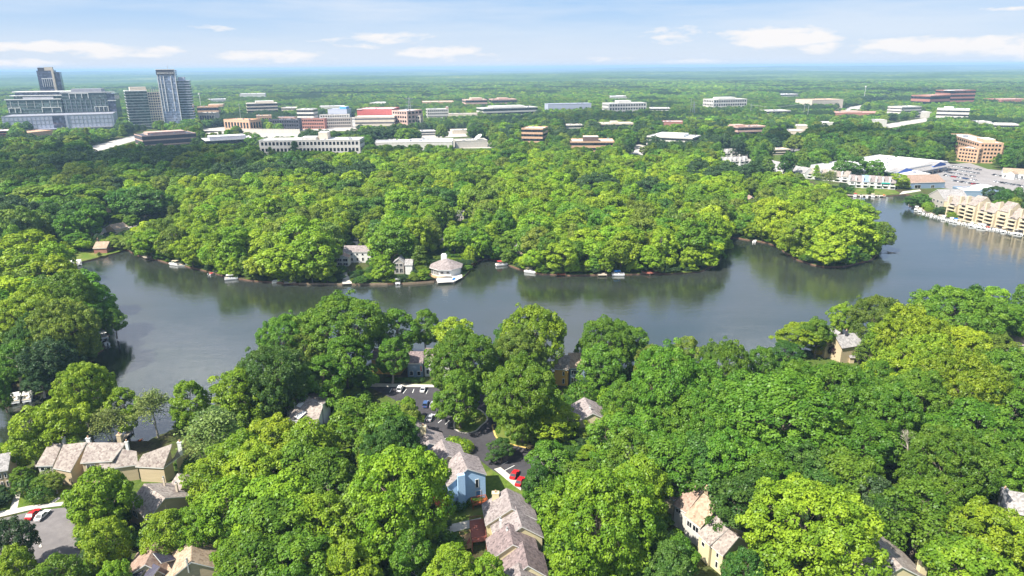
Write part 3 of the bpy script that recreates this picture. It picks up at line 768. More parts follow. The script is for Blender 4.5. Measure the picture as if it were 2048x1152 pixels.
def tree_field(d0, d1, s, seed, hr, rr, margin=5.0, manual=None):
    X, Y = grid_points(d0, d1, s, seed); r = np.random.default_rng(seed + 1)
    n = len(X); H = r.uniform(*hr, n) * (0.86 + 0.28 * vnoise(X, Y, 60, seed)); Rd = r.uniform(*rr, n) * H / np.mean(hr)
    ok = np.ones(n, bool)
    near = np.hypot(X, Y) < 1400
    shore = np.array(LAKE)
    ins = inside(LAKE, X, Y); ok &= ~ins
    for poly in CLEAR:
        cx, cy = np.mean(poly, axis=0)
        k = np.hypot(X - cx, Y - cy) < 60 + max(math.hypot(p[0] - cx, p[1] - cy) for p in poly)
        if k.any(): 
            idx = np.where(k)[0]
            bad = inside(poly, X[idx], Y[idx])
            P0 = np.array(poly); P1 = np.roll(P0, -1, 0)
            for a, b_ in zip(P0, P1):
                ab = b_ - a; t_ = np.clip(((X[idx] - a[0]) * ab[0] + (Y[idx] - a[1]) * ab[1]) / (ab @ ab + 1e-9), 0, 1)
                bad |= np.hypot(X[idx] - a[0] - t_ * ab[0], Y[idx] - a[1] - t_ * ab[1]) < 2.5
            ok[idx[bad]] = False
    tx, ty, td = proj(np.stack([X, Y, H * 0.98], 1)); mx, my, _ = proj(np.stack([X, Y, H * 0.6], 1)); prx = Rd / td * FPX
    D = np.hypot(X, Y)
    for x0, y0, x1, y1, dist in GUARD:
        ok &= ~((D < dist) & (mx + prx * .6 > x0) & (mx - prx * .6 < x1) & (ty < y1 - 1) & (ty + prx * 1.2 > y0))
    for poly, x0, x1, y0, y1, dist in GUARDP:
        k = np.where((mx + prx > x0) & (mx - prx < x1) & (ty < y1) & (ty + prx * 2 > y0))[0]
        if len(k):
            for q in ((tx[k], ty[k]), (tx[k], ty[k] + prx[k] * .35), (tx[k], ty[k] + prx[k] * .7), (tx[k], ty[k] + prx[k] * 1.1), (tx[k], ty[k] + prx[k] * 1.5), (tx[k] - prx[k] * .6, ty[k] + prx[k] * .4), (tx[k] + prx[k] * .6, ty[k] + prx[k] * .4), (tx[k] - prx[k] * .7, ty[k] + prx[k] * .9), (tx[k] + prx[k] * .7, ty[k] + prx[k] * .9)): ok[k[inside(poly, *q)]] = False
    if manual is not None:
        for (x, y, hh, r_) in manual:
            ok &= np.hypot(X - x, Y - y) > r_ + Rd * 0.55
    return X[ok], Y[ok], H[ok], Rd[ok]


def field_tint(X, Y, seed):
    """kind of foliage by stand: neighbouring trees are alike"""
    r = np.random.default_rng(seed); n = len(X)
    a = vnoise(X, Y, 45, seed) * 0.55 + r.random(n) * 0.45
    b_ = vnoise(X, Y, 170, seed + 5)
    return a * 0.7 + b_ * 0.3
# ================================================================ buildings far and middle
BLD = []            # phrase, px, py of every building: used when naming trees


def height_at(xy, px, py):
    d = CM @ np.array([(px - 1024) / FPX, -(py - 576) / FPX, -1.0])
    return CAM_H + d[2] * math.hypot(*xy) / math.hypot(d[0], d[1])


def part_windows(root, face, L, W, z, h, n, mat_, ww, name='window', first=None, margin=1.5, x0=None, x1=None):
    """n equal window panes along one face ('front', 'right', 'left'), each a part of its own sharing one mesh"""
    a, b_ = (0, L) if face == 'front' else (0, W)
    if x0 is not None: a = x0
    if x1 is not None: b_ = x1
    span = (b_ - a - 2 * margin) / n; w = min(ww, span * 0.94)
    if first is None:
        mb = MB(); mb.box((0, 0, 0), (w, 0.24, h), mat_); first = mb.mesh('window')
    for i in range(n):
        u = a + margin + span * (i + .5)
        if face == 'front': loc, rz = (u, 0, z), 0
        elif face == 'right': loc, rz = (L, u, z), math.pi / 2
        else: loc, rz = (0, u, z), math.pi / 2
        link_mesh(name, first, root, loc, rz)
    return first


def band(root, L, W, z, h, mat_, name='window_band', proud=0.12, sides=True):
    mb = MB(); e = proud
    if sides: mb.box((L / 2, W / 2, z), (L + 2 * e, W + 2 * e, h), mat_)
    else: mb.box((L / 2, 0, z), (L - 1.0, 2 * e, h), mat_)
    return mb.build(name, root)


def parapet(root, L, W, H, mat_, h=1.0, t=0.5, name='parapet'):
    mb = MB(); e = 0.15
    mb.box((L / 2, -e + t / 2, H), (L + 2 * e, t, h), mat_); mb.box((L / 2, W + e - t / 2, H), (L + 2 * e, t, h), mat_)
    mb.box((-e + t / 2, W / 2, H), (t, W - 2 * t + 2 * e, h), mat_); mb.box((L + e - t / 2, W / 2, H), (t, W - 2 * t + 2 * e, h), mat_)
    return mb.build(name, root)


def office(name, label, a, b_, ytop, depth, floors, wall, style='ribbon', win='glass', roof='white_roof', cat='office building', group=None, pent=(), units=3, nwin=12,
           vis=None, guard=True, hfix=None, phrase=None, seed=0, slab=None, nside=6, bandh=0.5):
    A, B = P(*a)[:2], P(*b_)[:2]
    L = math.dist(A, B); rz = math.atan2(B[1] - A[1], B[0] - A[0])
    mid = ((A[0] + B[0]) / 2, (A[1] + B[1]) / 2)
    H = hfix or max(4.0, height_at(mid, (a[0] + b_[0]) / 2, ytop))
    root = empty(name, (*A, 0), rz, label, cat, group)
    W = depth; wm_, rm = M[wall], M[roof]; gm_ = M[win]
    mb = MB(); mb.prism([(0, 0), (L, 0), (L, W), (0, W)], 0, H, wm_, rm); mb.build('wall', root)
    parapet(root, L, W, H, M[slab] if slab else wm_, 1.0)
    fh = H / floors
    if style == 'ribbon':
        for k in range(floors): band(root, L, W, k * fh + fh * 0.34, fh * bandh, gm_)
    elif style == 'punched':
        mbw = None
        for k in range(floors):
            mbw = part_windows(root, 'front', L, W, k * fh + fh * .3, fh * .5, nwin, gm_, L / nwin * .6, first=mbw)
        ms = None
        if nside:
            for k in range(floors):
                for f in ('right', 'left'): ms = part_windows(root, f, L, W, k * fh + fh * .3, fh * .5, nside, gm_, W / nside * .55, first=ms)
    elif style == 'curtain':
        for k in range(1, floors + 1): band(root, L, W, k * fh - 0.35, 0.5, M[slab or 'pale_metal'], 'floor_edge', 0.25)
    rr = np.random.default_rng(abs(seed + int(a[0])))
    for (u0, u1, v0, v1, ph, pm) in pent:
        mb = MB(); mb.prism([(L * u0, W * v0), (L * u1, W * v0), (L * u1, W * v1), (L * u0, W * v1)], H, H + ph, M[pm], rm); mb.build('penthouse', root)
    for k in range(units):
        mb = MB(); s = rr.uniform(1.5, 4); mb.box((L * rr.uniform(.1, .9), W * rr.uniform(.25, .85), H), (s, s * rr.uniform(.6, 1.4), rr.uniform(1, 2.2)), M['grey_metal'], bottom=False)
        mb.build('roof_unit', root)
    if guard:
        y1 = (vis if vis else (a[1] + b_[1]) / 2 - 5) - 1.5
        GUARD.append((min(a[0], b_[0]) - 1, ytop - 6, max(a[0], b_[0]) + 1, y1, math.hypot(*mid) - 4))
    ul = np.array((B[0] - A[0], B[1] - A[1])) / L; vl = np.array((-ul[1], ul[0]))
    e = 4
    CLEAR.append([tuple(np.array(A) + ul * s + vl * t_) for s, t_ in ((-e, -e), (L + e, -e), (L + e, W + e), (-e, W + e))])
    BLD.append((phrase or label, (a[0] + b_[0]) / 2, (ytop + a[1]) / 2))
    return root, L, W, H


def lbox(root, name, x0, x1, y0, y1, z0, z1, material):
    mb = MB(); mb.box(((x0 + x1) / 2, (y0 + y1) / 2, z0), (x1 - x0, y1 - y0, z1 - z0), M[material]); return mb.build(name, root)


# --- the glass towers on the left
r_, L, W, H = office('office_podium', 'low metal clad podium with a large dark entrance screen under the glass blocks', (10, 267), (231, 259), 231, 70, 4, 'pale_metal', 'curtain', roof='concrete', units=0, slab='grey_metal', vis=258, phrase='metal clad podium')
lbox(r_, 'entrance_screen', L * .44, L * .555, -0.6, 0.2, 2, H - .5, 'glass_navy')
lbox(r_, 'entrance_frame', L * .555, L * .575, -0.9, 0.2, 0, H + .5, 'pale_metal')
lbox(r_, 'canopy', L * .3, L * .5, -9, 0, 5.0, 6.0, 'pale_metal'); lbox(r_, 'canopy', L * .6, L * .98, -6, 0, 5.5, 6.5, 'grey_metal')
for k in range(26): lbox(r_, 'mullion', L * (k + .5) / 26 - .2, L * (k + .5) / 26 + .2, -0.35, 0, 0.5, H, 'steel') if not .43 < (k + .5) / 26 < .58 else None
hp = H
def tower(name, label, a, b_, ytop, depth, floors, wall, zb, phrase, vis=None, **kw):
    return office(name, label, a, b_, ytop, depth, floors, wall, 'curtain', units=2, vis=vis, phrase=phrase, **kw)
r_, L, W, H = tower('glass_office', 'stepped green glass office block with white roof lines at far left', (24, 256), (133, 253.5), 200, 42, 9, 'glass_green', 0, 'stepped glass office block', slab='grey_metal', vis=232, roof='concrete')
lbox(r_, 'upper_storey', L * .12, L * 1.02, 8, W, H + 1, H + 8, 'glass_green'); lbox(r_, 'roof_line', L * .06, L * 1.1, 5, W + 2, H + 8, H + 9.2, 'white_paint')
lbox(r_, 'upper_storey', L * .14, L * 1.1, 12, W, H + 9.2, H + 15, 'glass_navy'); lbox(r_, 'roof_line', L * .1, L * 1.2, 9, W + 2, H + 15, H + 16.4, 'white_paint')
lbox(r_, 'roof_line', -2, L * 1.0, -1.5, 4, H + .9, H + 2.2, 'white_paint'); lbox(r_, 'plant_screen', L * .3, L * .85, 3, 9, H + 1, H + 6, 'grey_metal')
for u0, u1 in ((0.02, .24), (.62, .98)):
    lbox(r_, 'terrace_frame', L * u0, L * u1, -1.6, .2, hp + 9, hp + 10, 'white_paint')
    for q in (u0, (u0 + u1) / 2, u1 - .012): lbox(r_, 'terrace_post', L * q, L * q + 1.0, -1.5, .2, hp, hp + 9, 'white_paint')
for k in range(7): lbox(r_, 'fin', L * (k + .5) / 7, L * (k + .5) / 7 + .5, -.7, 0, H - 15, H - 1, 'white_paint')
r_, L, W, H = tower('glass_office', 'dark green glass office block with white terrace frames right of the stepped block', (136, 254), (224, 251.5), 186, 45, 11, 'glass_green', 0, 'dark glass office block', slab='grey_metal', vis=232, roof='concrete')
lbox(r_, 'plant_screen', L * .2, L * .88, 8, W - 6, H + 1, H + 8, 'grey_metal'); lbox(r_, 'side_wing', L - .2, L + 14, 1, W, 0, H - 1.5, 'glass_navy')
lbox(r_, 'roof_line', -2, L + 16, -1.2, 2, H + 1, H + 2, 'white_paint'); lbox(r_, 'roof_line', L - 3, L + 15.5, 0, 3, H - 16, H - 14.8, 'white_paint')
for k in range(9): lbox(r_, 'fin', L * (k + .5) / 9, L * (k + .5) / 9 + .5, -.7, 0, H * .45, H * .8, 'pale_metal')
for u0, u1, z in ((0.16, .6, H - 10), (.68, 1.0, hp)):
    lbox(r_, 'terrace_frame', L * u0, L * u1, -1.6, .2, z + 9, z + 10, 'white_paint')
    for q in np.linspace(u0, u1 - .02, 4): lbox(r_, 'terrace_post', L * q, L * q + 1.1, -1.5, .2, z, z + 9, 'white_paint')
r_, L, W, H = tower('hotel_tower', 'dark slab tower with pale fin rising behind the stepped glass block', (95, 248), (127, 247), 142, 30, 22, 'glass_navy', 0, 'dark slab tower', slab='charcoal', roof='charcoal', vis=172)
lbox(r_, 'fin_wall', L * .9, L * 1.03, -2, 8, H * .5, H + 4, 'beige_stone'); lbox(r_, 'plant_room', L * .5, L * .98, 0, 12, H + .9, H + 8, 'beige_stone'); lbox(r_, 'plant_room', L * .08, L * .5, 2, 12, H + .9, H + 7, 'charcoal')
lbox(r_, 'side_wing', L * 1.03, L * 1.36, 4, 24, 0, H - 2, 'glass_navy')
for q in np.linspace(.24, .88, 6): lbox(r_, 'column', L * q, L * q + .7, -1, 0, H - 32, H - 16, 'white_paint')
lbox(r_, 'lintel', L * .22, L * .9, -1.1, 0, H - 16, H - 14.6, 'white_paint')
r_, L, W, H = tower('glass_office', 'green glass office block with a white lattice end wall beside the tall tower', (263, 260), (306, 258), 182, 40, 14, 'glass_green', 0, 'lattice walled office block', slab='white_paint', vis=252, roof='beige_stone')
lbox(r_, 'plant_screen', L * .25, L * 1.0, 6, 30, H + 1, H + 7, 'beige_stone')
lat = MB(); x1 = L + 24
lat.box(((L + x1) / 2, 4, 0), (x1 - L, 6, H - 2), M['glass_navy']); lat.build('lattice_wing', r_)
for k in range(7): lbox(r_, 'lattice_rib', L + k * 4 - .5 + .2, L + k * 4 + .7, .2, 1.2, 0, H + 3, 'beige_stone')
for k in range(15): lbox(r_, 'lattice_rail', L, x1 + .6, .3, 1.1, k * H / 15 + 1, k * H / 15 + 2.4, 'beige_stone')
r_, L, W, H = tower('residential_tower', 'tall white framed glass tower with a dark sign crown and a roof mast', (331, 257), (366, 256), 141, 26, 23, 'glass_blue', 0, 'tall tower with the dark sign crown', slab='pale_metal', vis=246, roof='concrete')
for q in (-.01, .14, .32, .72, .98): lbox(r_, 'frame_column', L * q, L * q + 1.0, -1.1, 0, 0 if q in (-.01, .98) else H * .3, H - 10 if .05 < q < .9 else H + .5, 'white_paint')
lbox(r_, 'sign_crown', -1, L * .98, -1.6, 1.2, H - 7.5, H + 1.6, 'charcoal'); lbox(r_, 'roof_line', -1.6, L + 1, -2, 2, H + 1.6, H + 2.8, 'white_paint')
fc = bpy.data.curves.new('sign_letters', 'FONT'); fc.body = 'BROWNSTON  BLVD'; fc.size = 4.2; fc.align_x = 'CENTER'; fc.extrude = .2
fc.materials.append(M['white_paint'])
fo = bpy.data.objects.new('sign_text', fc); col.objects.link(fo); bpy.context.view_layer.update()
fme = bpy.data.meshes.new_from_object(fo); bpy.data.objects.remove(fo)
fo = link_mesh('sign_letters', fme, r_, (L * .49, -1.85, H - 6.2)); fo.rotation_euler = (math.pi / 2, 0, 0); fo.scale = (0.74, 1.0, 1.0)
lbox(r_, 'mast', L * .62, L * .62 + .9, 4, 5, H + 1, H + 9, 'steel')
lbox(r_, 'balcony_wing', L + 1.2, L + 22, 5, 27, 0, H * .83, 'glass_green'); lbox(r_, 'plant_room', L + 3, L + 14, 9, 22, H * .83, H * .83 + 6, 'pale_metal')
for k in range(18): lbox(r_, 'balcony', L + 1.2, L + 23.2, 3.6, 27, 8 + k * (H * .83 - 9) / 17, 9.1 + k * (H * .83 - 9) / 17, 'pale_metal')
lbox(r_, 'podium_wing', L + 1, L + 26, 0, 30, 0, 8, 'grey_metal')

# --- middle distance
O = office
O('parking_garage', 'orange brick garage at the far left below the metal podium', (52, 276), (108, 270), 264, 40, 1, 'orange_brick', 'none', roof='orange_brick', units=0, vis=273, cat='garage', phrase='orange garage')
O('brick_building', 'red brown brick building at the far left edge of the woods', (-30, 279), (19, 277), 263, 40, 3, 'red_brick', 'ribbon', roof='white_roof', vis=277, phrase='red brick building')
O('office_building', 'dark banded office with a pink stone corner below the towers', (289, 304), (396, 296), 270, 45, 3, 'pink_stone', 'ribbon', 'charcoal', roof='pink_stone', vis=291, pent=[(.15, .85, .3, .8, 4, 'pink_stone')], phrase='pink and dark office', bandh=.72)
O('office_building', 'black glass office with white bands and grey roof screen', (415, 303), (512, 297), 280, 45, 3, 'charcoal', 'ribbon', 'glass', roof='white_roof', slab='white_paint', vis=290, pent=[(.1, .85, .25, .75, 5, 'grey_metal')], phrase='black banded office', bandh=.6)
O('office_building', 'long white office with rows of punched windows behind the woods', (522, 320), (722, 318), 281, 32, 3, 'white_stone', 'punched', vis=304, nwin=26, units=5, pent=[(.42, .56, .1, .6, 4, 'white_stone'), (.57, .66, .4, .9, 9, 'beige_stone')], phrase='long white office')
O('warehouse', 'long low building with a bright white roof beside the satellite dish', (748, 304), (905, 302), 285, 45, 1, 'white_stone', 'none', vis=291, units=8, cat='warehouse', pent=[(.3, .45, .3, .5, 2, 'white_paint'), (.02, .98, .5, .56, 1.5, 'grey_metal')], phrase='white roofed warehouse')
O('depot', 'low pale depot yard building beneath the satellite dish', (912, 296), (975, 294), 282, 30, 1, 'concrete', 'none', roof='concrete', vis=292, units=4, phrase='low pale depot')
O('parking_garage', 'cream open deck parking garage in front of the red hall', (712, 266), (790, 265), 234, 30, 4, 'beige_stone', 'ribbon', 'charcoal', vis=252, cat='garage', phrase='cream parking garage', units=0, bandh=.35)
O('theatre_hall', 'white roofed hall with a large red front panel', (717, 262), (786, 262), 219, 60, 5, 'red_panel', 'none', vis=234, pent=[(.0, .14, -.02, .05, 1, 'white_paint')], phrase='red fronted hall')
O('apartment_block', 'pink and white apartment block joining the red hall', (786, 262), (816, 264), 222, 40, 5, 'pink_stone', 'punched', vis=250, nwin=6, phrase='pink apartment block', nside=4)
O('apartment_block', 'small yellow and white block among pines beside the pylon', (826, 262), (842, 262), 232, 25, 4, 'beige_stone', 'punched', vis=244, nwin=3, nside=3, phrase='small yellow block')
O('hotel', 'pale stone hotel with punched windows right of the pylon', (855, 248), (898, 247), 219, 25, 5, 'white_stone', 'punched', vis=234, nwin=10, pent=[(.9, 1.0, .0, .4, 5, 'pink_stone')], phrase='pale stone hotel')
O('low_building', 'thin cream building running right from the pale hotel', (899, 243), (955, 242), 228, 20, 1, 'beige_stone', 'none', vis=233, phrase='thin cream building')
O('office_building', 'long white office with terraces at middle distance', (967, 240), (1075, 236), 216, 45, 3, 'white_stone', 'ribbon', vis=229, pent=[(.2, .8, .3, .9, 4, 'white_stone')], phrase='long white terrace office')
O('office_building', 'white office with a blue glass front and black screen', (1096, 232), (1182, 230), 208, 30, 3, 'pale_metal', 'curtain', vis=218, phrase='blue glass office', units=5)
O('office_building', 'square white office with rows of windows above the dark woods', (1217, 236), (1292, 234), 207, 40, 4, 'white_stone', 'punched', vis=223, nwin=14, pent=[(.28, .62, .2, .7, 6, 'white_stone')], phrase='square white office')
O('office_building', 'white office half hidden by woods near the horizon right of the mast', (1425, 228), (1492, 226), 199, 45, 4, 'white_stone', 'punched', vis=214, nwin=14, pent=[(.2, .7, .2, .7, 5, 'white_stone')], phrase='white horizon office')
O('office_building', 'stepped white office with dark ribbon windows and glass corner', (1292, 303), (1383, 308), 275, 40, 4, 'white_stone', 'ribbon', vis=286, pent=[(.15, .75, .3, .9, 3.5, 'white_paint')], phrase='stepped white office')
O('office_building', 'low beige building with roof hump in the woods', (1200, 268), (1268, 267), 248, 35, 2, 'beige_stone', 'ribbon', roof='beige_stone', vis=255, pent=[(.35, .55, .2, .6, 4, 'beige_stone')], phrase='low beige building')
O('low_building', 'low brick building with a white roof in the woods', (1325, 262), (1366, 262), 244, 25, 1, 'red_brick', 'none', vis=250, phrase='low brick building')
O('office_building', 'pink stone office right of the stepped white office', (1474, 280), (1532, 278), 254, 30, 3, 'pink_stone', 'ribbon', roof='pink_stone', vis=267, pent=[(.0, .35, .3, .9, 3, 'pink_stone')], phrase='pink stone office')
O('office_building', 'orange brick office with dark glass notch above the lake woods', (1043, 302), (1085, 303), 258, 35, 5, 'orange_brick', 'ribbon', roof='beige_stone', vis=283, phrase='orange brick office')
O('office_building', 'low brown office with a dark roof box above the lake woods', (1140, 304), (1228, 304), 284, 40, 2, 'orange_brick', 'ribbon', roof='beige_stone', vis=293, pent=[(.3, .65, .2, .7, 6, 'dark_brown')], phrase='low brown office')
O('office_building', 'far brown banded office with stepped roof near the hotel', (932, 222), (975, 221), 200, 50, 3, 'pink_stone', 'ribbon', roof='beige_stone', vis=210, pent=[(.3, .8, .2, .8, 5, 'pink_stone')], phrase='far brown office')
O('office_building', 'far brown office with a flat pink roof at its right', (985, 218), (1033, 217), 199, 50, 2, 'pink_stone', 'ribbon', roof='pink_stone', vis=207, pent=[(.3, .7, .2, .8, 4, 'pink_stone')], phrase='far brown flat office')
O('low_building', 'long low pink roofed building left of the brown offices', (846, 218), (908, 217), 204, 60, 1, 'orange_brick', 'none', roof='beige_stone', vis=207, phrase='long low pink roof')
O('low_building', 'low white roofed building behind the red hall', (740, 214), (771, 214), 206, 60, 1, 'white_stone', 'none', vis=209, phrase='low white roof behind the hall')
O('office_building', 'orange brick office with pale arcade right of the tall tower', (398, 243), (440, 242), 214, 30, 3, 'orange_brick', 'ribbon', roof='beige_stone', vis=226, phrase='orange arcade office', pent=[(.5, 1.2, .3, 1.2, 5, 'orange_brick')])
O('low_building', 'low cream pavilion with columns below the arcade office', (400, 252), (432, 252), 226, 20, 1, 'beige_stone', 'punched', nwin=6, vis=238, nside=0, phrase='cream pavilion')
O('office_building', 'low orange stone building with tall dark windows by the highway', (450, 262), (501, 264), 240, 30, 1, 'orange_brick', 'punched', roof='orange_brick', nwin=8, vis=252, nside=4, phrase='low orange building')
O('office_building', 'orange stone building beside the grey town house roofs', (515, 252), (545, 251), 232, 30, 1, 'orange_brick', 'punched', roof='beige_stone', nwin=6, vis=240, nside=3, phrase='orange stone building')
O('office_building', 'cream stepped office left of the grey town house roofs', (497, 240), (558, 238), 207, 40, 5, 'beige_stone', 'ribbon', vis=220, pent=[(.3, .9, .2, .8, 5, 'beige_stone')], phrase='cream stepped office')
O('low_building', 'far white building on the wooded ridge left of centre', (481, 205), (532, 204), 188, 60, 1, 'white_stone', 'none', vis=194, phrase='far white ridge building')
O('office_building', 'small white office with dark centre above grey roofs', (596, 250), (629, 250), 219, 25, 4, 'white_stone', 'ribbon', vis=235, phrase='small white office')
O('building_works', 'white and bright blue building beyond the grey roofs', (657, 240), (695, 240), 219, 30, 3, 'pale_metal', 'curtain', vis=228, pent=[(.62, .95, .1, .8, 6, 'sky_blue')], phrase='blue topped building', cat='building')
for i, (a, b_, yt) in enumerate([((540, 262), (600, 262), 240), (( 604, 258), (650, 258), 238), ((652, 256), (704, 255), 237), ((555, 250), (590, 250), 235), ((640, 246), (700, 245), 230)]):
    O('town_house_block', 'grey roofed town house block, ' + ['nearest the highway wall on the left', 'nearest the highway in the middle', 'nearest the highway beside the cream garage', 'behind the others below the cream stepped office', 'behind the others below the blue topped building'][i], a, b_, yt, 14, 3, ['charcoal', 'red_brick', 'grey_siding', 'pink_stone', 'white_stone'][i], 'punched', roof='grey_metal', nwin=12, vis=yt + 9, nside=0, units=8, cat='house', group='grey roofed town house blocks', phrase='grey roofed town houses')
O('sound_wall', 'long pale concrete wall along the highway', (485, 267), (600, 268), 259, 1.0, 1, 'pale_concrete', 'none', units=0, roof='pale_concrete', vis=266, cat='wall', phrase='pale highway wall')
O('office_building', 'long low red brick building left of the white curved office', (1668, 238), (1770, 238), 226, 50, 1, 'red_brick', 'none', roof='pink_stone', vis=231, pent=[(.25, .55, .1, .8, 3, 'pink_stone')], phrase='long low red building')
O('office_building', 'white banded office by the highway bend', (1772, 236), (1800, 238), 214, 60, 4, 'white_stone', 'ribbon', vis=228, phrase='white banded office', bandh=.35)
O('office_building', 'white curved office with dark ribbon windows on the wooded hill', (1869, 248), (1934, 250), 219, 35, 4, 'white_stone', 'ribbon', vis=236, pent=[(.2, .5, .2, .8, 4, 'white_stone')], phrase='white curved office', bandh=.4)
O('office_building', 'far red brick office with a white glass corner on the hill', (1895, 218), (1945, 217), 181, 50, 5, 'red_brick', 'ribbon', vis=194, pent=[(-.05, .12, -.05, .4, 1, 'white_paint')], phrase='far red office')
O('office_building', 'lower far red brick wing left of the far red office', (1856, 222), (1896, 220), 191, 50, 3, 'red_brick', 'ribbon', roof='pink_stone', vis=202, phrase='lower far red wing')
O('low_building', 'far red roofed building at the right edge', (2000, 215), (2062, 214), 199, 60, 1, 'red_brick', 'none', roof='pink_stone', vis=205, phrase='far red roof')
O('low_building', 'far beige and orange building left of the highway bend', (1622, 222), (1684, 220), 200, 60, 2, 'beige_stone', 'none', roof='orange_brick', vis=209, phrase='far beige building')
O('low_building', 'small white roof in the woods below the long red building', (1746, 256), (1772, 256), 241, 25, 1, 'white_stone', 'none', vis=245, phrase='small white roof')
O('low_building', 'small white roof in the woods below the white curved office', (1950, 258), (1980, 258), 244, 25, 1, 'white_stone', 'none', vis=248, phrase='small white roof on the right')
O('low_building', 'small beige roof in the woods left of the orange hotel', (1574, 280), (1608, 280), 262, 25, 1, 'beige_stone', 'none', vis=267, phrase='small beige roof')
O('hotel', 'orange apartment hotel with rows of dark windows, left wing', (1889, 303), (1952, 326), 277, 24, 5, 'orange_brick', 'punched', roof='white_roof', vis=303, nwin=15, phrase='orange hotel', pent=[(.7, .9, .3, .8, 4, 'orange_brick')], guard=True)
O('hotel', 'orange apartment hotel with rows of dark windows, right wing', (1953, 327), (2003, 322), 297, 24, 4, 'orange_brick', 'punched', roof='white_roof', vis=307, nwin=10, phrase='orange hotel right wing')

for k, (a_, b_, yt, dp, wl__, rf__, lab) in enumerate([
    ((842, 272), (872, 271), 263, 25, 'white_stone', 'white_roof', 'low white building among the pines behind the white warehouse'),
    ((905, 268), (938, 267), 261, 25, 'beige_stone', 'white_roof', 'low pale building behind the satellite dish'),
    ((1130, 262), (1168, 261), 251, 30, 'white_stone', 'beige_stone', 'low pale roof left of the low beige building'),
    ((1590, 262), (1618, 262), 252, 30, 'beige_stone', 'white_roof', 'small pale roof left of the tall power pole'),
    ((1536, 236), (1580, 235), 222, 40, 'white_stone', 'white_roof', 'pale low building between the two power poles'),
    ((1640, 256), (1668, 256), 246, 30, 'white_stone', 'white_roof', 'small white roof below the long red building, left'),
    ((1545, 310), (1580, 309), 300, 20, 'beige_stone', 'beige_stone', 'beige low roof behind the pale town house row'),
    ((1835, 236), (1862, 236), 225, 40, 'white_stone', 'white_roof', 'small white roof left of the white curved office'),
    ((1985, 262), (2040, 263), 250, 40, 'white_stone', 'white_roof', 'long white roof in the woods near the right edge'),
    ((640, 224), (690, 223), 213, 40, 'white_stone', 'white_roof', 'pale low building behind the blue topped building'),
    ((560, 226), (592, 226), 216, 40, 'beige_stone', 'white_roof', 'pale low building right of the cream stepped office'),
    ((1100, 222), (1150, 221), 212, 50, 'white_stone', 'beige_stone', 'low pale building behind the blue glass office'),
    ((1300, 226), (1340, 226), 217, 40, 'white_stone', 'white_roof', 'low pale building right of the square white office'),
    ((1220, 200), (1262, 199), 193, 70, 'white_stone', 'white_roof', 'far white roof above the square white office'),
    ((1560, 196), (1600, 195), 189, 70, 'white_stone', 'white_roof', 'far white roof left of the antenna tower'),
    ((420, 207), (455, 206), 199, 60, 'white_stone', 'white_roof', 'far pale roof behind the white antenna tower')]):
    O('low_building', lab, a_, b_, yt, dp, 1 if k % 2 else 2, wl__, 'none' if k % 2 else 'ribbon', roof=rf__, vis=yt + 6, units=2, phrase=' '.join(lab.split()[:4]))
# --- shopping village at the right
r_, L, W, H = O('supermarket', 'large white flat roofed supermarket with a blue gabled front', (1760, 366), (1893, 340), 331, 75, 1, 'white_paint', 'none', units=6, vis=356, roof='white_roof', cat='store', phrase='white roofed supermarket', hfix=8.5)
for u0, u1 in ((.18, .42), (.72, .92)):
    mb = MB(); x0_, x1_ = L * u0, L * u1; xm = (x0_ + x1_) / 2
    mb.face([(x0_, -3, 3.5), (x1_, -3, 3.5), (x1_, -3, 8), (xm, -3, 11), (x0_, -3, 8)], M['blue_trim'])
    mb.face([(x0_, 2, 3.5), (x0_, -3, 3.5), (x0_, -3, 8), (x0_, 2, 8)], M['blue_trim']); mb.face([(x1_, -3, 3.5), (x1_, 2, 3.5), (x1_, 2, 8), (x1_, -3, 8)], M['blue_trim'])
    mb.face([(x0_, -3, 8), (xm, -3, 11), (xm, 8, 11), (x0_, 8, 8)], M['shingle_pale']); mb.face([(xm, -3, 11), (x1_, -3, 8), (x1_, 8, 8), (xm, 8, 11)], M['shingle_pale'])
    mb.build('blue_gable', r_)
mb = MB(); mb.face([(0, -5, 5.5), (L, -5, 5.5), (L, 3, 9.7), (0, 3, 9.7)], M['shingle_pale']); mb.face([(0, -5, 5), (L, -5, 5), (L, -5, 5.5), (0, -5, 5.5)], M['white_paint']); mb.build('arcade_roof', r_)
for k in range(12): lbox(r_, 'column', L * k / 11.5, L * k / 11.5 + .6, -4.6, -4, 0, 5.2, 'beige_stone')
r_, L, W, H = O('supermarket_annex', 'white walled annex with a pale roof left of the supermarket', (1716, 352), (1772, 366), 334, 45, 1, 'white_paint', 'none', units=3, vis=356, roof='white_roof', cat='store', phrase='white annex', hfix=7)
r_, L, W, H = O('store', 'low white arched roof store beside the condominiums', (1925, 396), (2012, 398), 376, 22, 1, 'slate_blue', 'none', units=3, vis=392, roof='white_roof', phrase='white arched store', hfix=5.5)
mb = MB(); n = 10
for k in range(n):
    a0, a1 = math.pi * k / n, math.pi * (k + 1) / n
    p = lambda a_, y_: (L * .66 - math.cos(a_) * L * .28, y_, 5.6 + 3.6 * math.sin(a_))
    mb.face([p(a0, 2), p(a1, 2), p(a1, 20), p(a0, 20)][::-1], M['white_roof'])
    mb.face([p(a0, 2), (L * .66, 2, 5.6), p(a1, 2)][::-1], M['slate_blue'])
mb.build('arched_roof', r_)
# ================================================================ houses
def G(t): return np.array(P(*t)[:2]) if len(t) == 3 else np.array(P(t[0], t[1], 0)[:2])


def _frame(A, B):
    a, b_ = G(A), G(B); L = np.linalg.norm(b_ - a); u = (b_ - a) / L
    return a, b_, L, u, np.array((-u[1], u[0]))


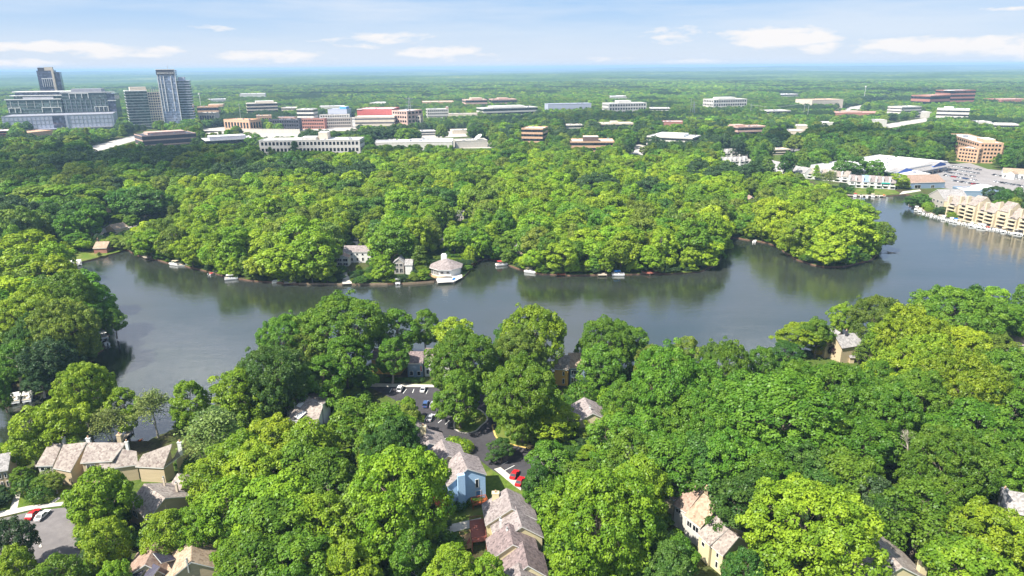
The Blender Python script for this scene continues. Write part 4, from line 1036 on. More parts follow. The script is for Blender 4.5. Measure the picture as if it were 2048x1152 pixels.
def gab(A, B, depth, zl, zr, zp, t=.5, back=0.0, shift=0.0):
    """gable end along A-B (eave or base points), ridge running away from it"""
    a, b_, L, u, v = _frame(A, B); a = a + v * back + u * shift; b_ = b_ + v * back + u * shift; m = a + u * L * t
    q = lambda p, k, z: (*(p + v * k), z)
    return [([q(a, 0, zl), q(m, 0, zp), q(m, depth, zp), q(a, depth, zl)], {1}), ([q(m, 0, zp), q(b_, 0, zr), q(b_, depth, zr), q(m, depth, zp)], {3})]


def rid(A, B, depth, zf, zb, zp, t=.5):
    """eave along A-B, ridge parallel to it"""
    a, b_, L, u, v = _frame(A, B); q = lambda p, k, z: (*(p + v * k), z)
    return [([q(a, 0, zf), q(b_, 0, zf), q(b_, depth * t, zp), q(a, depth * t, zp)], {2}), ([q(a, depth * t, zp), q(b_, depth * t, zp), q(b_, depth, zb), q(a, depth, zb)], {0})]


def shed(A, B, depth, zf, zb):
    a, b_, L, u, v = _frame(A, B); q = lambda p, k, z: (*(p + v * k), z)
    return [([q(a, 0, zf), q(b_, 0, zf), q(b_, depth, zb), q(a, depth, zb)], set())]


def inset(poly, skip, d):
    n = len(poly); lines = []
    for i in range(n):
        p, q = np.array(poly[i][:2]), np.array(poly[(i + 1) % n][:2]); t = (q - p) / np.linalg.norm(q - p); nrm = np.array((-t[1], t[0]))
        lines.append((p + nrm * (0 if i in skip else d), t))
    out = []
    for i in range(n):
        (p, t), (q, s) = lines[i - 1], lines[i]
        den = t[0] * s[1] - t[1] * s[0]
        k = ((q - p)[0] * s[1] - (q - p)[1] * s[0]) / den
        out.append(p + t * k)
    return out


def house(name, label, vols, wall, roof, cat='house', group=None, windows=(), chimneys=(), phrase=None, guard=None, over=0.35, trim='white_paint', skylights=(), z0=0.0, clear=True):
    """vols: list of facet lists; windows: (volume, facet, edge, t0, t1, z0, z1[, 'door material'])"""
    o = np.mean([f[0][k][:2] for v in vols for f in v for k in range(len(f[0]))], axis=0)
    root = empty(name, (*o, 0), 0, label, cat, group)
    wl_, rf, tr = MB(), MB(), MB(); walls = {}
    wms = wall if isinstance(wall, (list, tuple)) else [wall] * len(vols); rms = roof if isinstance(roof, (list, tuple)) else [roof] * len(vols)
    for vi, v in enumerate(vols):
        for fi, (pts, skip) in enumerate(v):
            pts = [np.array((p[0] - o[0], p[1] - o[1], p[2])) for p in pts]
            n_ = np.cross(pts[1] - pts[0], (pts[2] + pts[-1]) / 2 - pts[0]); n_ /= n_[2] and np.linalg.norm(n_) * np.sign(n_[2]) or 1
            zat = lambda p, c=pts[0], nn=n_: c[2] - ((p[0] - c[0]) * nn[0] + (p[1] - c[1]) * nn[1]) / nn[2]
            for p in pts: p[2] = zat(p)
            th = 0.28; lift = 0.0 if fi == 0 else 0.004
            rm = M[rms[vi]]
            rf.face([tuple(p + (0, 0, lift)) for p in pts], rm)
            for i in range(len(pts)):
                j = (i + 1) % len(pts)
                tr.face([tuple(pts[i] - (0, 0, th)), tuple(pts[j] - (0, 0, th)), tuple(pts[j] - (0, 0, .01)), tuple(pts[i] - (0, 0, .01))], M[trim])
            tr.face([tuple(p - (0, 0, th)) for p in reversed(pts)], M[trim])
            ip = inset(pts, skip, over); walls[(vi, fi)] = ip
            wl_.prism([tuple(p) for p in ip], z0, [zat(p) - th + .02 for p in ip], M[wms[vi]])
    wl_.build('wall', root); rf.build('roof', root); tr.build('fascia', root)
    for wd in windows:
        vi, fi, e, t0, t1, za, zb = wd[:7]; ip = walls[(vi, fi)]; p, q = ip[e], ip[(e + 1) % len(ip)]
        t = (q - p); Lw = np.linalg.norm(t); t = t / Lw; w = (t1 - t0) * Lw; c_ = p + (q - p) * (t0 + t1) / 2; ang = math.atan2(t[1], t[0])
        isdoor = len(wd) > 7
        mb = MB(); fr = .13
        mb.box((0, -.03, 0), (fr, .14, zb - za), M[trim]) if False else None
        for (cx, cz, sx_, sz_) in ((-w / 2 + fr / 2, 0, fr, zb - za), (w / 2 - fr / 2, 0, fr, zb - za), (0, 0, w - 2 * fr, fr), (0, zb - za - fr, w - 2 * fr, fr)):
            mb.box((cx, -.02, cz), (sx_, .16, sz_), M[trim])
        if w > 1.5 and not isdoor: mb.box((0, -.02, fr), (.1, .15, zb - za - 2 * fr), M[trim])
        fo_ = mb.build('door' if isdoor else 'window', root, (*c_, za), ang)
        mb = MB(); mb.box((0, -.01, fr), (w - 2 * fr, .09, zb - za - 2 * fr), M[wd[7]] if isdoor else M['glass']); mb.build('door_leaf' if isdoor else 'pane', fo_)
    for ch in chimneys:
        (px, py, zt), sx_, sy_, mat_ = ch[:4]; zb = ch[4] if len(ch) > 4 else 0
        p = np.array(P(px, py, zt)[:2]) - o
        mb = MB(); rz = ch[5] if len(ch) > 5 else 0
        mb.box((p[0], p[1], zb), (sx_, sy_, zt - zb), M[mat_], rz); mb.box((p[0], p[1], zt), (sx_ + .16, sy_ + .16, .18), M[mat_], rz)
        c_ = mb.build('chimney', root)
        mb = MB(); mb.tube((p[0], p[1], zt + .1), (p[0], p[1], zt + .8), .2, .2, M['orange_brick'] if sx_ > .5 else M['steel'], 8); mb.build('flue', c_)
    for (p4, mat_) in skylights:
        q = [np.array(P(*t)) - (*o, 0) for t in p4]; mb = MB(); mb.face([tuple(t) for t in q], M[mat_])
        nn = np.cross(q[1] - q[0], q[2] - q[0]); nn /= np.linalg.norm(nn); nn *= np.sign(nn[2])
        for i in range(4): mb.face([tuple(q[i] - nn * .2), tuple(q[(i + 1) % 4] - nn * .2), tuple(q[(i + 1) % 4]), tuple(q[i])], M['steel'])
        mb.build('solar_panel' if mat_ == 'solar' else 'skylight', root)
    if guard: GUARD.append((*guard, math.hypot(*o) - 3))
    if clear:
        for v in vols:
            for pts, s in v: CLEAR.append([(p[0], p[1]) for p in pts])
    q = proj([(o[0], o[1], 6)]); BLD.append((phrase or label, float(q[0][0]), float(q[1][0])))
    return root


def W2(v, f, e, n, za, zb, w=.5):
    return [(v, f, e, (i + .5 - w / 2) / n, (i + .5 + w / 2) / n, za, zb) for i in range(n)]

def quad(*pts): return [([(*P(*p)[:2], p[2]) for p in pts], set())]
# --- near: pale blue end house and the row behind it
bl = ((896, 1018, 0), (975, 1003, 0))
vb = [gab(*bl, 9.0, 6.8, 8.3, 11, .52), gab(*bl, 9, 6.2, 7.6, 10.2, .5, back=9.02, shift=-3.0), gab(*bl, 9, 5.6, 7.0, 9.6, .5, back=18.04, shift=-6.5), gab(*bl, 9, 5.2, 6.6, 9.2, .5, back=27.06, shift=-10)]
rb = house('blue_townhouse', 'pale blue gabled end townhouse with a grey shingle row behind it', vb, ['blue_siding', 'cream_siding', 'slate_blue', 'cream_siding'], 'shingle_grey',
      windows=[(0, 0, 0, .62, .74, 2.6, 5.2), (0, 1, 0, .42, .62, 4.6, 7.2), (0, 1, 0, .42, .74, 1.3, 3.7, 'door_blue')] , chimneys=[((846, 853, 11.5), 1.6, 1.2, 'cream_siding', 4)], phrase='pale blue townhouse')
a, b_, L, u, v = _frame(*bl); o = np.array(rb.location[:2])
def rel(root, p): return np.array(p) - np.array(root.location[:2])
mb = MB(); c_ = rel(rb, a + u * L * .34 - v * .55); mb.box((*c_, 0), (1.9, 1.1, 10.0), M['blue_siding'], math.atan2(u[1], u[0])); mb.build('chimney_breast', rb)
def deck(name, label, poly, z, material, rail=True, phrase=None, stairs=None):
    poly = ccw([tuple(p) for p in poly]); o_ = np.mean(poly, axis=0); root = empty(name, (*o_, 0), 0, label, 'deck')
    pl = [(p[0] - o_[0], p[1] - o_[1]) for p in poly]
    mb = MB(); mb.prism(pl, z - .2, z, M[material], bottom=True); mb.build('deck_floor', root)
    for p in pl:
        mb = MB(); mb.box((p[0] * .96, p[1] * .96, 0), (.18, .18, z - .2), M[material]); mb.build('post', root)
    if rail:
        for i in range(len(pl)):
            p, q = np.array(pl[i]), np.array(pl[(i + 1) % len(pl)]); d = q - p; Lr = np.linalg.norm(d); ang = math.atan2(d[1], d[0]); n = max(2, int(Lr / .28)); mb = MB()
            mb.box((*((p + q) / 2), z + .95), (Lr, .12, .08), M[material], ang)
            for k in range(n + 1): pp = p + d * k / n; mb.box((pp[0], pp[1], z), (.06, .06, .95), M[material], ang)
            mb.build('railing', root)
    if stairs is not None:
        s0, s1, w = stairs; s0, s1 = np.array(s0) - o_, np.array(s1) - o_; n = 10; d = s1 - s0; ang = math.atan2(d[1], d[0]); mb = MB()
        for k in range(n): pp = s0 + d * (k + .5) / n; mb.box((pp[0], pp[1], z * (1 - (k + 1) / (n + 1)) - .06), (np.linalg.norm(d) / n, w, .12), M[material], ang)
        mb.build('stair', root)
    return root
e = a + u * L * .78
deck('entry_deck', 'small orange timber entry deck at the pale blue townhouse door', [e - u * 2.2, e + u * 1.8, e + u * 1.8 - v * 2.2, e - u * 2.2 - v * 2.2], 1.25, 'deck_orange')
e = a - u * .3
deck('side_deck', 'red brown timber deck with stairs on the left of the pale blue townhouse', [e - u * 3.2 - v * 1.8, e - u * .1 - v * 1.8, e - u * .1 + v * 4.5, e - u * 3.2 + v * 4.5], 2.6, 'deck_orange', stairs=(e - u * 2 - v * 1.9, e - u * 4.6 - v * 4.5, 1.3))

# --- near: cream row at the bottom centre
vc = [gab((971, 1051, 6), (1076, 1040, 6), 8.5, 6, 6, 10, .5), gab((990, 1088, 5.6), (1088, 1075, 5.6), 8.0, 5.6, 5.6, 9.4, .55), gab((978, 1122, 5.4), (1080, 1112, 5.4), 7.6, 5.4, 5.4, 9.2, .47), gab((1012, 1165, 5.2), (1100, 1156, 5.2), 8, 5.2, 5.2, 9, .5), gab((1000, 1210, 5.2), (1095, 1200, 5.2), 8, 5.2, 5.2, 8.6, .5)]
rc = house('cream_townhouse_row', 'cream townhouse row with stepped grey shingle gables beside a red deck', vc, 'cream_siding', ['shingle_grey', 'shingle_grey', 'shingle_dark', 'shingle_dark', 'shingle_grey'], windows=W2(0, 0, 3, 3, 1, 2.6), chimneys=[((991, 986, 9.5), 1.7, 1.2, 'cream_siding'), ((1001, 1040, 9.6), .5, .5, 'white_paint', 6), ((1014, 1060, 9), .4, .4, 'white_paint', 6)], phrase='cream townhouse row')
deck('red_deck', 'dark red timber deck on the left of the cream townhouse row', px_poly([(939, 1041), (967, 1037), (973, 1080), (944, 1084)], 3.0), 3.0, 'deck_red', stairs=(P(940, 1078, 3)[:2], P(925, 1100, 0)[:2], 1.4))
deck('tan_deck', 'lower tan timber landing below the dark red deck', px_poly([(919, 1071), (940, 1066), (944, 1094), (922, 1100)], 1.0), 1.0, 'deck_tan')

# --- near: tan row on the right of the centre
vr = [rid((1322, 982, 6.5), (1349, 1001, 6.5), 12, 6.5, 6.5, 10), rid((1346, 1009, 6), (1373, 1026, 6), 13, 6, 6, 10.4), rid((1368, 1031, 6), (1401, 1056, 6), 12, 6, 6, 10.2), rid((1394, 1066, 6), (1419, 1091, 6), 11, 6, 6, 9.6), rid((1420, 1091, 5.6), (1446, 1112, 5.6), 9, 5.6, 5.6, 9)]
house('cream_townhouse_row', 'cream townhouse row with brown shingle slopes, right of the big round tree', vr, ['cream_siding', 'white_stone', 'white_stone', 'cream_siding', 'cream_siding'], ['shingle_rust', 'shingle_rust', 'shingle_tan', 'shingle_brown', 'shingle_brown'],
      windows=[(1, 0, 0, .1, .55, 4.2, 5.4), (2, 0, 0, .1, .45, 3.6, 5.3), (2, 0, 0, .5, .92, 3.6, 5.3), (4, 0, 0, .42, .68, 3.7, 5.0), (4, 0, 0, .42, .68, .9, 2.7), (3, 0, 0, .3, .6, 3.7, 5)], chimneys=[((1413, 976, 10.8), .7, .7, 'tan_siding', 6), ((1370, 948, 10), 1, .8, 'cream_siding', 6)], phrase='brown roofed cream row')
# --- near: houses at the lower left
house('solar_house', 'brown roofed house with dark solar panels at the bottom left', [gab((243, 1162, 5.6), (338, 1152, 5.6), 9, 5.6, 5.6, 9.2, .55), gab((322, 1172, 5.6), (447, 1139, 5.6), 9.5, 5.6, 5.6, 9.6, .52)], 'tan_siding', ['shingle_rust', 'shingle_tan'],
      skylights=[([(258, 1149, 6.6), (292, 1122, 8.3), (303, 1124, 8.6), (276, 1156, 6.6)], 'solar'), ([(281, 1158, 6.6), (307, 1127, 8.6), (320, 1133, 8.6), (297, 1164, 6.6)], 'solar'), ([(306, 1106, 9.2), (334, 1103, 7.6), (352, 1118, 7.6), (323, 1126, 9.2)], 'solar')], chimneys=[((374, 1122, 10), .3, .3, 'steel', 7)], phrase='solar panel house')
house('tan_house', 'tan house with a pale brown shingle gable roof among lower left trees', [gab((296, 1039, 5.4), (386, 993, 5.4), 10.5, 5.4, 5.4, 8.8, .42), gab((352, 992, 4.6), (394, 976, 4.6), 6, 4.6, 5.8, 7.4, .5)], 'tan_siding', 'shingle_brown', windows=W2(0, 0, 3, 2, 2.5, 4.5), chimneys=[((327, 958, 8.8), .4, .4, 'beige_stone', 6), ((352, 968, 8.6), .5, .5, 'beige_stone', 5)], phrase='pale brown gabled house')
vt = [quad((71, 932, 5.8), (105, 931, 5.8), (125, 886, 9.4), (98, 886, 9.4)), quad((106, 936, 5.4), (141, 943, 5.0), (174, 886, 9.8), (126, 887, 9.8)), quad((160, 926, 6.8), (224, 922, 6.8), (252, 884, 9.6), (175, 886, 9.6)), quad((190, 941, 5.0), (276, 929, 5.0), (272, 897, 8.4), (222, 899, 8.2)), quad((270, 933, 5.0), (327, 936, 5.0), (346, 896, 9.2), (284, 900, 9.2)), quad((327, 936, 5.0), (370, 905, 6.2), (368, 893, 7.4), (346, 896, 9.2))]
house('tan_townhouse_row', 'long tan townhouse row with brown shingle slopes by the left inlet', vt, ['white_stone', 'tan_siding', 'tan_siding', 'tan_siding', 'tan_siding', 'tan_siding'], 'shingle_brown',
      windows=[(0, 0, 0, .12, .45, 4.0, 5.2), (0, 0, 0, .55, .88, 4.0, 5.2), (2, 0, 0, .12, .42, 4.4, 6.0), (2, 0, 0, .12, .42, 1.6, 3.2), (5, 0, 0, .3, .48, 3.4, 5.2), (5, 0, 0, .56, .74, 3.4, 5.2), (5, 0, 0, .3, .48, .9, 2.6), (5, 0, 0, .56, .74, .9, 2.6)],
      chimneys=[((126, 875, 10.6), .8, .6, 'white_paint', 7), ((176, 877, 10.8), 1.1, .6, 'white_paint', 7), ((238, 870, 11), 1.2, .9, 'tan_siding', 7), ((253, 884, 10.4), .8, .6, 'white_paint', 7), ((359, 885, 10), 1.1, .7, 'white_paint', 6)], phrase='tan townhouse row')
house('tan_house', 'tan house with a pale roof cut by the left frame edge', [rid((-45, 950, 6), (16, 940, 6), 9, 6, 6, 9)], 'tan_siding', 'shingle_pale', windows=W2(0, 0, 0, 5, 3.6, 5.2) + W2(0, 0, 0, 5, .8, 2.6), phrase='left edge tan house')
house('white_house', 'white walled house with a brown shingle roof deep in the near trees', [quad((574, 838, 5), (634, 848, 5), (645, 809, 8.4), (612, 792, 8.4)), quad((570, 815, 5.4), (588, 836, 5), (612, 792, 8.4), (622, 780, 8)), quad((612, 792, 8.4), (645, 809, 8.4), (661, 798, 7), (624, 779, 7.4))], 'white_paint', 'shingle_brown', windows=W2(1, 0, 0, 2, 2, 4), chimneys=[((645, 776, 9.4), 1.5, 1.1, 'white_paint', 4), ((589, 808, 8), .3, .3, 'steel', 5)],
      skylights=[([(592, 812, 7.2), (600, 803, 7.8), (608, 806, 7.8), (600, 815, 7.2)], 'white_paint'), ([(588, 834, 5.7), (606, 821, 6.9), (613, 824, 6.9), (597, 838, 5.7)], 'white_paint')], phrase='white walled house', clear=True)
house('white_townhouse', 'white townhouse with dark shutters and red door behind the parking court', [rid((740, 718, 6), (800, 722, 6), 9, 6, 6, 8.6), rid((812, 727, 6), (846, 727, 6), 9, 6, 6, 9), rid((846, 722, 6.4), (900, 724, 6.4), 10, 6.4, 6.4, 9.6)], ['yellow_siding', 'slate_blue', 'white_paint'], 'shingle_dark',
      windows=W2(2, 0, 0, 4, 4, 5.7) + W2(2, 0, 0, 4, 1, 2.8) + W2(1, 0, 0, 2, 1, 2.8) + W2(0, 0, 0, 4, 1, 2.6) + [(1, 0, 0, .84, .98, 2.6, 5, 'door_red')], chimneys=[((886, 698, 11), .8, .8, 'white_paint', 7)], phrase='red doored white townhouse')
house('yellow_townhouse', 'golden yellow townhouse joined to a blue grey one on the near shore', [rid((1107, 738, 6.5), (1138, 740, 6.5), 10, 6.5, 6.5, 10), rid((1138.2, 736, 6.9), (1173, 736, 6.9), 10.5, 6.9, 6.9, 10.6)], ['yellow_siding', 'slate_blue'], ['shingle_brown', 'shingle_tan'],
      windows=[(0, 0, 0, .58, .76, 3.9, 5.6), (0, 0, 0, .58, .76, .8, 2.8, 'glass'), (1, 0, 0, .08, .42, 4.2, 5.8), (1, 0, 0, .55, .75, 4.2, 5.6), (1, 0, 0, .08, .42, 1.0, 3.0)], chimneys=[((1168, 705, 11.4), .8, .8, 'red_brick', 8)], phrase='golden yellow townhouse')
house('faceted_house', 'tan timber house with angular pale roofs on the right shore', [gab((1652, 684, 7), (1690, 682, 7), 8, 6.5, 7.5, 10.6, .72), rid((1684, 697, 6.6), (1728, 690, 6.6), 9, 6.6, 5.5, 10.2), shed((1697, 707, 3.4), (1752, 696, 3.4), 4.2, 3.4, 6.0), rid((1700, 716, 2.4), (1712, 716, 2.4), 3, 2.4, 2.4, 3)], 'tan_siding', 'shingle_pale', trim='dark_brown', chimneys=[((1693, 662, 11.6), .9, .9, 'charcoal', 8)], phrase='angular tan house')
house('shingled_house', 'grey brown roof peeping between crowns right of the parking court', [gab((1148, 848, 4.8), (1222, 842, 4.8), 11, 4.8, 4.8, 8, .5)], 'cream_siding', 'shingle_grey', chimneys=[((1180, 815, 8.6), .4, .4, 'white_paint', 5)], phrase='hidden grey brown roof')
house('brown_house', 'dark brown roofed house cut by the bottom edge at right', [gab((1728, 1178, 5.6), (1866, 1165, 5.6), 15, 5.6, 5.6, 10.4, .5)], 'cream_siding', 'shingle_brown', chimneys=[((1848, 1118, 9.8), 1.6, 1.2, 'cream_siding'), ((1783, 1128, 10), .3, .3, 'rubber', 6)], skylights=[([(1742, 1115, 8.0), (1760, 1112, 9.2), (1772, 1122, 9.2), (1750, 1126, 8.0)], 'white_paint')], phrase='dark brown roofed house')
house('pale_house', 'pale roofed house with a grey chimney at the right frame edge', [rid((2008, 1022, 5.5), (2085, 1036, 5.5), 10, 5.5, 5.5, 8.6)], 'cream_siding', 'shingle_pale', chimneys=[((2010, 978, 10.4), 1.1, 1.1, 'grey_metal', 4)], phrase='pale right edge house')
house('tan_house', 'tan roofed house behind the conifer at the right edge of the near shore', [rid((2016, 690, 5), (2095, 690, 5), 9, 5, 5, 8.2)], 'tan_siding', 'shingle_tan', phrase='tan roof on the right shore')
# --- across the lake
house('lake_house', 'long white lake house with a screened porch across the water', [rid((685, 504, 6.6), (742, 504, 6.6), 9.5, 6.6, 6.6, 9.4), gab((671, 515.5, 5.2), (697, 515.5, 5.2), 6, 5.2, 5.2, 6.8, .5)], 'white_paint', ['shingle_grey', 'shingle_rust'],
      windows=W2(0, 0, 0, 5, 4.4, 5.8, .4) + W2(0, 0, 0, 5, 1, 3.2, .4) + [(1, 0, 0, .12, .92, 2.8, 4.6), (1, 1, 0, .08, .88, 2.8, 4.6), (1, 0, 0, .12, .92, .4, 2.2), (1, 1, 0, .08, .88, .4, 2.2)], guard=(668, 490, 742, 530), phrase='long white lake house', chimneys=[((676, 495, 8.4), 1.2, 1, 'dark_brown')])
house('grey_lake_house', 'grey lake house with a tall white arched front window', [gab((786, 525, 6.8), (808, 525, 6.8), 9, 6.8, 6.8, 9.2, .5), rid((808.5, 530, 5.6), (825, 530, 5.6), 8, 5.6, 5.6, 8)], ['grey_siding', 'white_paint'], 'shingle_pale', windows=[(0, 0, 0, .2, .9, 4.2, 6.2), (0, 1, 0, .1, .8, 4.2, 6.2), (0, 0, 0, .2, .9, .6, 3.4), (0, 1, 0, .1, .8, .6, 3.4)], guard=(785, 510, 815, 545), phrase='grey lake house')
c0 = np.array(P(893, 546, 0)[:2]); Ro = 9.4
ro = empty('octagonal_lake_house', (*c0, 0), 0, 'white octagonal lake house with a low grey roof and white chimney box', 'house')
oct_ = lambda r_, z, ph=math.pi / 8: [(r_ * math.cos(2 * math.pi * k / 8 + ph), r_ * math.sin(2 * math.pi * k / 8 + ph), z) for k in range(8)]
mb = MB(); mb.prism([p[:2] for p in oct_(Ro - .7, 0)], 0, 4.6, M['white_paint']); mb.build('wall', ro)
mb = MB(); ring = oct_(Ro + .4, 4.4); top = oct_(1.6, 8.2)
for k in range(8): j = (k + 1) % 8; mb.face([ring[k], ring[j], top[j], top[k]], M['shingle_grey']); mb.face([tuple(np.array(ring[k]) - (0, 0, .3)), tuple(np.array(ring[j]) - (0, 0, .3)), ring[j], ring[k]], M['white_paint'])
mb.face(top, M['shingle_grey']); mb.build('roof', ro)
mb = MB(); mb.box((-1.2, 1.5, 6), (3.2, 2.4, 4.2), M['white_paint']); mb.box((-1.2, 1.5, 10.2), (2.2, 1.6, .6), M['white_paint']); mb.build('chimney', ro)
for k in (5, 4, 6):
    p, q = np.array(oct_(Ro - .7, 0)[k - 1]), np.array(oct_(Ro - .7, 0)[k]); d = (q - p)[:2]; ang = math.atan2(d[1], d[0]); Lw = np.linalg.norm(d)
    n = 4 if k == 5 else 2
    for i in range(n):
        m_ = p[:2] + d * (i + .5) / n; mb = MB(); w = Lw / n * (.72 if k == 5 else .55); mb.box((0, 0, 0), (w, .2, 2.5 if k == 5 else 1.4), M['white_paint']); f_ = mb.build('window', ro, (*m_, .9 if k == 5 else 1.9), ang)
        mb = MB(); mb.box((0, -.03, .1), (w - .25, .2, (2.5 if k == 5 else 1.4) - .25), M['glass']); mb.build('pane', f_)
mb = MB(); mb.prism([p[:2] for p in oct_(Ro + 2.2, 0)][3:7] + [p[:2] for p in oct_(Ro - .4, 0)][3:7][::-1], 0, .5, M['deck_tan']); mb.build('terrace', ro)
GUARD.append((860, 508, 926, 562, math.hypot(*c0) - 3)); CLEAR.append([(c0[0] + p[0], c0[1] + p[1]) for p in oct_(Ro + 3, 0)]); BLD.append(('white octagonal lake house', 893, 535))
house('woodland_house', 'pale roofed house glimpsed in a gap of the far shore trees', [gab((1028, 499, 5), (1054, 498, 5), 9, 5, 5, 7.6, .5)], 'tan_siding', 'shingle_pale', windows=W2(0, 0, 0, 2, 1.5, 3.8), guard=(1030, 488, 1052, 506), phrase='pale house in the far shore gap')
house('woodland_house', 'tan banded house glimpsed in the middle of the peninsula woods', [rid((903, 430, 6.5), (928, 430, 6.5), 10, 6.5, 6.5, 9)], 'beige_stone', 'shingle_pale', windows=W2(0, 0, 0, 3, 3.8, 5.4) + W2(0, 0, 0, 3, .8, 2.4), guard=(906, 415, 926, 441), phrase='tan house in the peninsula woods')
house('woodland_house', 'brown roofed house glimpsed in the woods behind the island point', [gab((1494, 402, 5), (1514, 402, 5), 10, 5, 5, 8.5, .5)], 'dark_brown', 'shingle_rust', guard=(1498, 385, 1512, 398), phrase='brown roof behind the island point')
house('cove_house', 'hipped tan house with a brick wall on the left cove lawn', [rid((185, 497, 3.4), (213, 496, 3.4), 12, 3.4, 3.4, 6.4)], 'red_brick', 'shingle_tan', guard=(180, 470, 214, 501), chimneys=[((195, 478, 7.2), .9, .9, 'dark_brown', 4)], phrase='hipped tan cove house')
house('cove_house', 'tan roofed house beside the road above the left cove', [rid((229, 459, 3.4), (257, 453, 3.4), 11, 3.4, 3.4, 6.2)], 'tan_siding', 'shingle_tan', guard=(230, 444, 256, 458), phrase='tan house by the cove road')
house('cove_house', 'small pink brown roofed house behind the cove road', [rid((200, 426, 3.6), (222, 424, 3.6), 10, 3.6, 3.6, 6.5)], 'red_brick', 'shingle_tan', guard=(200, 412, 221, 424), phrase='small pink brown roofed house')
house('cove_house', 'brown roofed house poking above the bright left bank trees', [rid((50, 472, 4), (78, 470, 4), 11, 4, 4, 7.4)], 'tan_siding', 'shingle_rust', guard=(54, 459, 74, 466), phrase='brown roof above the left bank')
house('cove_house', 'dark roofed house in shade at the end of the cove road', [rid((301, 399, 4), (326, 399, 4), 10, 4, 4, 7)], 'charcoal', 'shingle_dark', guard=(302, 386, 325, 397), phrase='dark house at the cove road end')


def terrace_row(name, label, A, B, n, floors, depth, wall, roof, H, ridge, group=None, vis=None, phrase=None, stag=1.2, balcony=None, awning=None, cat='house', fins=True, seed=0, blue=None):
    """a row of attached houses: stepped units, fin chimneys, window openings and balconies"""
    a, b_, L, u, v = _frame(A, B); rz = math.atan2(u[1], u[0]); root = empty(name, (*a, 0), rz, label, cat, group); w = L / n; rr = np.random.default_rng(seed + n)
    wl_, rf, fi = MB(), MB(), MB(); fh = H / floors; wp = MB(); wp.box((0, 0, 0), (w * .5, .3, fh * .5), M['glass']); wp = wp.mesh('window'); bp_ = None
    if balcony: bp_ = MB(); bp_.box((0, -.7, 0), (w * .74, 1.5, .18), M[balcony]); bp_.box((0, -1.4, .18), (w * .74, .1, .85), M[balcony]); bp_ = bp_.mesh('balcony')
    for i in range(n):
        x0, x1 = i * w + .003, (i + 1) * w - .003; y0 = (i % 2) * stag + rr.uniform(0, .4); hh = H + rr.uniform(-.4, .4) + (1.6 * (i % 3 - 1) if stag > 2 else 0); m_ = M[wall]
        wl_.prism([(x0, y0), (x1, y0), (x1, depth), (x0, depth)], 0, hh, m_)
        rm = M[blue[1]] if blue and blue[0] == i else M[roof]
        zr = hh + ridge
        rf.face([(x0 - .1, y0 - .5, hh - .1), (x1 + .1, y0 - .5, hh - .1), (x1 + .1, depth * .62, zr), (x0 - .1, depth * .62, zr)], rm)
        rf.face([(x0 - .1, depth * .62, zr), (x1 + .1, depth * .62, zr), (x1 + .1, depth + .4, hh), (x0 - .1, depth + .4, hh)], rm)
        wl_.face([(x0, y0, hh - .02), (x0, depth * .62, zr - .08), (x0, depth, hh - .02)][::-1], m_); wl_.face([(x1, y0, hh - .02), (x1, depth * .62, zr - .08), (x1, depth, hh - .02)], m_)
        if fins:
            mb = MB(); mb.box((x0 + .5, y0 + 1.2, 0), (1.1, 2.8, hh + ridge * .95), m_); mb.build('chimney', root)
        for k in range(floors):
            link_mesh('window', wp, root, (x0 + w * .55, y0, k * fh + fh * .22))
            if balcony and k: link_mesh('balcony', bp_, root, (x0 + w * .55, y0, k * fh - .1))
        if awning and awning[0] == i:
            mb = MB(); mb.box((x0 + w * .5, y0 - 1, fh * 1.7), (w * 1.3, 2.2, .9), M[awning[1]]); mb.build('awning', root)
    wl_.build('wall', root); rf.build('roof', root)
    CLEAR.append([tuple(a + u * s + v * t) for s, t in ((-2, -3), (L + 2, -3), (L + 2, depth + 2), (-2, depth + 2))])
    mid = a + u * L / 2; q = proj([(*mid, H + ridge * .6), (*mid, 0)])
    GUARD.append((min(A[0], B[0]), float(q[1][0]), max(A[0], B[0]), vis or float(q[1][1]) - 4, math.hypot(*mid) - 3)); BLD.append((phrase or label, float(q[0][0]), float(q[1][0])))
    return root
terrace_row('white_town_house_row', 'white town house row with a teal awning on the far shore', (1696, 375), (1790, 379), 7, 2, 11, 'white_paint', 'shingle_grey', 5.8, 5.2, balcony='white_paint', awning=(5, 'teal_awning'), phrase='white row with the teal awning', blue=(2, 'slate_blue'))
terrace_row('white_town_house_row', 'white town house row behind the pale sycamore on the far shore', (1611, 357), (1694, 366), 6, 2, 11, 'white_paint', 'shingle_brown', 5.5, 5, balcony='white_paint', phrase='white row behind the sycamore', vis=364)
terrace_row('white_town_house_row', 'pale roofed town house row behind the island woods', (1524, 338), (1606, 358), 6, 2, 11, 'white_paint', 'shingle_pale', 5.5, 5, phrase='pale roofed row behind the island woods', vis=345)
terrace_row('white_town_house_row', 'white town house row nearest the stepped white office, in front', (1442, 334), (1498, 332), 6, 2, 11, 'white_paint', 'shingle_pale', 5.5, 5, phrase='front white row in the woods', vis=322)
terrace_row('white_town_house_row', 'white town house row nearest the stepped white office, behind', (1446, 316), (1496, 314), 6, 2, 11, 'white_paint', 'shingle_pale', 5.5, 5, phrase='rear white row in the woods', vis=306)
terrace_row('condominium_row', 'yellow stucco condominiums with balconies along the right shore', (1890, 431), (2003, 460), 6, 4, 15, 'condo_yellow', 'shingle_brown', 10.5, 6, balcony='condo_yellow', phrase='yellow condominiums', cat='apartments', stag=2.5)
terrace_row('condominium_row', 'yellow stucco condominiums cut by the right frame edge', (2009, 461), (2105, 482), 5, 4, 15, 'condo_yellow', 'shingle_brown', 10.5, 6, balcony='condo_yellow', phrase='right edge condominiums', cat='apartments', stag=2.5)
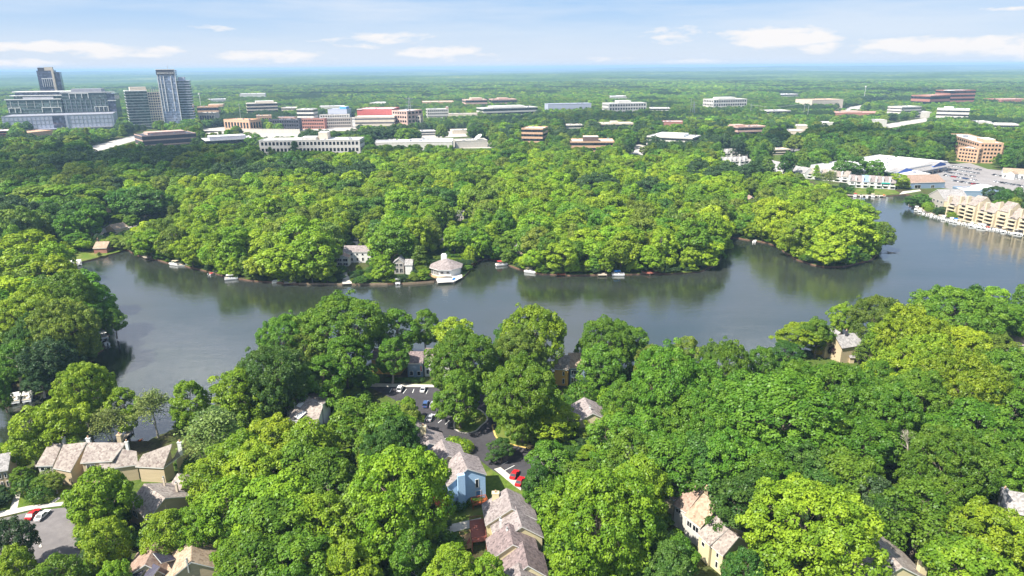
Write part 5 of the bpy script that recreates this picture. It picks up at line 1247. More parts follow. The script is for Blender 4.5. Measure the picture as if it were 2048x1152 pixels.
house('village_hall', 'grey gabled hall with a tan corner at the channel mouth', [gab((1853, 411, 0), (1884, 421, 0), 20, 9, 9, 15, .5), rid((1884, 421, 0), (1903, 424, 0), 14, 8, 8, 12), rid((1900, 402, 6), (1932, 398, 6), 18, 7, 7, 12)], ['grey_siding', 'tan_siding', 'dark_brown'], ['shingle_pale', 'shingle_brown', 'shingle_rust'], windows=W2(0, 0, 0, 2, 5, 7) + W2(0, 1, 0, 2, 5, 7) + W2(0, 1, 0, 2, 1, 3), guard=(1848, 368, 1900, 412), phrase='grey gabled hall', cat='hall')
house('village_store', 'blue grey store with a wide tan roof beside the car park', [rid((1822, 366, 5.5), (1892, 364, 5.5), 24, 5.5, 5.5, 11)], 'slate_blue', 'shingle_rust', windows=[(0, 0, 0, .12, .3, .3, 3.5), (0, 0, 0, .6, .7, .3, 3)], guard=(1822, 345, 1892, 374), phrase='tan roofed blue store', cat='store')
house('village_store', 'white walled store with tan roofs at the right end of the car park', [rid((2006, 346, 5), (2075, 350, 5), 22, 5, 5, 9), gab((2012, 347, 5), (2030, 349, 5), 8, 5, 5, 7.5, .5)], 'white_paint', 'shingle_tan', windows=W2(0, 0, 0, 6, .5, 3.2), guard=(2004, 328, 2060, 352), phrase='white walled store', cat='store')
# ================================================================ cars, boats, docks, poles
def car_meshes(paint, suv=False):
    """body, glass house, wheel and lamp meshes of one car; x is forward"""
    L2, Wd = (2.35, .93) if suv else (2.3, .9); hb = .98 if suv else .86; ht = 1.72 if suv else 1.42
    m_ = M[paint]; mb = MB()
    prof = [(-L2, .32, .8), (-L2 - .03, .6, .92), (-L2 + .06, hb, .9), (-1.3, hb + .04, 1), (.85, hb + .02, 1), (L2 - .35, hb - .1, .95), (L2 - .02, .66, .86), (L2, .32, .8)]
    lf = [(x, Wd * w, z) for x, z, w in prof]; rt = [(x, -Wd * w, z) for x, z, w in prof]
    for i in range(len(prof) - 1): mb.face([rt[i], rt[i + 1], lf[i + 1], lf[i]][::-1], m_)
    mb.face([rt[0], lf[0], lf[-1], rt[-1]], m_)
    mb.face(lf, m_); mb.face(rt[::-1], m_)
    x0, x1, X0, X1 = (-2.2, .95, -1.95, .2) if suv else (-1.75, .95, -1.1, .15)
    wb, wt_ = Wd * .94, Wd * .74
    top = [(X0, -wt_, ht), (X1, -wt_, ht), (X1, wt_, ht), (X0, wt_, ht)]; bot = [(x0, -wb, hb), (x1, -wb, hb), (x1, wb, hb), (x0, wb, hb)]
    mb.face([(x * 1.0, y, z + .012) for x, y, z in top], m_)
    for (i, j) in ((0, 0), (1, 1), (2, 2), (3, 3)): mb.tube(bot[i], top[j], .05, .05, m_, 4)
    mb.tube((( x0 + x1) / 2 - .1, -wb, hb), ((X0 + X1) / 2, -wt_, ht), .06, .06, m_, 4); mb.tube(((x0 + x1) / 2 - .1, wb, hb), ((X0 + X1) / 2, wt_, ht), .06, .06, m_, 4)
    body = mb.mesh('body')
    mb = MB()
    for i in range(4): j = (i + 1) % 4; mb.face([bot[i], bot[j], top[j], top[i]], M['glass'])
    mb.face(top, M['glass']); gl_ = mb.mesh('glasshouse')
    mb = MB(); mb.tube((0, -.11, 0), (0, .11, 0), .33, .33, M['rubber'], 14); wh = mb.mesh('tyre')
    mb = MB(); mb.tube((0, -.12, 0), (0, .12, 0), .2, .2, M['chrome'], 10); hub = mb.mesh('rim')
    mb = MB(); mb.box((0, 0, 0), (.08, .34, .14), M['chrome']); hl = mb.mesh('headlight'); mb = MB(); mb.box((0, 0, 0), (.06, .3, .16), M['lamp_red']); tl_ = mb.mesh('tail_light')
    return body, gl_, wh, hub, hl, tl_, L2, Wd
CARM = {}
def car(label, at, to, paint, suv=False, group=None, z=0.03):
    k = (paint, suv)
    if k not in CARM: CARM[k] = car_meshes(*k)
    body, g_, wh, hub, hl, tl_, L2, Wd = CARM[k]
    a, b_ = P(*at)[:2], P(*to)[:2]
    r_ = empty('parked_car', (*a, z), math.atan2(b_[1] - a[1], b_[0] - a[0]), label, 'car', group)
    link_mesh('body', body, r_); link_mesh('glasshouse', g_, r_)
    for x in (-1.4, 1.42):
        for y in (-Wd + .1, Wd - .1): w_ = link_mesh('wheel', wh, r_, (x, y, .33)); link_mesh('rim', hub, w_)
    for y in (-.6, .6): link_mesh('headlight', hl, r_, (L2 - .06, y, .6)); link_mesh('tail_light', tl_, r_, (-L2 + .0, y, .68))
    return r_
gp = 'cars in the near parking court'
car('white SUV nose in below the hedge behind the parking court', (801, 780), (807, 770), 'car_white', True, gp)
car('white car partly under leaves at the right end of the court hedge', (847, 781), (852, 771), 'car_white', False, gp)
car('dark blue SUV parked in the shade left of the island tree', (852, 811), (856, 800), 'car_blue', True, gp)
car('pale grey car half hidden by the island tree beside the dark SUV', (866, 812), (870, 801), 'car_silver', False, gp)
car('silver car alone between white stripes left of the island tree', (862, 838), (871, 826), 'car_silver', False, gp)
car('bright red coupe by the end of the pale pavement', (1029, 952), (1036, 940), 'car_red', False, gp)
car('red car whose nose shows under leaves beside the red coupe', (1040, 966), (1047, 954), 'car_red', False, gp)
car('black car parked nose out behind the round shrub', (1199, 806), (1201, 817), 'car_black', False)
car('white car in a dark gap of the right hand woods, upper one', (1758, 990), (1751, 980), 'car_white', False)
car('white car in a dark gap of the right hand woods, lower one', (1776, 1021), (1766, 1013), 'car_white', False)
car('red sports car parked beside a white car at lower left', (67, 1032), (79, 1020), 'car_red', False)
car('white sports car parked beside a red car at lower left', (86, 1034), (102, 1019), 'car_white', False)
car('red car on the pale drive behind the octagonal lake house', (875, 483), (885, 481), 'car_red', False)
car('black car at the bend of the cove road', (214, 456), (221, 452), 'car_black', False)
car('dark car in the drive above the cove road bend', (217, 440), (224, 439), 'car_black', True)
# the village car park: small cars, one mesh each
FAR = {}
for cn in ('car_white', 'car_silver', 'car_grey', 'car_black', 'car_red', 'car_blue'):
    mb = MB(); m_ = M[cn]
    mb.prism([(-2.3, -.9), (2.3, -.9), (2.3, .9), (-2.3, .9)], .3, [.9, .72, .72, .9], m_)
    a_ = [(-1.8, -.85, .88), (1., -.85, .84), (1., .85, .84), (-1.8, .85, .88)]; b_ = [(-1.3, -.66, 1.45), (.2, -.66, 1.45), (.2, .66, 1.45), (-1.3, .66, 1.45)]
    for i in range(4): mb.face([a_[i], a_[(i + 1) % 4], b_[(i + 1) % 4], b_[i]], M['glass'])
    mb.face(b_, m_)
    for x in (-1.4, 1.4):
        for y in (-.8, .8): mb.tube((x, y - .1, .32), (x, y + .1, .32), .32, .32, M['rubber'], 8)
    FAR[cn] = mb.mesh('parked_car')
rows = [('back row', (1893, 331), (1962, 341), 13), ('second row', (1880, 336), (1958, 348), 15), ('third row', (1872, 342), (1950, 354), 15), ('fourth row', (1888, 351), (1955, 362), 12), ('row behind the hall', (1905, 362), (1962, 371), 10), ('row by the white store', (1985, 350), (2046, 360), 9), ('front row by the conifers', (1990, 364), (2050, 374), 10), ('row along the supermarket', (1832, 354), (1878, 343), 7)]
rc_ = np.random.default_rng(8); ordn = ['first', 'second', 'third', 'fourth', 'fifth', 'sixth', 'seventh', 'eighth', 'ninth', 'tenth', 'eleventh', 'twelfth', 'thirteenth', 'fourteenth', 'fifteenth']
for rn, a_, b_, n in rows:
    pa, pb = np.array(P(*a_)[:2]), np.array(P(*b_)[:2]); d = pb - pa; ang = math.atan2(d[1], d[0]) + math.pi / 2
    ks = [k for k in range(n) if rc_.random() < .93]
    for q, k in enumerate(ks):
        cn = rc_.choice(['car_white', 'car_silver', 'car_grey', 'car_black', 'car_red', 'car_blue'], p=[.42, .26, .1, .1, .06, .06]); p = pa + d * (k + .5) / n
        o_ = link_mesh('parked_car', FAR[cn], None, (p[0] + rc_.normal(0, .15), p[1] + rc_.normal(0, .3), .03), ang + (math.pi if rc_.random() < .4 else 0))
        tag(o_, f'{cn[4:]} car, {ordn[q]} from the left, {rn} of the village car park', 'car', 'cars in the village car park')

def hull(mb, L, W, h, m_, z=0.0):
    n = 10; A, B = [], []
    for i in range(n + 1):
        t = i / n; x = -L / 2 + L * t; w = W / 2 * (1 - max(0, (t - .45) / .55) ** 2.2); sh = h * (1 + .25 * t * t)
        A.append((x, w, z + sh, w * .6)); 
    for i in range(n):
        (x0, w0, z0, b0), (x1, w1, z1, b1) = A[i], A[i + 1]
        for s in (1, -1):
            f = [(x0, s * w0, z0), (x1, s * w1, z1), (x1, s * b1, z - .3), (x0, s * b0, z - .3)]; mb.face(f if s < 0 else f[::-1], m_)
        mb.face([(x0, -w0 * .9, z + h * .55), (x1, -w1 * .9, z + h * .55), (x1, w1 * .9, z + h * .55), (x0, w0 * .9, z + h * .55)], M['hull_white'])
    x0, w0, z0, b0 = A[0]; mb.face([(x0, -w0, z0), (x0, -b0, z - .3), (x0, b0, z - .3), (x0, w0, z0)][::-1], m_)
BM = {}
def boat(label, at, to, kind='pontoon', col_='canvas_tan', group='boats moored round the lake', name=None):
    a, b_ = P(*at, WATER_Z)[:2], P(*to, WATER_Z)[:2]; key = (kind, col_)
    if key not in BM:
        d = {}
        if kind == 'pontoon':
            mb = MB(); mb.box((0, 0, .55), (7, 2.6, .16), M['hull_white']); d['deck'] = mb.mesh('deck')
            mb = MB(); mb.tube((-3.4, 0, .2), (2.8, 0, .2), .36, .36, M['hull_grey'], 10); mb.tube((2.8, 0, .2), (3.7, 0, .42), .36, .06, M['hull_grey'], 10); d['float'] = mb.mesh('float')
            mb = MB()
            for (cx, cy, lx_, ly_) in ((0, -1.25, 6.8, .07), (0, 1.25, 6.8, .07), (-3.35, 0, .07, 2.4), (3.35, 0, .07, 2.4)): mb.box((cx, cy, .71), (lx_, ly_, .7), M['hull_white'])
            d['fence'] = mb.mesh('fence')
            mb = MB(); mb.box((-2.4, 0, .71), (1.2, 2.2, .5), M['canvas_tan']); mb.box((1.9, .85, .71), (2, .6, .45), M['canvas_tan']); mb.box((.3, -.8, .71), (.6, .7, .9), M['hull_white']); d['seat'] = mb.mesh('seat')
            if col_:
                mb = MB(); mb.box((-.6, 0, 2.75), (3.8, 2.5, .12), M[col_])
                for x in (-2.3, 1.1):
                    for y in (-1.15, 1.15): mb.tube((x, y, .7), (x, y, 2.75), .04, .04, M['steel'], 5)
                d['canopy'] = mb.mesh('canopy')
        elif kind == 'motor':
            mb = MB(); hull(mb, 6.2, 2.3, .85, M['hull_white'], .1); d['hull'] = mb.mesh('hull')
            mb = MB(); mb.face([(.9, -.85, .9), (.9, .85, .9), (.4, .7, 1.6), (.4, -.7, 1.6)], M['glass']); d['windscreen'] = mb.mesh('windscreen')
            mb = MB(); mb.box((-1.3, 0, .55), (1.6, 1.5, .5), M[col_ or 'canvas_tan']); d['seat'] = mb.mesh('seat')
            mb = MB(); mb.box((-3.3, 0, .2), (.5, .45, 1.1), M['rubber']); d['outboard'] = mb.mesh('outboard')
        elif kind == 'covered':
            mb = MB(); hull(mb, 6.2, 2.3, .85, M['hull_white'], .1); d['hull'] = mb.mesh('hull')
            mb = MB(); mb.face([(-3, -1.1, 1.), (1.8, -.95, 1.1), (1.2, 0, 1.7), (-2.4, 0, 1.7)], M[col_]); mb.face([(-2.4, 0, 1.7), (1.2, 0, 1.7), (1.8, .95, 1.1), (-3, 1.1, 1.)], M[col_]); mb.face([(1.8, -.95, 1.1), (1.8, .95, 1.1), (1.2, 0, 1.7)], M[col_]); d['cover'] = mb.mesh('cover')
        else:
            mb = MB(); n = 12; rings = []
            for i in range(n + 1):
                t = i / n; w = .38 * math.sin(math.pi * t) ** .7 + .01; x = -2.0 + 4.0 * t
                rings.append([(x, w * math.cos(a_), .25 + .22 * math.sin(a_) * (w / .38)) for a_ in np.linspace(0, 2 * math.pi, 9)[:-1]])
            for i in range(n):
                for j in range(8): mb.face([rings[i][j], rings[i][(j + 1) % 8], rings[i + 1][(j + 1) % 8], rings[i + 1][j]], M[col_])
            d['hull'] = mb.mesh('hull'); mb = MB(); mb.box((0, 0, .46), (.9, .4, .06), M['rubber']); d['cockpit'] = mb.mesh('cockpit')
        BM[key] = d
    r_ = empty(name or {'pontoon': 'pontoon_boat', 'motor': 'motor_boat', 'covered': 'motor_boat', 'kayak': 'kayak'}[kind], (*a, WATER_Z), math.atan2(b_[1] - a[1], b_[0] - a[0]), label, 'kayak' if kind == 'kayak' else 'boat', group)
    for k, me in BM[key].items():
        if k == 'float':
            for y in (-.85, .85): link_mesh('float', me, r_, (0, y, 0))
        else: link_mesh(k, me, r_)
    return r_
boat('white canopied pontoon boat at the left bank point, upper one', (206, 676), (196, 668), 'pontoon', 'white_paint')
boat('white motor boat at the left bank point below the canopied one', (211, 688), (201, 680), 'motor', 'white_paint')
boat('white boat with white canopy moored at lower left, left of two', (33, 802), (36, 790), 'pontoon', 'white_paint')
boat('white boat with grey seats moored at lower left, right of two', (57, 799), (61, 787), 'pontoon', 'white_paint')
boat('white pontoon boat at the cove lawn, left of three', (129, 532), (128, 526), 'pontoon', 'white_paint')
boat('white pontoon boat at the cove lawn, middle of three', (144, 531), (143, 525), 'pontoon', 'white_paint')
boat('white pontoon boat at the cove lawn, right of three', (159, 529), (158, 523), 'pontoon', 'white_paint')
boat('tan canopied pontoon boat left of the white runabout on the far shore', (350, 530), (343, 529), 'pontoon', 'canvas_tan')
boat('white runabout beside the tan canopied boat on the far shore', (367, 532), (376, 532), 'motor', 'canvas_tan')
boat('white motor boat with red seats under far shore leaves', (427, 548), (436, 545), 'motor', 'canvas_red')
boat('white pontoon boat with white canopy right of the red seated boat', (463, 559), (474, 558), 'pontoon', 'white_paint')
boat('white covered boat pulled in left of the small far ramp', (556, 565), (565, 564), 'covered', 'white_paint')
boat('teal kayak pair on the bank wall left of the grey boat', (776, 568), (786, 567), 'kayak', 'kayak_teal', 'kayaks round the lake')
boat('grey canopied pontoon boat before the grey lake house', (796, 566), (797, 558), 'pontoon', 'hull_grey')
boat('white motor boat at the octagonal house quay, left one', (884, 564), (893, 562), 'motor', 'white_paint')
boat('boat with blue cover at the octagonal house quay, right one', (908, 562), (913, 555), 'covered', 'canvas_blue')
boat('red trimmed pontoon boat in the cove right of the octagonal house', (1003, 531), (1012, 530), 'pontoon', 'canvas_red')
boat('tan canopied pontoon boat in the far shore notch', (1061, 545), (1070, 546), 'pontoon', 'canvas_tan')
boat('blue canopied pontoon boat under the far shore trees', (1236, 551), (1248, 551), 'pontoon', 'canvas_blue')
boat('white motor boat alone in the inlet behind the peninsula', (1509, 484), (1514, 476), 'motor', 'white_paint')
for i, (x, y) in enumerate([(1651, 390), (1664, 391), (1683, 391), (1710, 393), (1722, 393), (1734, 394), (1745, 394), (1757, 393), (1768, 393)]):
    boat(f'{["white", "white", "tan", "red", "white", "white", "tan", "white", "orange"][i]} boat, {ordn[i]} from the left below the white town house rows', (x, y), (x + (1 if i % 2 else -2), y - 3), ['pontoon', 'motor', 'covered'][i % 3], ['white_paint', 'white_paint', 'canvas_tan', 'canvas_red', 'white_paint', 'white_paint', 'canvas_tan', 'white_paint', 'kayak_orange'][i])
shore_px = [(1818, 404), (1824, 413), (1852, 427), (1900, 440), (1960, 453), (2052, 468)]
tot = 30; k = 0
seg = np.array(shore_px, float); cum = np.concatenate([[0], np.cumsum(np.hypot(*np.diff(seg, axis=0).T))])
for i in range(tot):
    s = cum[-1] * (i + .5) / tot; j = min(len(seg) - 2, int(np.searchsorted(cum, s) - 1)); p = seg[j] + (seg[j + 1] - seg[j]) * (s - cum[j]) / (cum[j + 1] - cum[j])
    cc = 'canvas_blue' if i == 12 else rc_.choice(['white_paint', 'canvas_tan', 'hull_grey', 'canvas_red', 'charcoal'], p=[.45, .25, .12, .1, .08]); kk = 'pontoon' if i == 12 else rc_.choice(['pontoon', 'motor', 'covered'])
    nm = {'white_paint': 'white', 'canvas_tan': 'tan', 'hull_grey': 'grey', 'canvas_red': 'red', 'charcoal': 'black', 'canvas_blue': 'blue'}[cc]
    boat(f'{nm} {"canopied" if kk == "pontoon" else "covered" if kk == "covered" else "seated open"} boat along the right shore walk, number {i + 1} from the channel', (p[0], p[1] + 2), (p[0] + 3, p[1] - 3), kk, cc)
boat('orange kayak on the bank of the lower left inlet', (276, 884), (290, 876), 'kayak', 'kayak_orange', 'kayaks round the lake')
boat('teal kayak beside the orange one at the lower left inlet', (284, 889), (297, 880), 'kayak', 'kayak_teal', 'kayaks round the lake')
boat('white and blue kayak on the terrace of the angular tan house', (1630, 715), (1641, 713), 'kayak', 'sky_blue', 'kayaks round the lake')

def dock(label, pts, material='dock_wood', z=0.25, name='dock'):
    poly = ccw(px_poly(pts)); o_ = np.mean(poly, axis=0); pl = [tuple(np.array(p) - o_) for p in poly]; r_ = empty(name, (*o_, 0), 0, label, 'dock', 'docks round the lake')
    mb = MB(); mb.prism(pl, z - .25, z, M[material], bottom=True); mb.build('planking', r_)
    for p in pl:
        mb = MB(); mb.tube((p[0], p[1], -2), (p[0], p[1], z + .7), .14, .14, M['bark'], 7); mb.build('pile', r_)
dock('pale dock beside the boats at the left bank point', [(190, 664), (203, 660), (213, 672), (200, 679)], 'pale_concrete')
dock('dark railed dock in the lower left inlet', [(232, 884), (262, 858), (266, 861), (240, 889)])
dock('wood dock under leaves at the mouth of the left cove', [(272, 505), (300, 508), (304, 516), (290, 517)])
dock('pale stone landing below the long white lake house', [(685, 561), (702, 561), (704, 568), (684, 569)], 'pale_concrete', .4)
dock('pale ramp landing left of the long white lake house', [(566, 560), (590, 560), (592, 566), (568, 567)], 'pale_concrete')
dock('white stone quay around the octagonal lake house', [(872, 558), (924, 550), (925, 556), (908, 565), (874, 567)], 'white_stone', .5)
dock('red brown dock below the leaves left of centre far shore', [(1114, 543), (1131, 544), (1131, 550), (1113, 550)], 'deck_orange')
dock('low tan dock between the red dock and the blue canopy', [(1196, 545), (1213, 546), (1214, 551), (1195, 551)])
dock('wide red timber deck on the far shore right of the blue canopy', [(1278, 541), (1302, 538), (1321, 545), (1300, 549), (1284, 546)], 'deck_red', .5)
dock('wood dock behind the boats below the white rows', [(1690, 389), (1772, 391), (1772, 393), (1690, 391)], 'dock_wood', .3)
dock('long walkway behind the moored boats on the right shore', [(1826, 411), (1852, 422), (1900, 434), (1960, 447), (2060, 464), (2060, 466), (1960, 449), (1900, 437), (1850, 425), (1824, 414)], 'dock_wood', .3)
def wall_strip(label, pts, h, w=.5, material='timber_wall'):
    line = px_poly(pts); mb = MB()
    for p, q in zip(line[:-1], line[1:]):
        d = np.array(q) - p; mb.box((*((np.array(p) + q) / 2), -1.6), (np.linalg.norm(d) + .02, w, 1.6 + h), M[material], math.atan2(d[1], d[0]))
    tag(mb.build('retaining_wall'), label, 'wall', 'timber walls along the far shore')
wall_strip('brown timber wall along the water before the long white lake house', [(598, 567), (640, 567.5), (684, 568)], .35)
wall_strip('brown timber wall along the water right of the stone landing', [(704, 568), (740, 568), (775, 567.5)], .35)
wall_strip('brown timber wall along the water right of the grey boat', [(806, 567), (830, 566), (868, 563)], .35)
# poles and masts
def mast(label, at, ytop, kind='pole', group=None, name='mast'):
    a = P(*at); H = height_at(a[:2], at[0], ytop); r_ = empty(name, a, 0, label, 'mast' if kind != 'pylon' else 'pylon', group); s = 'steel'
    if kind == 'pole':
        mb = MB(); mb.tube((0, 0, 0), (0, 0, H), .55, .3, M[s], 8); mb.build('shaft', r_)
        mb = MB(); mb.box((0, 0, H - 3), (5, .4, .4), M[s]); mb.build('cross_arm', r_)
    elif kind == 'cell':
        mb = MB(); mb.tube((0, 0, 0), (0, 0, H), .6, .4, M['white_paint'], 8); mb.build('shaft', r_)
        mb = MB(); mb.tube((0, 0, H - 3.5), (0, 0, H), 2.2, 2.6, M['white_paint'], 10); mb.build('antenna_ring', r_)
    else:
        w = H * .1; mb = MB(); n = 7
        for k in range(n):
            z0, z1 = H * k / n, H * (k + 1) / n; w0, w1 = w * (1 - .88 * k / n), w * (1 - .88 * (k + 1) / n)
            c0_ = [(-w0, -w0, z0), (w0, -w0, z0), (w0, w0, z0), (-w0, w0, z0)]; c1_ = [(-w1, -w1, z1), (w1, -w1, z1), (w1, w1, z1), (-w1, w1, z1)]
            for i in range(4): j = (i + 1) % 4; mb.tube(c0_[i], c1_[i], .22, .22, M[s], 4); mb.tube(c0_[i], c1_[j], .14, .14, M[s], 4); mb.tube(c1_[i], c1_[j], .14, .14, M[s], 4)
        mb.build('lattice', r_)
        for z in (H * .72, H * .84, H * .96): mb = MB(); mb.box((0, 0, z), (H * .26, .5, .5), M[s]); mb.build('cross_arm', r_)
    GUARD.append((at[0] - 2, ytop, at[0] + 2, at[1] - 14, math.hypot(*a[:2]) - 2))
    return a, H
mast('steel lattice pylon rising right of the red fronted hall', (821, 252), 195, 'pylon', name='pylon')
mast('taller pale mast of the pair in the woods right of the square office', (1380, 240), 196, 'pole'); mast('shorter lattice mast of the pair right of the square office', (1386, 240), 203, 'pylon', name='pylon')
mast('white antenna tower in the woods right of the tall glass tower', (405, 235), 186, 'cell'); mast('white antenna tower beside the highway bend', (1727, 205), 172, 'cell')
a1, h1 = mast('tall pale power pole left of the highway bend, nearest one', (1613, 250), 201, 'pole'); mast('pale power pole left of the highway bend, left of the tallest', (1606, 240), 208, 'pole')
a2, h2 = mast('pale power pole beside the white horizon office', (1500, 236), 207, 'pole')
mast('thin mast behind the low orange stone building', (484, 258), 206, 'pole'); mast('slim pole behind the long white lake house', (718, 495), 470, 'pole', name='utility_pole')
for k, dx in enumerate((-2, 0, 2)):
    mb = MB(); p0 = np.array((a1[0] + dx, a1[1], h1 - 3)); p1 = np.array((a2[0] + dx, a2[1], h2 - 3)); pr = p0
    for i in range(1, 13): t = i / 12; q = p0 + (p1 - p0) * t - np.array((0, 0, 6 * math.sin(math.pi * t))); mb.tube(pr, q, .09, .09, M['steel'], 4); pr = q
    tag(mb.build('power_line'), 'thin power line between the tall pale pole and the horizon office pole', 'cable', 'power lines')
a = P(958, 292); r_ = empty('satellite_dish', a, 0, 'large white satellite dish standing on the low pale depot', 'satellite dish'); zb = 8
GUARD.append((945, 268, 970, 285, math.hypot(*a[:2]) - 3))
mb = MB(); mb.tube((0, 0, 0), (0, 0, 11), .5, .4, M['steel']); mb.build('pedestal', r_)
mb = MB(); R0 = 6.0; ax = Vector((-.5, -.35, .8)).normalized(); e1 = ax.orthogonal().normalized(); e2 = ax.cross(e1); ringp = None
for k in range(5):
    r0 = R0 * k / 4; ring = [Vector((0, 0, 12)) + ax * (r0 * r0 * .05) + (e1 * math.cos(t_) + e2 * math.sin(t_)) * r0 for t_ in np.linspace(0, 2 * math.pi, 19)[:-1]]
    if ringp:
        for i in range(18): j = (i + 1) % 18; mb.face([ringp[i], ringp[j], ring[j], ring[i]], M['white_paint'])
    ringp = ring
mb.build('reflector', r_); mb = MB(); mb.tube(Vector((0, 0, 12)), Vector((0, 0, 12)) + ax * 4, .1, .1, M['steel']); mb.build('feed_horn', r_)
# driftwood off the island point and white specks of buildings on the horizon
mb = MB(); p0 = np.array(P(1776, 506, WATER_Z))
for k in range(9): e = p0 + np.array((rc_.uniform(-5, 7), rc_.uniform(-3, 3), rc_.uniform(.2, 1.4))); mb.tube(p0 + np.array((rc_.uniform(-3, 4), rc_.uniform(-1, 1), 0)), e, .16, .04, M['bark'], 5)
tag(mb.build('driftwood_branch'), 'dead driftwood branch in the water off the island point', 'branch')
for i, (x, yb, yt, w) in enumerate([(1056, 138.5, 135.5, 22), (1020, 139, 136, 8), (1110, 134.5, 132.5, 16), (1150, 134, 131, 5), (1300, 132.5, 130.5, 14), (1372, 131.5, 129, 6), (1432, 131, 129, 10), (1640, 130.5, 128.6, 20), (1745, 129.5, 126.6, 12), (1806, 129.5, 127.4, 10), (1284, 151, 148.5, 8), (1304, 160.5, 158, 12), (880, 168, 165.5, 10), (928, 167.5, 165, 9), (845, 168, 165.5, 12), (1830, 162, 159.5, 12), (1850, 179, 175, 18)]):
    a = P(x - w / 2, yb); b_ = P(x + w / 2, yb); L = math.dist(a, b_); H = height_at(a[:2], x, yt) ; r_ = empty('distant_building', a, math.atan2(b_[1] - a[1], b_[0] - a[0]), f'tiny white building far off near the horizon, {ordn[i] if i < 15 else ["sixteenth", "seventeenth"][i - 15]} of those counted from centre', 'building', 'white buildings on the horizon')
    mb = MB(); mb.prism([(0, 0), (L, 0), (L, L * .4), (0, L * .4)], 0, max(14, H), M['white_stone'], M['white_roof']); mb.build('wall', r_)
    GUARD.append((x - w / 2, yt, x + w / 2, yb - .6, math.hypot(*a[:2]) - 10)); CLEAR.append([tuple(a[:2]), tuple(b_[:2]), (b_[0], b_[1] + L * .4), (a[0], a[1] + L * .4)])
# ================================================================ planting
# hand placed crowns first, then the first rows along the far shore as trees of their own, the rest of the woods as stuff
man = [(t[0], t[1], t[2], t[3]) for t in TREES]
N_IND = 296
X, Y, H, Rd = tree_field(335, 1250, 12.6, 21, (14.5, 26), (6.2, 10.6), manual=[m for m in man if math.hypot(m[0], m[1]) > 250])
# a denser fringe along the far shore whose leaves hang over the water
sh = np.array(LAKE); sd_ = np.roll(sh, -1, 0) - sh; sn = np.stack([-sd_[:, 1], sd_[:, 0]], 1); sn /= np.linalg.norm(sn, axis=1, keepdims=True) + 1e-9
if inside(LAKE, *(sh[0] + sn[0] * 1.0)[:, None])[0]: sn = -sn
rs_ = np.random.default_rng(77); fx, fy = [], []
for p, d, n_ in zip(sh, sd_, sn):
    for k in range(max(1, int(np.linalg.norm(d) / 5.5))):
        q = p + d * rs_.random() + n_ * rs_.uniform(.8, 4.5)
        if q[1] > 330: fx.append(q[0]); fy.append(q[1])
fx, fy = np.array(fx), np.array(fy); GP0 = grid_points
def grid_points(*a_, **k_): return fx, fy
SX, SY, SH, SR = tree_field(0, 0, 1, 78, (5, 15), (2.4, 5.0)); grid_points = GP0
keep = (SX > -400) & (np.hypot(SX, SY) < 640) & ~((SX > 230) & (SY > 480)); SX, SY, SH, SR = SX[keep], SY[keep], SH[keep], SR[keep]
X, Y, H, Rd = (np.concatenate(q) for q in ((X, SX), (Y, SY), (H, SH), (Rd, SR)))
T = field_tint(X, Y, 33); rt = np.random.default_rng(3)
tx, ty, td = proj(np.stack([X, Y, H * .9], 1)); bx, by, _ = proj(np.stack([X, Y, 0 * X], 1))
def tint_of(px, py, t, u):  # leaf tint by region, with peninsula sunlight and cloud shade behind painted in
    if 245 < px < 1480 and py > 300 and (px > 620 or py > 345): names = ['Y', 'Y', 'B', 'Y', 'B', 'O', 'Y', 'B', 'M'] if px < 680 else ['Y', 'B', 'B', 'M', 'Y', 'B', 'O', 'B', 'M', 'D']
    elif 1400 < px < 1780 and py > 330: names = ['Y', 'B', 'B', 'M', 'O', 'B', 'M']
    elif px > 1480: names = ['M', 'D', 'M', 'O', 'D', 'K', 'M']
    else: names = ['M', 'O', 'D', 'M', 'O', 'K', 'D', 'B']
    return names[min(len(names) - 1, int(np.clip((t - .2) / .6, 0, .999) * len(names)))]
# occlusion estimate: a tree shows if its top stands clear of nearer crowns
lead = np.full(len(X), 1.0)
order = np.argsort(np.hypot(X, Y)); hor = np.full(2300, 9999.0); vis = np.zeros(len(X))
for i in order:
    w = Rd[i] / td[i] * FPX; a_, b_ = int(np.clip(tx[i] - w + 120, 0, 2298)), int(np.clip(tx[i] + w + 120, 1, 2299))
    if b_ <= a_ or tx[i] < -60 or tx[i] > 2110: continue
    vis[i] = max(0, np.median(hor[a_:b_]) - ty[i]) * 1.0; vis[i] = min(vis[i], by[i] - ty[i]) * w
    hor[a_:b_] = np.minimum(hor[a_:b_], ty[i])
take = np.argsort(-vis)[:max(0, N_IND - len(TREES))]
tk = np.zeros(len(X), bool); tk[take] = True
for i in take:
    TREES.append([X[i], Y[i], H[i], Rd[i], tint_of(tx[i], ty[i], T[i], 0), int(rt.integers(0, 8)), rt.uniform(0, 6.28), 0])
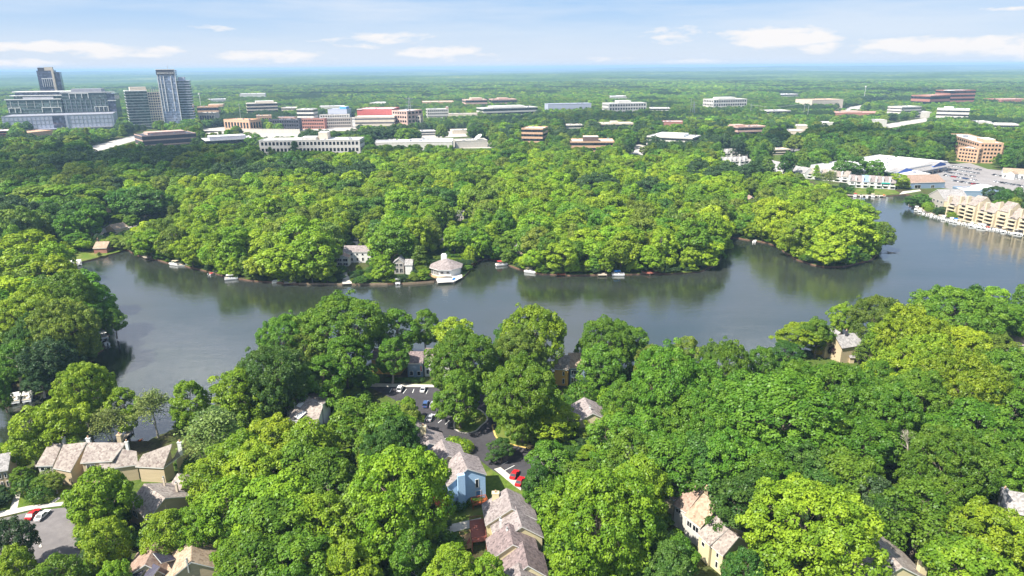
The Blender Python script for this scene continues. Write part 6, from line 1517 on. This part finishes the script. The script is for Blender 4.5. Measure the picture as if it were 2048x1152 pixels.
# pines, a bare tree, a purple and a golden shrub of their own
TREES.append([*P(838, 512, 9)[:2], 15, 5.2, 'O', PINE, 1.0, 1]); TREES.append([*P(1945, 586, 17)[:2], 21, 5.5, 'D', PINE, 2.0, 1])
TREES.append([*P(1722, 688, 8)[:2], 10, 3.4, 'O', PINE, .4, 1]); TREES.append([*P(1996, 664, 12)[:2], 15, 5.0, 'O', PINE, .8, 1])
TREES.append([*P(1672, 694, 5)[:2], 6.5, 3.2, 'U', 4, .3, 1]); TREES.append([*P(1660, 350, 12)[:2], 16, 6.5, 'P', 8, .6, 1])
CN = {'B': 'bright green', 'M': 'mid green', 'D': 'dark green', 'Y': 'yellow green', 'O': 'olive green', 'K': 'blackish green', 'P': 'pale feathery', 'U': 'purple leaved', 'G': 'golden'}
land = list(BLD) + [('parking court', 900, 850), ('left cove lawn', 190, 515), ('left bank point', 200, 660), ('lower left court', 100, 1040), ('big round bottom tree', 1630, 1080), ('island point', 1660, 500), ('peninsula tip', 1400, 510), ('open lake', 1300, 620), ('right frame edge', 2040, 900), ('blue canopied boat', 1236, 548), ('left frame edge', 5, 640), ('bottom frame edge', 600, 1150)]
pts = np.array([(t[0], t[1], t[2] * .7) for t in TREES]); qx, qy, qd = proj(pts)
lx_ = np.array([(l[1], l[2]) for l in land]); bins = {}
for i, t in enumerate(TREES):
    d = np.hypot(lx_[:, 0] - qx[i], (lx_[:, 1] - qy[i]) * 1.2); j = int(np.argmin(d)); dx, dy = qx[i] - lx_[j, 0], (qy[i] - lx_[j, 1])
    side = ('right of' if dx > 0 else 'left of') if abs(dx) > abs(dy) * 1.1 else ('beyond' if dy < 0 else 'in front of')
    bins.setdefault((t[4], j, side), []).append((d[j], i))
LBL = {}
o2 = ['nearest', 'second nearest', 'third nearest', 'fourth nearest', 'fifth nearest', 'sixth nearest', 'seventh nearest', 'eighth nearest', 'ninth nearest', 'tenth nearest', 'eleventh nearest', 'twelfth nearest', 'thirteenth nearest', 'fourteenth nearest', 'fifteenth nearest']
for (tint, j, side), ls in bins.items():
    ls.sort()
    for k, (_, i) in enumerate(ls):
        kind = 'conifer' if TREES[i][5] == PINE else 'tree'; size_w = 'broad' if TREES[i][3] > 8.5 else 'small' if TREES[i][3] < 4.2 else 'round'
        if len(ls) == 1: LBL[i] = f'{size_w} {CN[tint]} {kind} {side} the {land[j][0]}'
        else: LBL[i] = f'{size_w} {CN[tint]} {kind} {side} the {land[j][0]}, {o2[min(k, 14)]}'
for i in LBL:
    if len(LBL[i].split()) > 16: LBL[i] = ' '.join(LBL[i].split()[1:])
def leafcol(tint, r, g=1.0):
    c_ = np.array(TINT[tint]) * r.uniform(.86, 1.16) * g; c_[0] *= r.uniform(.88, 1.14); return [float(x) for x in c_]
REF = {}
for i, (x, y, h, rr, tint, var, rz, m_) in enumerate(TREES):
    pine = var == PINE; big = rr > 9.2 and var < 8
    far_ = math.hypot(x, y) > 330 and var < 8
    if far_: big = False
    me, tr = COARSE[var % 4] if far_ else BIG[var % 4] if big else CROWNS[var]
    s = (rr / (5.2 if pine else 12.2 if big else 7.6), rr / (5.2 if pine else 12.2 if big else 7.6), h / (21.6 if big else 19.6))
    s = (s[0] * r2.uniform(.86, 1.12), s[1] * r2.uniform(.86, 1.12), s[2] * r2.uniform(.96, 1.08))
    root = empty('conifer_tree' if pine else 'broadleaf_tree', (x, y, 0), rz, LBL[i], 'tree', 'conifers' if pine else ('trees on the near shore' if math.hypot(x, y) < 300 else 'trees across the lake'))
    root.rotation_euler = (r2.normal(0, .055), r2.normal(0, .055), rz)
    c_ = link_mesh('crown', me, root, (0, 0, 0), 0, s); c_['leaf_color'] = leafcol(tint, r2, 1.14 if far_ else 1.0)
    link_mesh('trunk', tr, root, (0, 0, 0), 0, s); 
    if far_ or pine: REF.setdefault(var % 4 if far_ else PINE, c_)
# shrubs and hedges
def shrub(px, py, wpx, tint, label, name='shrub', flat=1.0):
    x, y, _ = P(px, py, 0); s = radius_px(x, y, 1, wpx) / 3.0; r_ = empty(name, (x, y, 0), random.uniform(0, 6), label, 'shrub', 'shrubs by the near houses')
    c_ = link_mesh('foliage', SHRUB, r_, (0, 0, 0), 0, (s, s, s * flat)); c_['leaf_color'] = leafcol(tint, r2); link_mesh('stem', SHRUB_STEM, r_, (0, 0, 0), 0, (s, s, s * flat))
shrub(908, 896, 38, 'B', 'bright clipped shrub between the grey row and the parking court, left', flat=.9); shrub(927, 903, 40, 'B', 'bright clipped shrub between the grey row and the parking court, right', flat=.9)
shrub(1165, 803, 62, 'M', 'wide mid green shrub below the golden yellow townhouse'); shrub(1222, 812, 60, 'B', 'bright shrub right of the black car')
shrub(921, 1018, 26, 'D', 'dark shrub below the chimney of the pale blue townhouse'); shrub(945, 1010, 24, 'M', 'green shrub left of the orange entry deck'); shrub(960, 1006, 20, 'D', 'dark shrub under the orange entry deck')
shrub(378, 938, 46, 'D', 'dark shrub at the right end of the tan townhouse row'); shrub(408, 925, 40, 'M', 'green shrub right of the tan townhouse row')
shrub(55, 985, 48, 'D', 'dark olive shrub on the lower left lawn, left of two'); shrub(84, 1000, 46, 'D', 'dark olive shrub on the lower left lawn, right of two'); shrub(108, 965, 50, 'O', 'olive shrub before the tan townhouse row')
shrub(1634, 709, 22, 'G', 'golden yellow shrub on the terrace of the angular tan house', flat=1.2); shrub(1612, 712, 20, 'K', 'dark shrub on the terrace left of the golden one'); shrub(870, 1090, 60, 'D', 'dark shrub below the side deck of the blue townhouse'); shrub(900, 1105, 60, 'M', 'green shrub left of the tan timber landing')
shrub(1842, 413, 20, 'B', 'bright clipped hedge mound below the grey gabled hall, upper'); shrub(1855, 418, 22, 'B', 'bright clipped hedge mound below the grey gabled hall, lower'); shrub(1885, 425, 18, 'K', 'dark round shrub between the hall and the condominiums')
for k in range(9):
    shrub(776 + k * 8.4, 764, 12, 'D', f'clipped dark hedge plant above the court pavement, {ordn[k]} from the left', 'hedge', 1.3)
bt = P(1822, 868, 16); rb_ = empty('bare_tree', (bt[0], bt[1], 0), 0, 'bare pale dead tree among green crowns on the right', 'tree')
mb = MB(); rr_ = np.random.default_rng(4)
def branch(p, d, L, r, k):
    q = p + d * L; mb.tube(p, q, r, r * .6, M['pale_bark'], 5)
    if k:
        for _ in range(4): dd = d + rr_.normal(0, .42, 3); dd[2] = abs(dd[2]) * .8 + .1; branch(q, dd / np.linalg.norm(dd), L * .68, r * .55, k - 1)
mt = MB(); mt.tube((0, 0, -.2), (0, 0, 8), .4, .25, M['pale_bark']); mt.build('trunk', rb_); branch(np.array((0, 0, 8.)), np.array((0, 0, 1.)), 3.4, .2, 4); mb.build('crown', rb_)

def woods(name, X, Y, S, kinds, cols, refs):
    """one object: a point per tree, crowns set on the points by geometry nodes"""
    n = len(X); me = bpy.data.meshes.new(name); me.vertices.add(n); co = np.zeros((n, 3), np.float32); co[:, 0] = X; co[:, 1] = Y; me.vertices.foreach_set('co', co.ravel())
    a_ = me.attributes.new('size', 'FLOAT_VECTOR', 'POINT'); a_.data.foreach_set('vector', S.astype(np.float32).ravel())
    a_ = me.attributes.new('turn', 'FLOAT', 'POINT'); a_.data.foreach_set('value', np.random.default_rng(9).uniform(0, 6.28, n).astype(np.float32))
    a_ = me.attributes.new('crown_kind', 'INT', 'POINT'); a_.data.foreach_set('value', kinds.astype(np.int32))
    a_ = me.attributes.new('leaf_color', 'FLOAT_COLOR', 'POINT'); c4 = np.ones((n, 4), np.float32); c4[:, :3] = cols; a_.data.foreach_set('color', c4.ravel())
    me.update(); o_ = bpy.data.objects.new(name, me); col.objects.link(o_)
    g = bpy.data.node_groups.new(name, 'GeometryNodeTree'); g.interface.new_socket('Geometry', in_out='INPUT', socket_type='NodeSocketGeometry'); g.interface.new_socket('Geometry', in_out='OUTPUT', socket_type='NodeSocketGeometry')
    gi, go = g.nodes.new('NodeGroupInput'), g.nodes.new('NodeGroupOutput'); ip = g.nodes.new('GeometryNodeInstanceOnPoints'); j = g.nodes.new('GeometryNodeJoinGeometry')
    for ob in refs:
        oi = g.nodes.new('GeometryNodeObjectInfo'); oi.transform_space = 'ORIGINAL'; oi.inputs['Object'].default_value = ob; oi.inputs['As Instance'].default_value = True; g.links.new(oi.outputs['Geometry'], j.inputs[0])
    def attr(nm, ty):
        q = g.nodes.new('GeometryNodeInputNamedAttribute'); q.data_type = ty; q.inputs['Name'].default_value = nm; return next(s for s in q.outputs if s.enabled and s.name == 'Attribute')
    cx = g.nodes.new('ShaderNodeCombineXYZ'); g.links.new(attr('turn', 'FLOAT'), cx.inputs[2])
    g.links.new(gi.outputs[0], ip.inputs['Points']); g.links.new(j.outputs[0], ip.inputs['Instance']); ip.inputs['Pick Instance'].default_value = True
    g.links.new(attr('crown_kind', 'INT'), ip.inputs['Instance Index']); g.links.new(cx.outputs[0], ip.inputs['Rotation']); g.links.new(attr('size', 'FLOAT_VECTOR'), ip.inputs['Scale'])
    g.links.new(ip.outputs[0], go.inputs[0]); md = o_.modifiers.new('planting', 'NODES'); md.node_group = g
    return tag(o_, kind='stuff')
refs = [REF[k] for k in range(4)] + [REF[PINE]]
NR = len(refs)
def cols_for(X, Y, T, tx, ty, seed):
    r = np.random.default_rng(seed); tn_ = [tint_of(a_, b_, t, 0) for a_, b_, t in zip(tx, ty, T)]
    c_ = np.array([TINT[k] for k in tn_]) * r.uniform(.9, 1.34, (len(X), 1)); c_[:, 0] *= r.uniform(.85, 1.16, len(X)); return c_
k_ = ~tk
kinds = rt.integers(0, NR - 1, k_.sum()); pn = (vnoise(X, Y, 90, 71)[k_] > .74) & (np.hypot(X, Y)[k_] > 560) & (rt.random(k_.sum()) < .6); kinds[pn] = NR - 1
S = np.stack([Rd[k_] / 7.6, Rd[k_] / 7.6, H[k_] / 19.6], 1); S[pn] *= np.array((1.1, 1.1, 1.08)); cc = cols_for(X[k_], Y[k_], T[k_], tx[k_], ty[k_], 1); cc[pn] = np.array(TINT['K']) * 1.1
woods('peninsula_woods', X[k_], Y[k_], S, kinds, cc, refs)
for nm, d0, d1, s, hr, rr, sd in (('middle_woods', 1250, 2500, 11.0, (13, 20), (5, 8), 51), ('far_woods', 2500, 4600, 17.5, (15, 22), (8.5, 13), 61)):
    X2, Y2, H2, R2 = tree_field(d0, d1, s, sd, hr, rr); T2 = field_tint(X2, Y2, sd + 3); a_, b_, _ = proj(np.stack([X2, Y2, H2], 1)); inb = (a_ > -150) & (a_ < 2200)
    X2, Y2, H2, R2, T2, a_, b_ = (q[inb] for q in (X2, Y2, H2, R2, T2, a_, b_)); ks = rt.integers(0, NR - 1, len(X2)); pn = (vnoise(X2, Y2, 140, 72) > .75); ks[pn] = NR - 1
    cc = cols_for(X2, Y2, T2, a_, b_, 2) * (.95 + .75 * vnoise(X2, Y2, 400, 15))[:, None] + np.array((.012, .012, .008)); cc[pn] = np.array(TINT['K']) * 1.15
    woods(nm, X2, Y2, np.stack([R2 / 7.6, R2 / 7.6, H2 / 19.6], 1), ks, cc, refs)
# undergrowth between the near trees
Xu, Yu = grid_points(95, 340, 4.2, 81, 50); ru = np.random.default_rng(82); ok = ~inside(LAKE, Xu, Yu)
for poly in CLEAR: ok &= ~inside(poly, Xu, Yu)
hu = ru.uniform(1.6, 4.2, len(Xu)); ux, uy, ud = proj(np.stack([Xu, Yu, hu], 1)); gx, gy, _ = proj(np.stack([Xu, Yu, hu * 0], 1))
for x0, y0, x1, y1 in [(735, 740, 1000, 860), (830, 860, 1060, 1000), (890, 950, 1065, 1110), (0, 950, 150, 1130), (60, 870, 390, 960), (1095, 700, 1180, 780), (1560, 660, 1760, 735), (560, 775, 665, 840), (255, 940, 400, 1045), (240, 1095, 500, 1160), (1340, 925, 1460, 1145), (1730, 1080, 1870, 1160), (110, 480, 265, 535), (190, 640, 235, 700), (0, 780, 80, 815), (1180, 795, 1215, 830), (1740, 975, 1800, 1030)]:
    ok &= ~((ux > x0) & (ux < x1) & (gy > y0 - 5) & (uy < y1 + 8))
dl = np.min([np.hypot(Xu - p[0], Yu - p[1]) for p in LAKE[::3]], axis=0); ok &= dl > 3.5
Xu, Yu, hu = Xu[ok], Yu[ok], hu[ok]
uc = np.array([TINT[k] for k in ru.choice(['D', 'M', 'K', 'O', 'D'], len(Xu))]) * .9
Xp, Yp = grid_points(340, 620, 5.0, 83, 44); kp = ~inside(LAKE, Xp, Yp)
for poly in CLEAR: kp &= ~inside(poly, Xp, Yp)
hp_ = ru.uniform(1.5, 4.5, len(Xp)); px_, py_, _ = proj(np.stack([Xp, Yp, hp_ * .8], 1))
for x0, y0, x1, y1, dist in GUARD: kp &= ~((px_ > x0 - 2) & (px_ < x1 + 2) & (py_ < y1 + 4) & (py_ > y0) & (np.hypot(Xp, Yp) < dist))
Xu, Yu, hu = np.concatenate([Xu, Xp[kp]]), np.concatenate([Yu, Yp[kp]]), np.concatenate([hu, hp_[kp]]); uc = np.array([TINT[k] for k in ru.choice(['D', 'M', 'K', 'O', 'B'], len(Xu))]) * .95
woods('undergrowth', Xu, Yu, np.stack([hu / 9, hu / 9, hu / 18], 1), ru.integers(0, NR - 1, len(Xu)), uc, refs)

# the woods go on beside and below the frame
Xn, Yn = grid_points(85, 330, 11.5, 95, 66); rn_ = np.random.default_rng(96); Hn = rn_.uniform(14, 21, len(Xn)); nx_, ny_, nd_ = proj(np.stack([Xn, Yn, Hn * .6], 1)); wn_px = 9 / np.maximum(nd_, 1) * FPX
ok = ~inside(LAKE, Xn, Yn) & ((nx_ < -wn_px - 30) | (nx_ > 2078 + wn_px) | (nd_ < 5))
for poly in CLEAR: ok &= ~inside(poly, Xn, Yn)
Xn, Yn, Hn = Xn[ok], Yn[ok], Hn[ok]
woods('near_woods', Xn, Yn, np.stack([Hn / 19, Hn / 19, Hn / 19.6], 1), rn_.integers(0, 4, len(Xn)), np.array([TINT[k] for k in rn_.choice(['M', 'B', 'D', 'M', 'O'], len(Xn))]), refs)
# ================================================================ far forest, hills, clouds, haze
fm = bpy.data.materials.new('far_canopy'); fm.use_nodes = True
nt = fm.node_tree; b = nt.nodes['Principled BSDF']; t = nd(nt, 'ShaderNodeTexCoord')
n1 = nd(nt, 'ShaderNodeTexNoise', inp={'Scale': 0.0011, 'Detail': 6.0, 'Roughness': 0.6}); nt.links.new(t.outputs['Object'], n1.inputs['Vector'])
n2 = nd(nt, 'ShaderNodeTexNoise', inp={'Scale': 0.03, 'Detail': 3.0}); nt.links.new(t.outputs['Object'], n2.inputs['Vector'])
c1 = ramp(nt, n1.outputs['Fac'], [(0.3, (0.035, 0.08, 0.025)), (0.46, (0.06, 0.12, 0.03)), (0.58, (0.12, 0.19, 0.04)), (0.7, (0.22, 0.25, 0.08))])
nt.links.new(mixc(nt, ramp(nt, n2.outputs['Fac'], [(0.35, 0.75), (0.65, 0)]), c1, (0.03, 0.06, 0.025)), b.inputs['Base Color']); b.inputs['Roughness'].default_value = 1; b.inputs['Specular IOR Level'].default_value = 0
na, nr = 560, 420
rad = 4300 * (36000 / 4300) ** (np.arange(nr) / (nr - 1)); ang = np.radians(np.linspace(-47, 47, na))
RR, AA = np.meshgrid(rad, ang, indexing='ij'); XX, YY = RR * np.sin(AA), RR * np.cos(AA)
ZZ = 9 + 9 * vnoise(XX, YY, 45, 5) + np.random.default_rng(6).uniform(0, 5, XX.shape) + (40 * vnoise(XX, YY, 1700, 8) + 16 * vnoise(XX, YY, 700, 9) - 22) * np.clip((RR - 4300) / 2500, 0, 1) + 70 * np.exp(-(((AA + .62) / .035) ** 2)) * np.exp(-((RR - 24000) / 4000) ** 2)
ZZ += 85 * (vnoise(XX, YY, 5200, 12) - .35) * np.clip((RR - 8000) / 9000, 0, 1)
ZZ = np.maximum(ZZ, 2)
me = bpy.data.meshes.new('far_forest'); vv = np.stack([XX, YY, ZZ], -1).reshape(-1, 3).astype(np.float32)
ii = (np.arange(nr - 1)[:, None] * na + np.arange(na - 1)[None]).ravel(); ff = np.stack([ii, ii + 1, ii + na + 1, ii + na], 1)
me.vertices.add(len(vv)); me.vertices.foreach_set('co', vv.ravel()); me.loops.add(len(ff) * 4); me.loops.foreach_set('vertex_index', ff[:, ::-1].astype(np.int32).ravel()); me.polygons.add(len(ff)); me.polygons.foreach_set('loop_start', np.arange(0, len(ff) * 4, 4, dtype=np.int32)); me.update(calc_edges=True)
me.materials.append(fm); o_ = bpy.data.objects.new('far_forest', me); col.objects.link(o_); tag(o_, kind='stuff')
# broken clouds overhead whose shade falls on the woods beyond the lake
cm = bpy.data.materials.new('cloud'); cm.use_nodes = True; nt = cm.node_tree; nt.nodes.clear()
tr_ = nd(nt, 'ShaderNodeBsdfTransparent'); dfc = nd(nt, 'ShaderNodeBsdfTranslucent', inp={'Color': (.95, .95, .96, 1)}); mx_ = nd(nt, 'ShaderNodeMixShader', inp={0: .2}); nt.links.new(tr_.outputs[0], mx_.inputs[1]); nt.links.new(dfc.outputs[0], mx_.inputs[2])
oc = nd(nt, 'ShaderNodeOutputMaterial'); nt.links.new(mx_.outputs[0], oc.inputs[0])
CZ = 950.0; off = np.array((sx, sy)) / sz * CZ
def cloud(cx, cy, wx, wy, n, seed):
    """cx, cy: where its shade falls"""
    r = np.random.default_rng(seed); mb = MB(); ico = None
    import bmesh
    bm = bmesh.new(); bmesh.ops.create_icosphere(bm, subdivisions=3, radius=1); iv = np.array([v.co[:] for v in bm.verts]); fi = [[v.index for v in f.verts] for f in bm.faces]; bm.free()
    for k in range(n):
        th = r.uniform(0, 6.28); q = math.sqrt(r.random()); s = r.uniform(.3, .55) * (1.1 - .5 * q)
        c_ = np.array((q * math.cos(th) * wx * .75, q * math.sin(th) * wy * .75, r.uniform(0, 60))); rad_ = np.array((wx * s, wy * s, min(wx, wy) * s * .35))
        bump = 1 + .12 * np.sin(iv @ r.normal(0, 4, (3, 3))).sum(1)[:, None] / 2
        b0 = len(mb.v); mb.v += [tuple(p) for p in iv * bump * rad_ + c_]; mb.f += [tuple(b0 + i for i in f) for f in fi]; mb.m += [mb.mi(cm)] * len(fi)
    o_ = mb.build('cloud', None, (cx + off[0], cy + off[1], CZ)); tag(o_, kind='structure')
for k, (px, py, wx, wy) in enumerate([(120, 350, 240, 190), (300, 312, 230, 100), (560, 308, 200, 70), (1720, 275, 260, 130), (1250, 232, 380, 170), (700, 188, 600, 220), (1900, 182, 500, 300), (1300, 158, 1200, 350)]):
    cx, cy, _ = P(px, py, 15); cloud(cx, cy, wx, wy, 9, 500 + k)
# the air
hm = bpy.data.materials.new('haze'); hm.use_nodes = True; nt = hm.node_tree; nt.nodes.clear()
pv = nd(nt, 'ShaderNodeVolumePrincipled'); pv.inputs['Color'].default_value = (0.46, 0.7, 1.0, 1); pv.inputs['Density'].default_value = 0.95e-4; pv.inputs['Anisotropy'].default_value = 0.0
oh = nd(nt, 'ShaderNodeOutputMaterial'); nt.links.new(pv.outputs[0], oh.inputs['Volume'])
mb = MB(); mb.box((0, 33000, -3), (150000, 80000, 133), hm); tag(mb.build('haze'), kind='stuff')
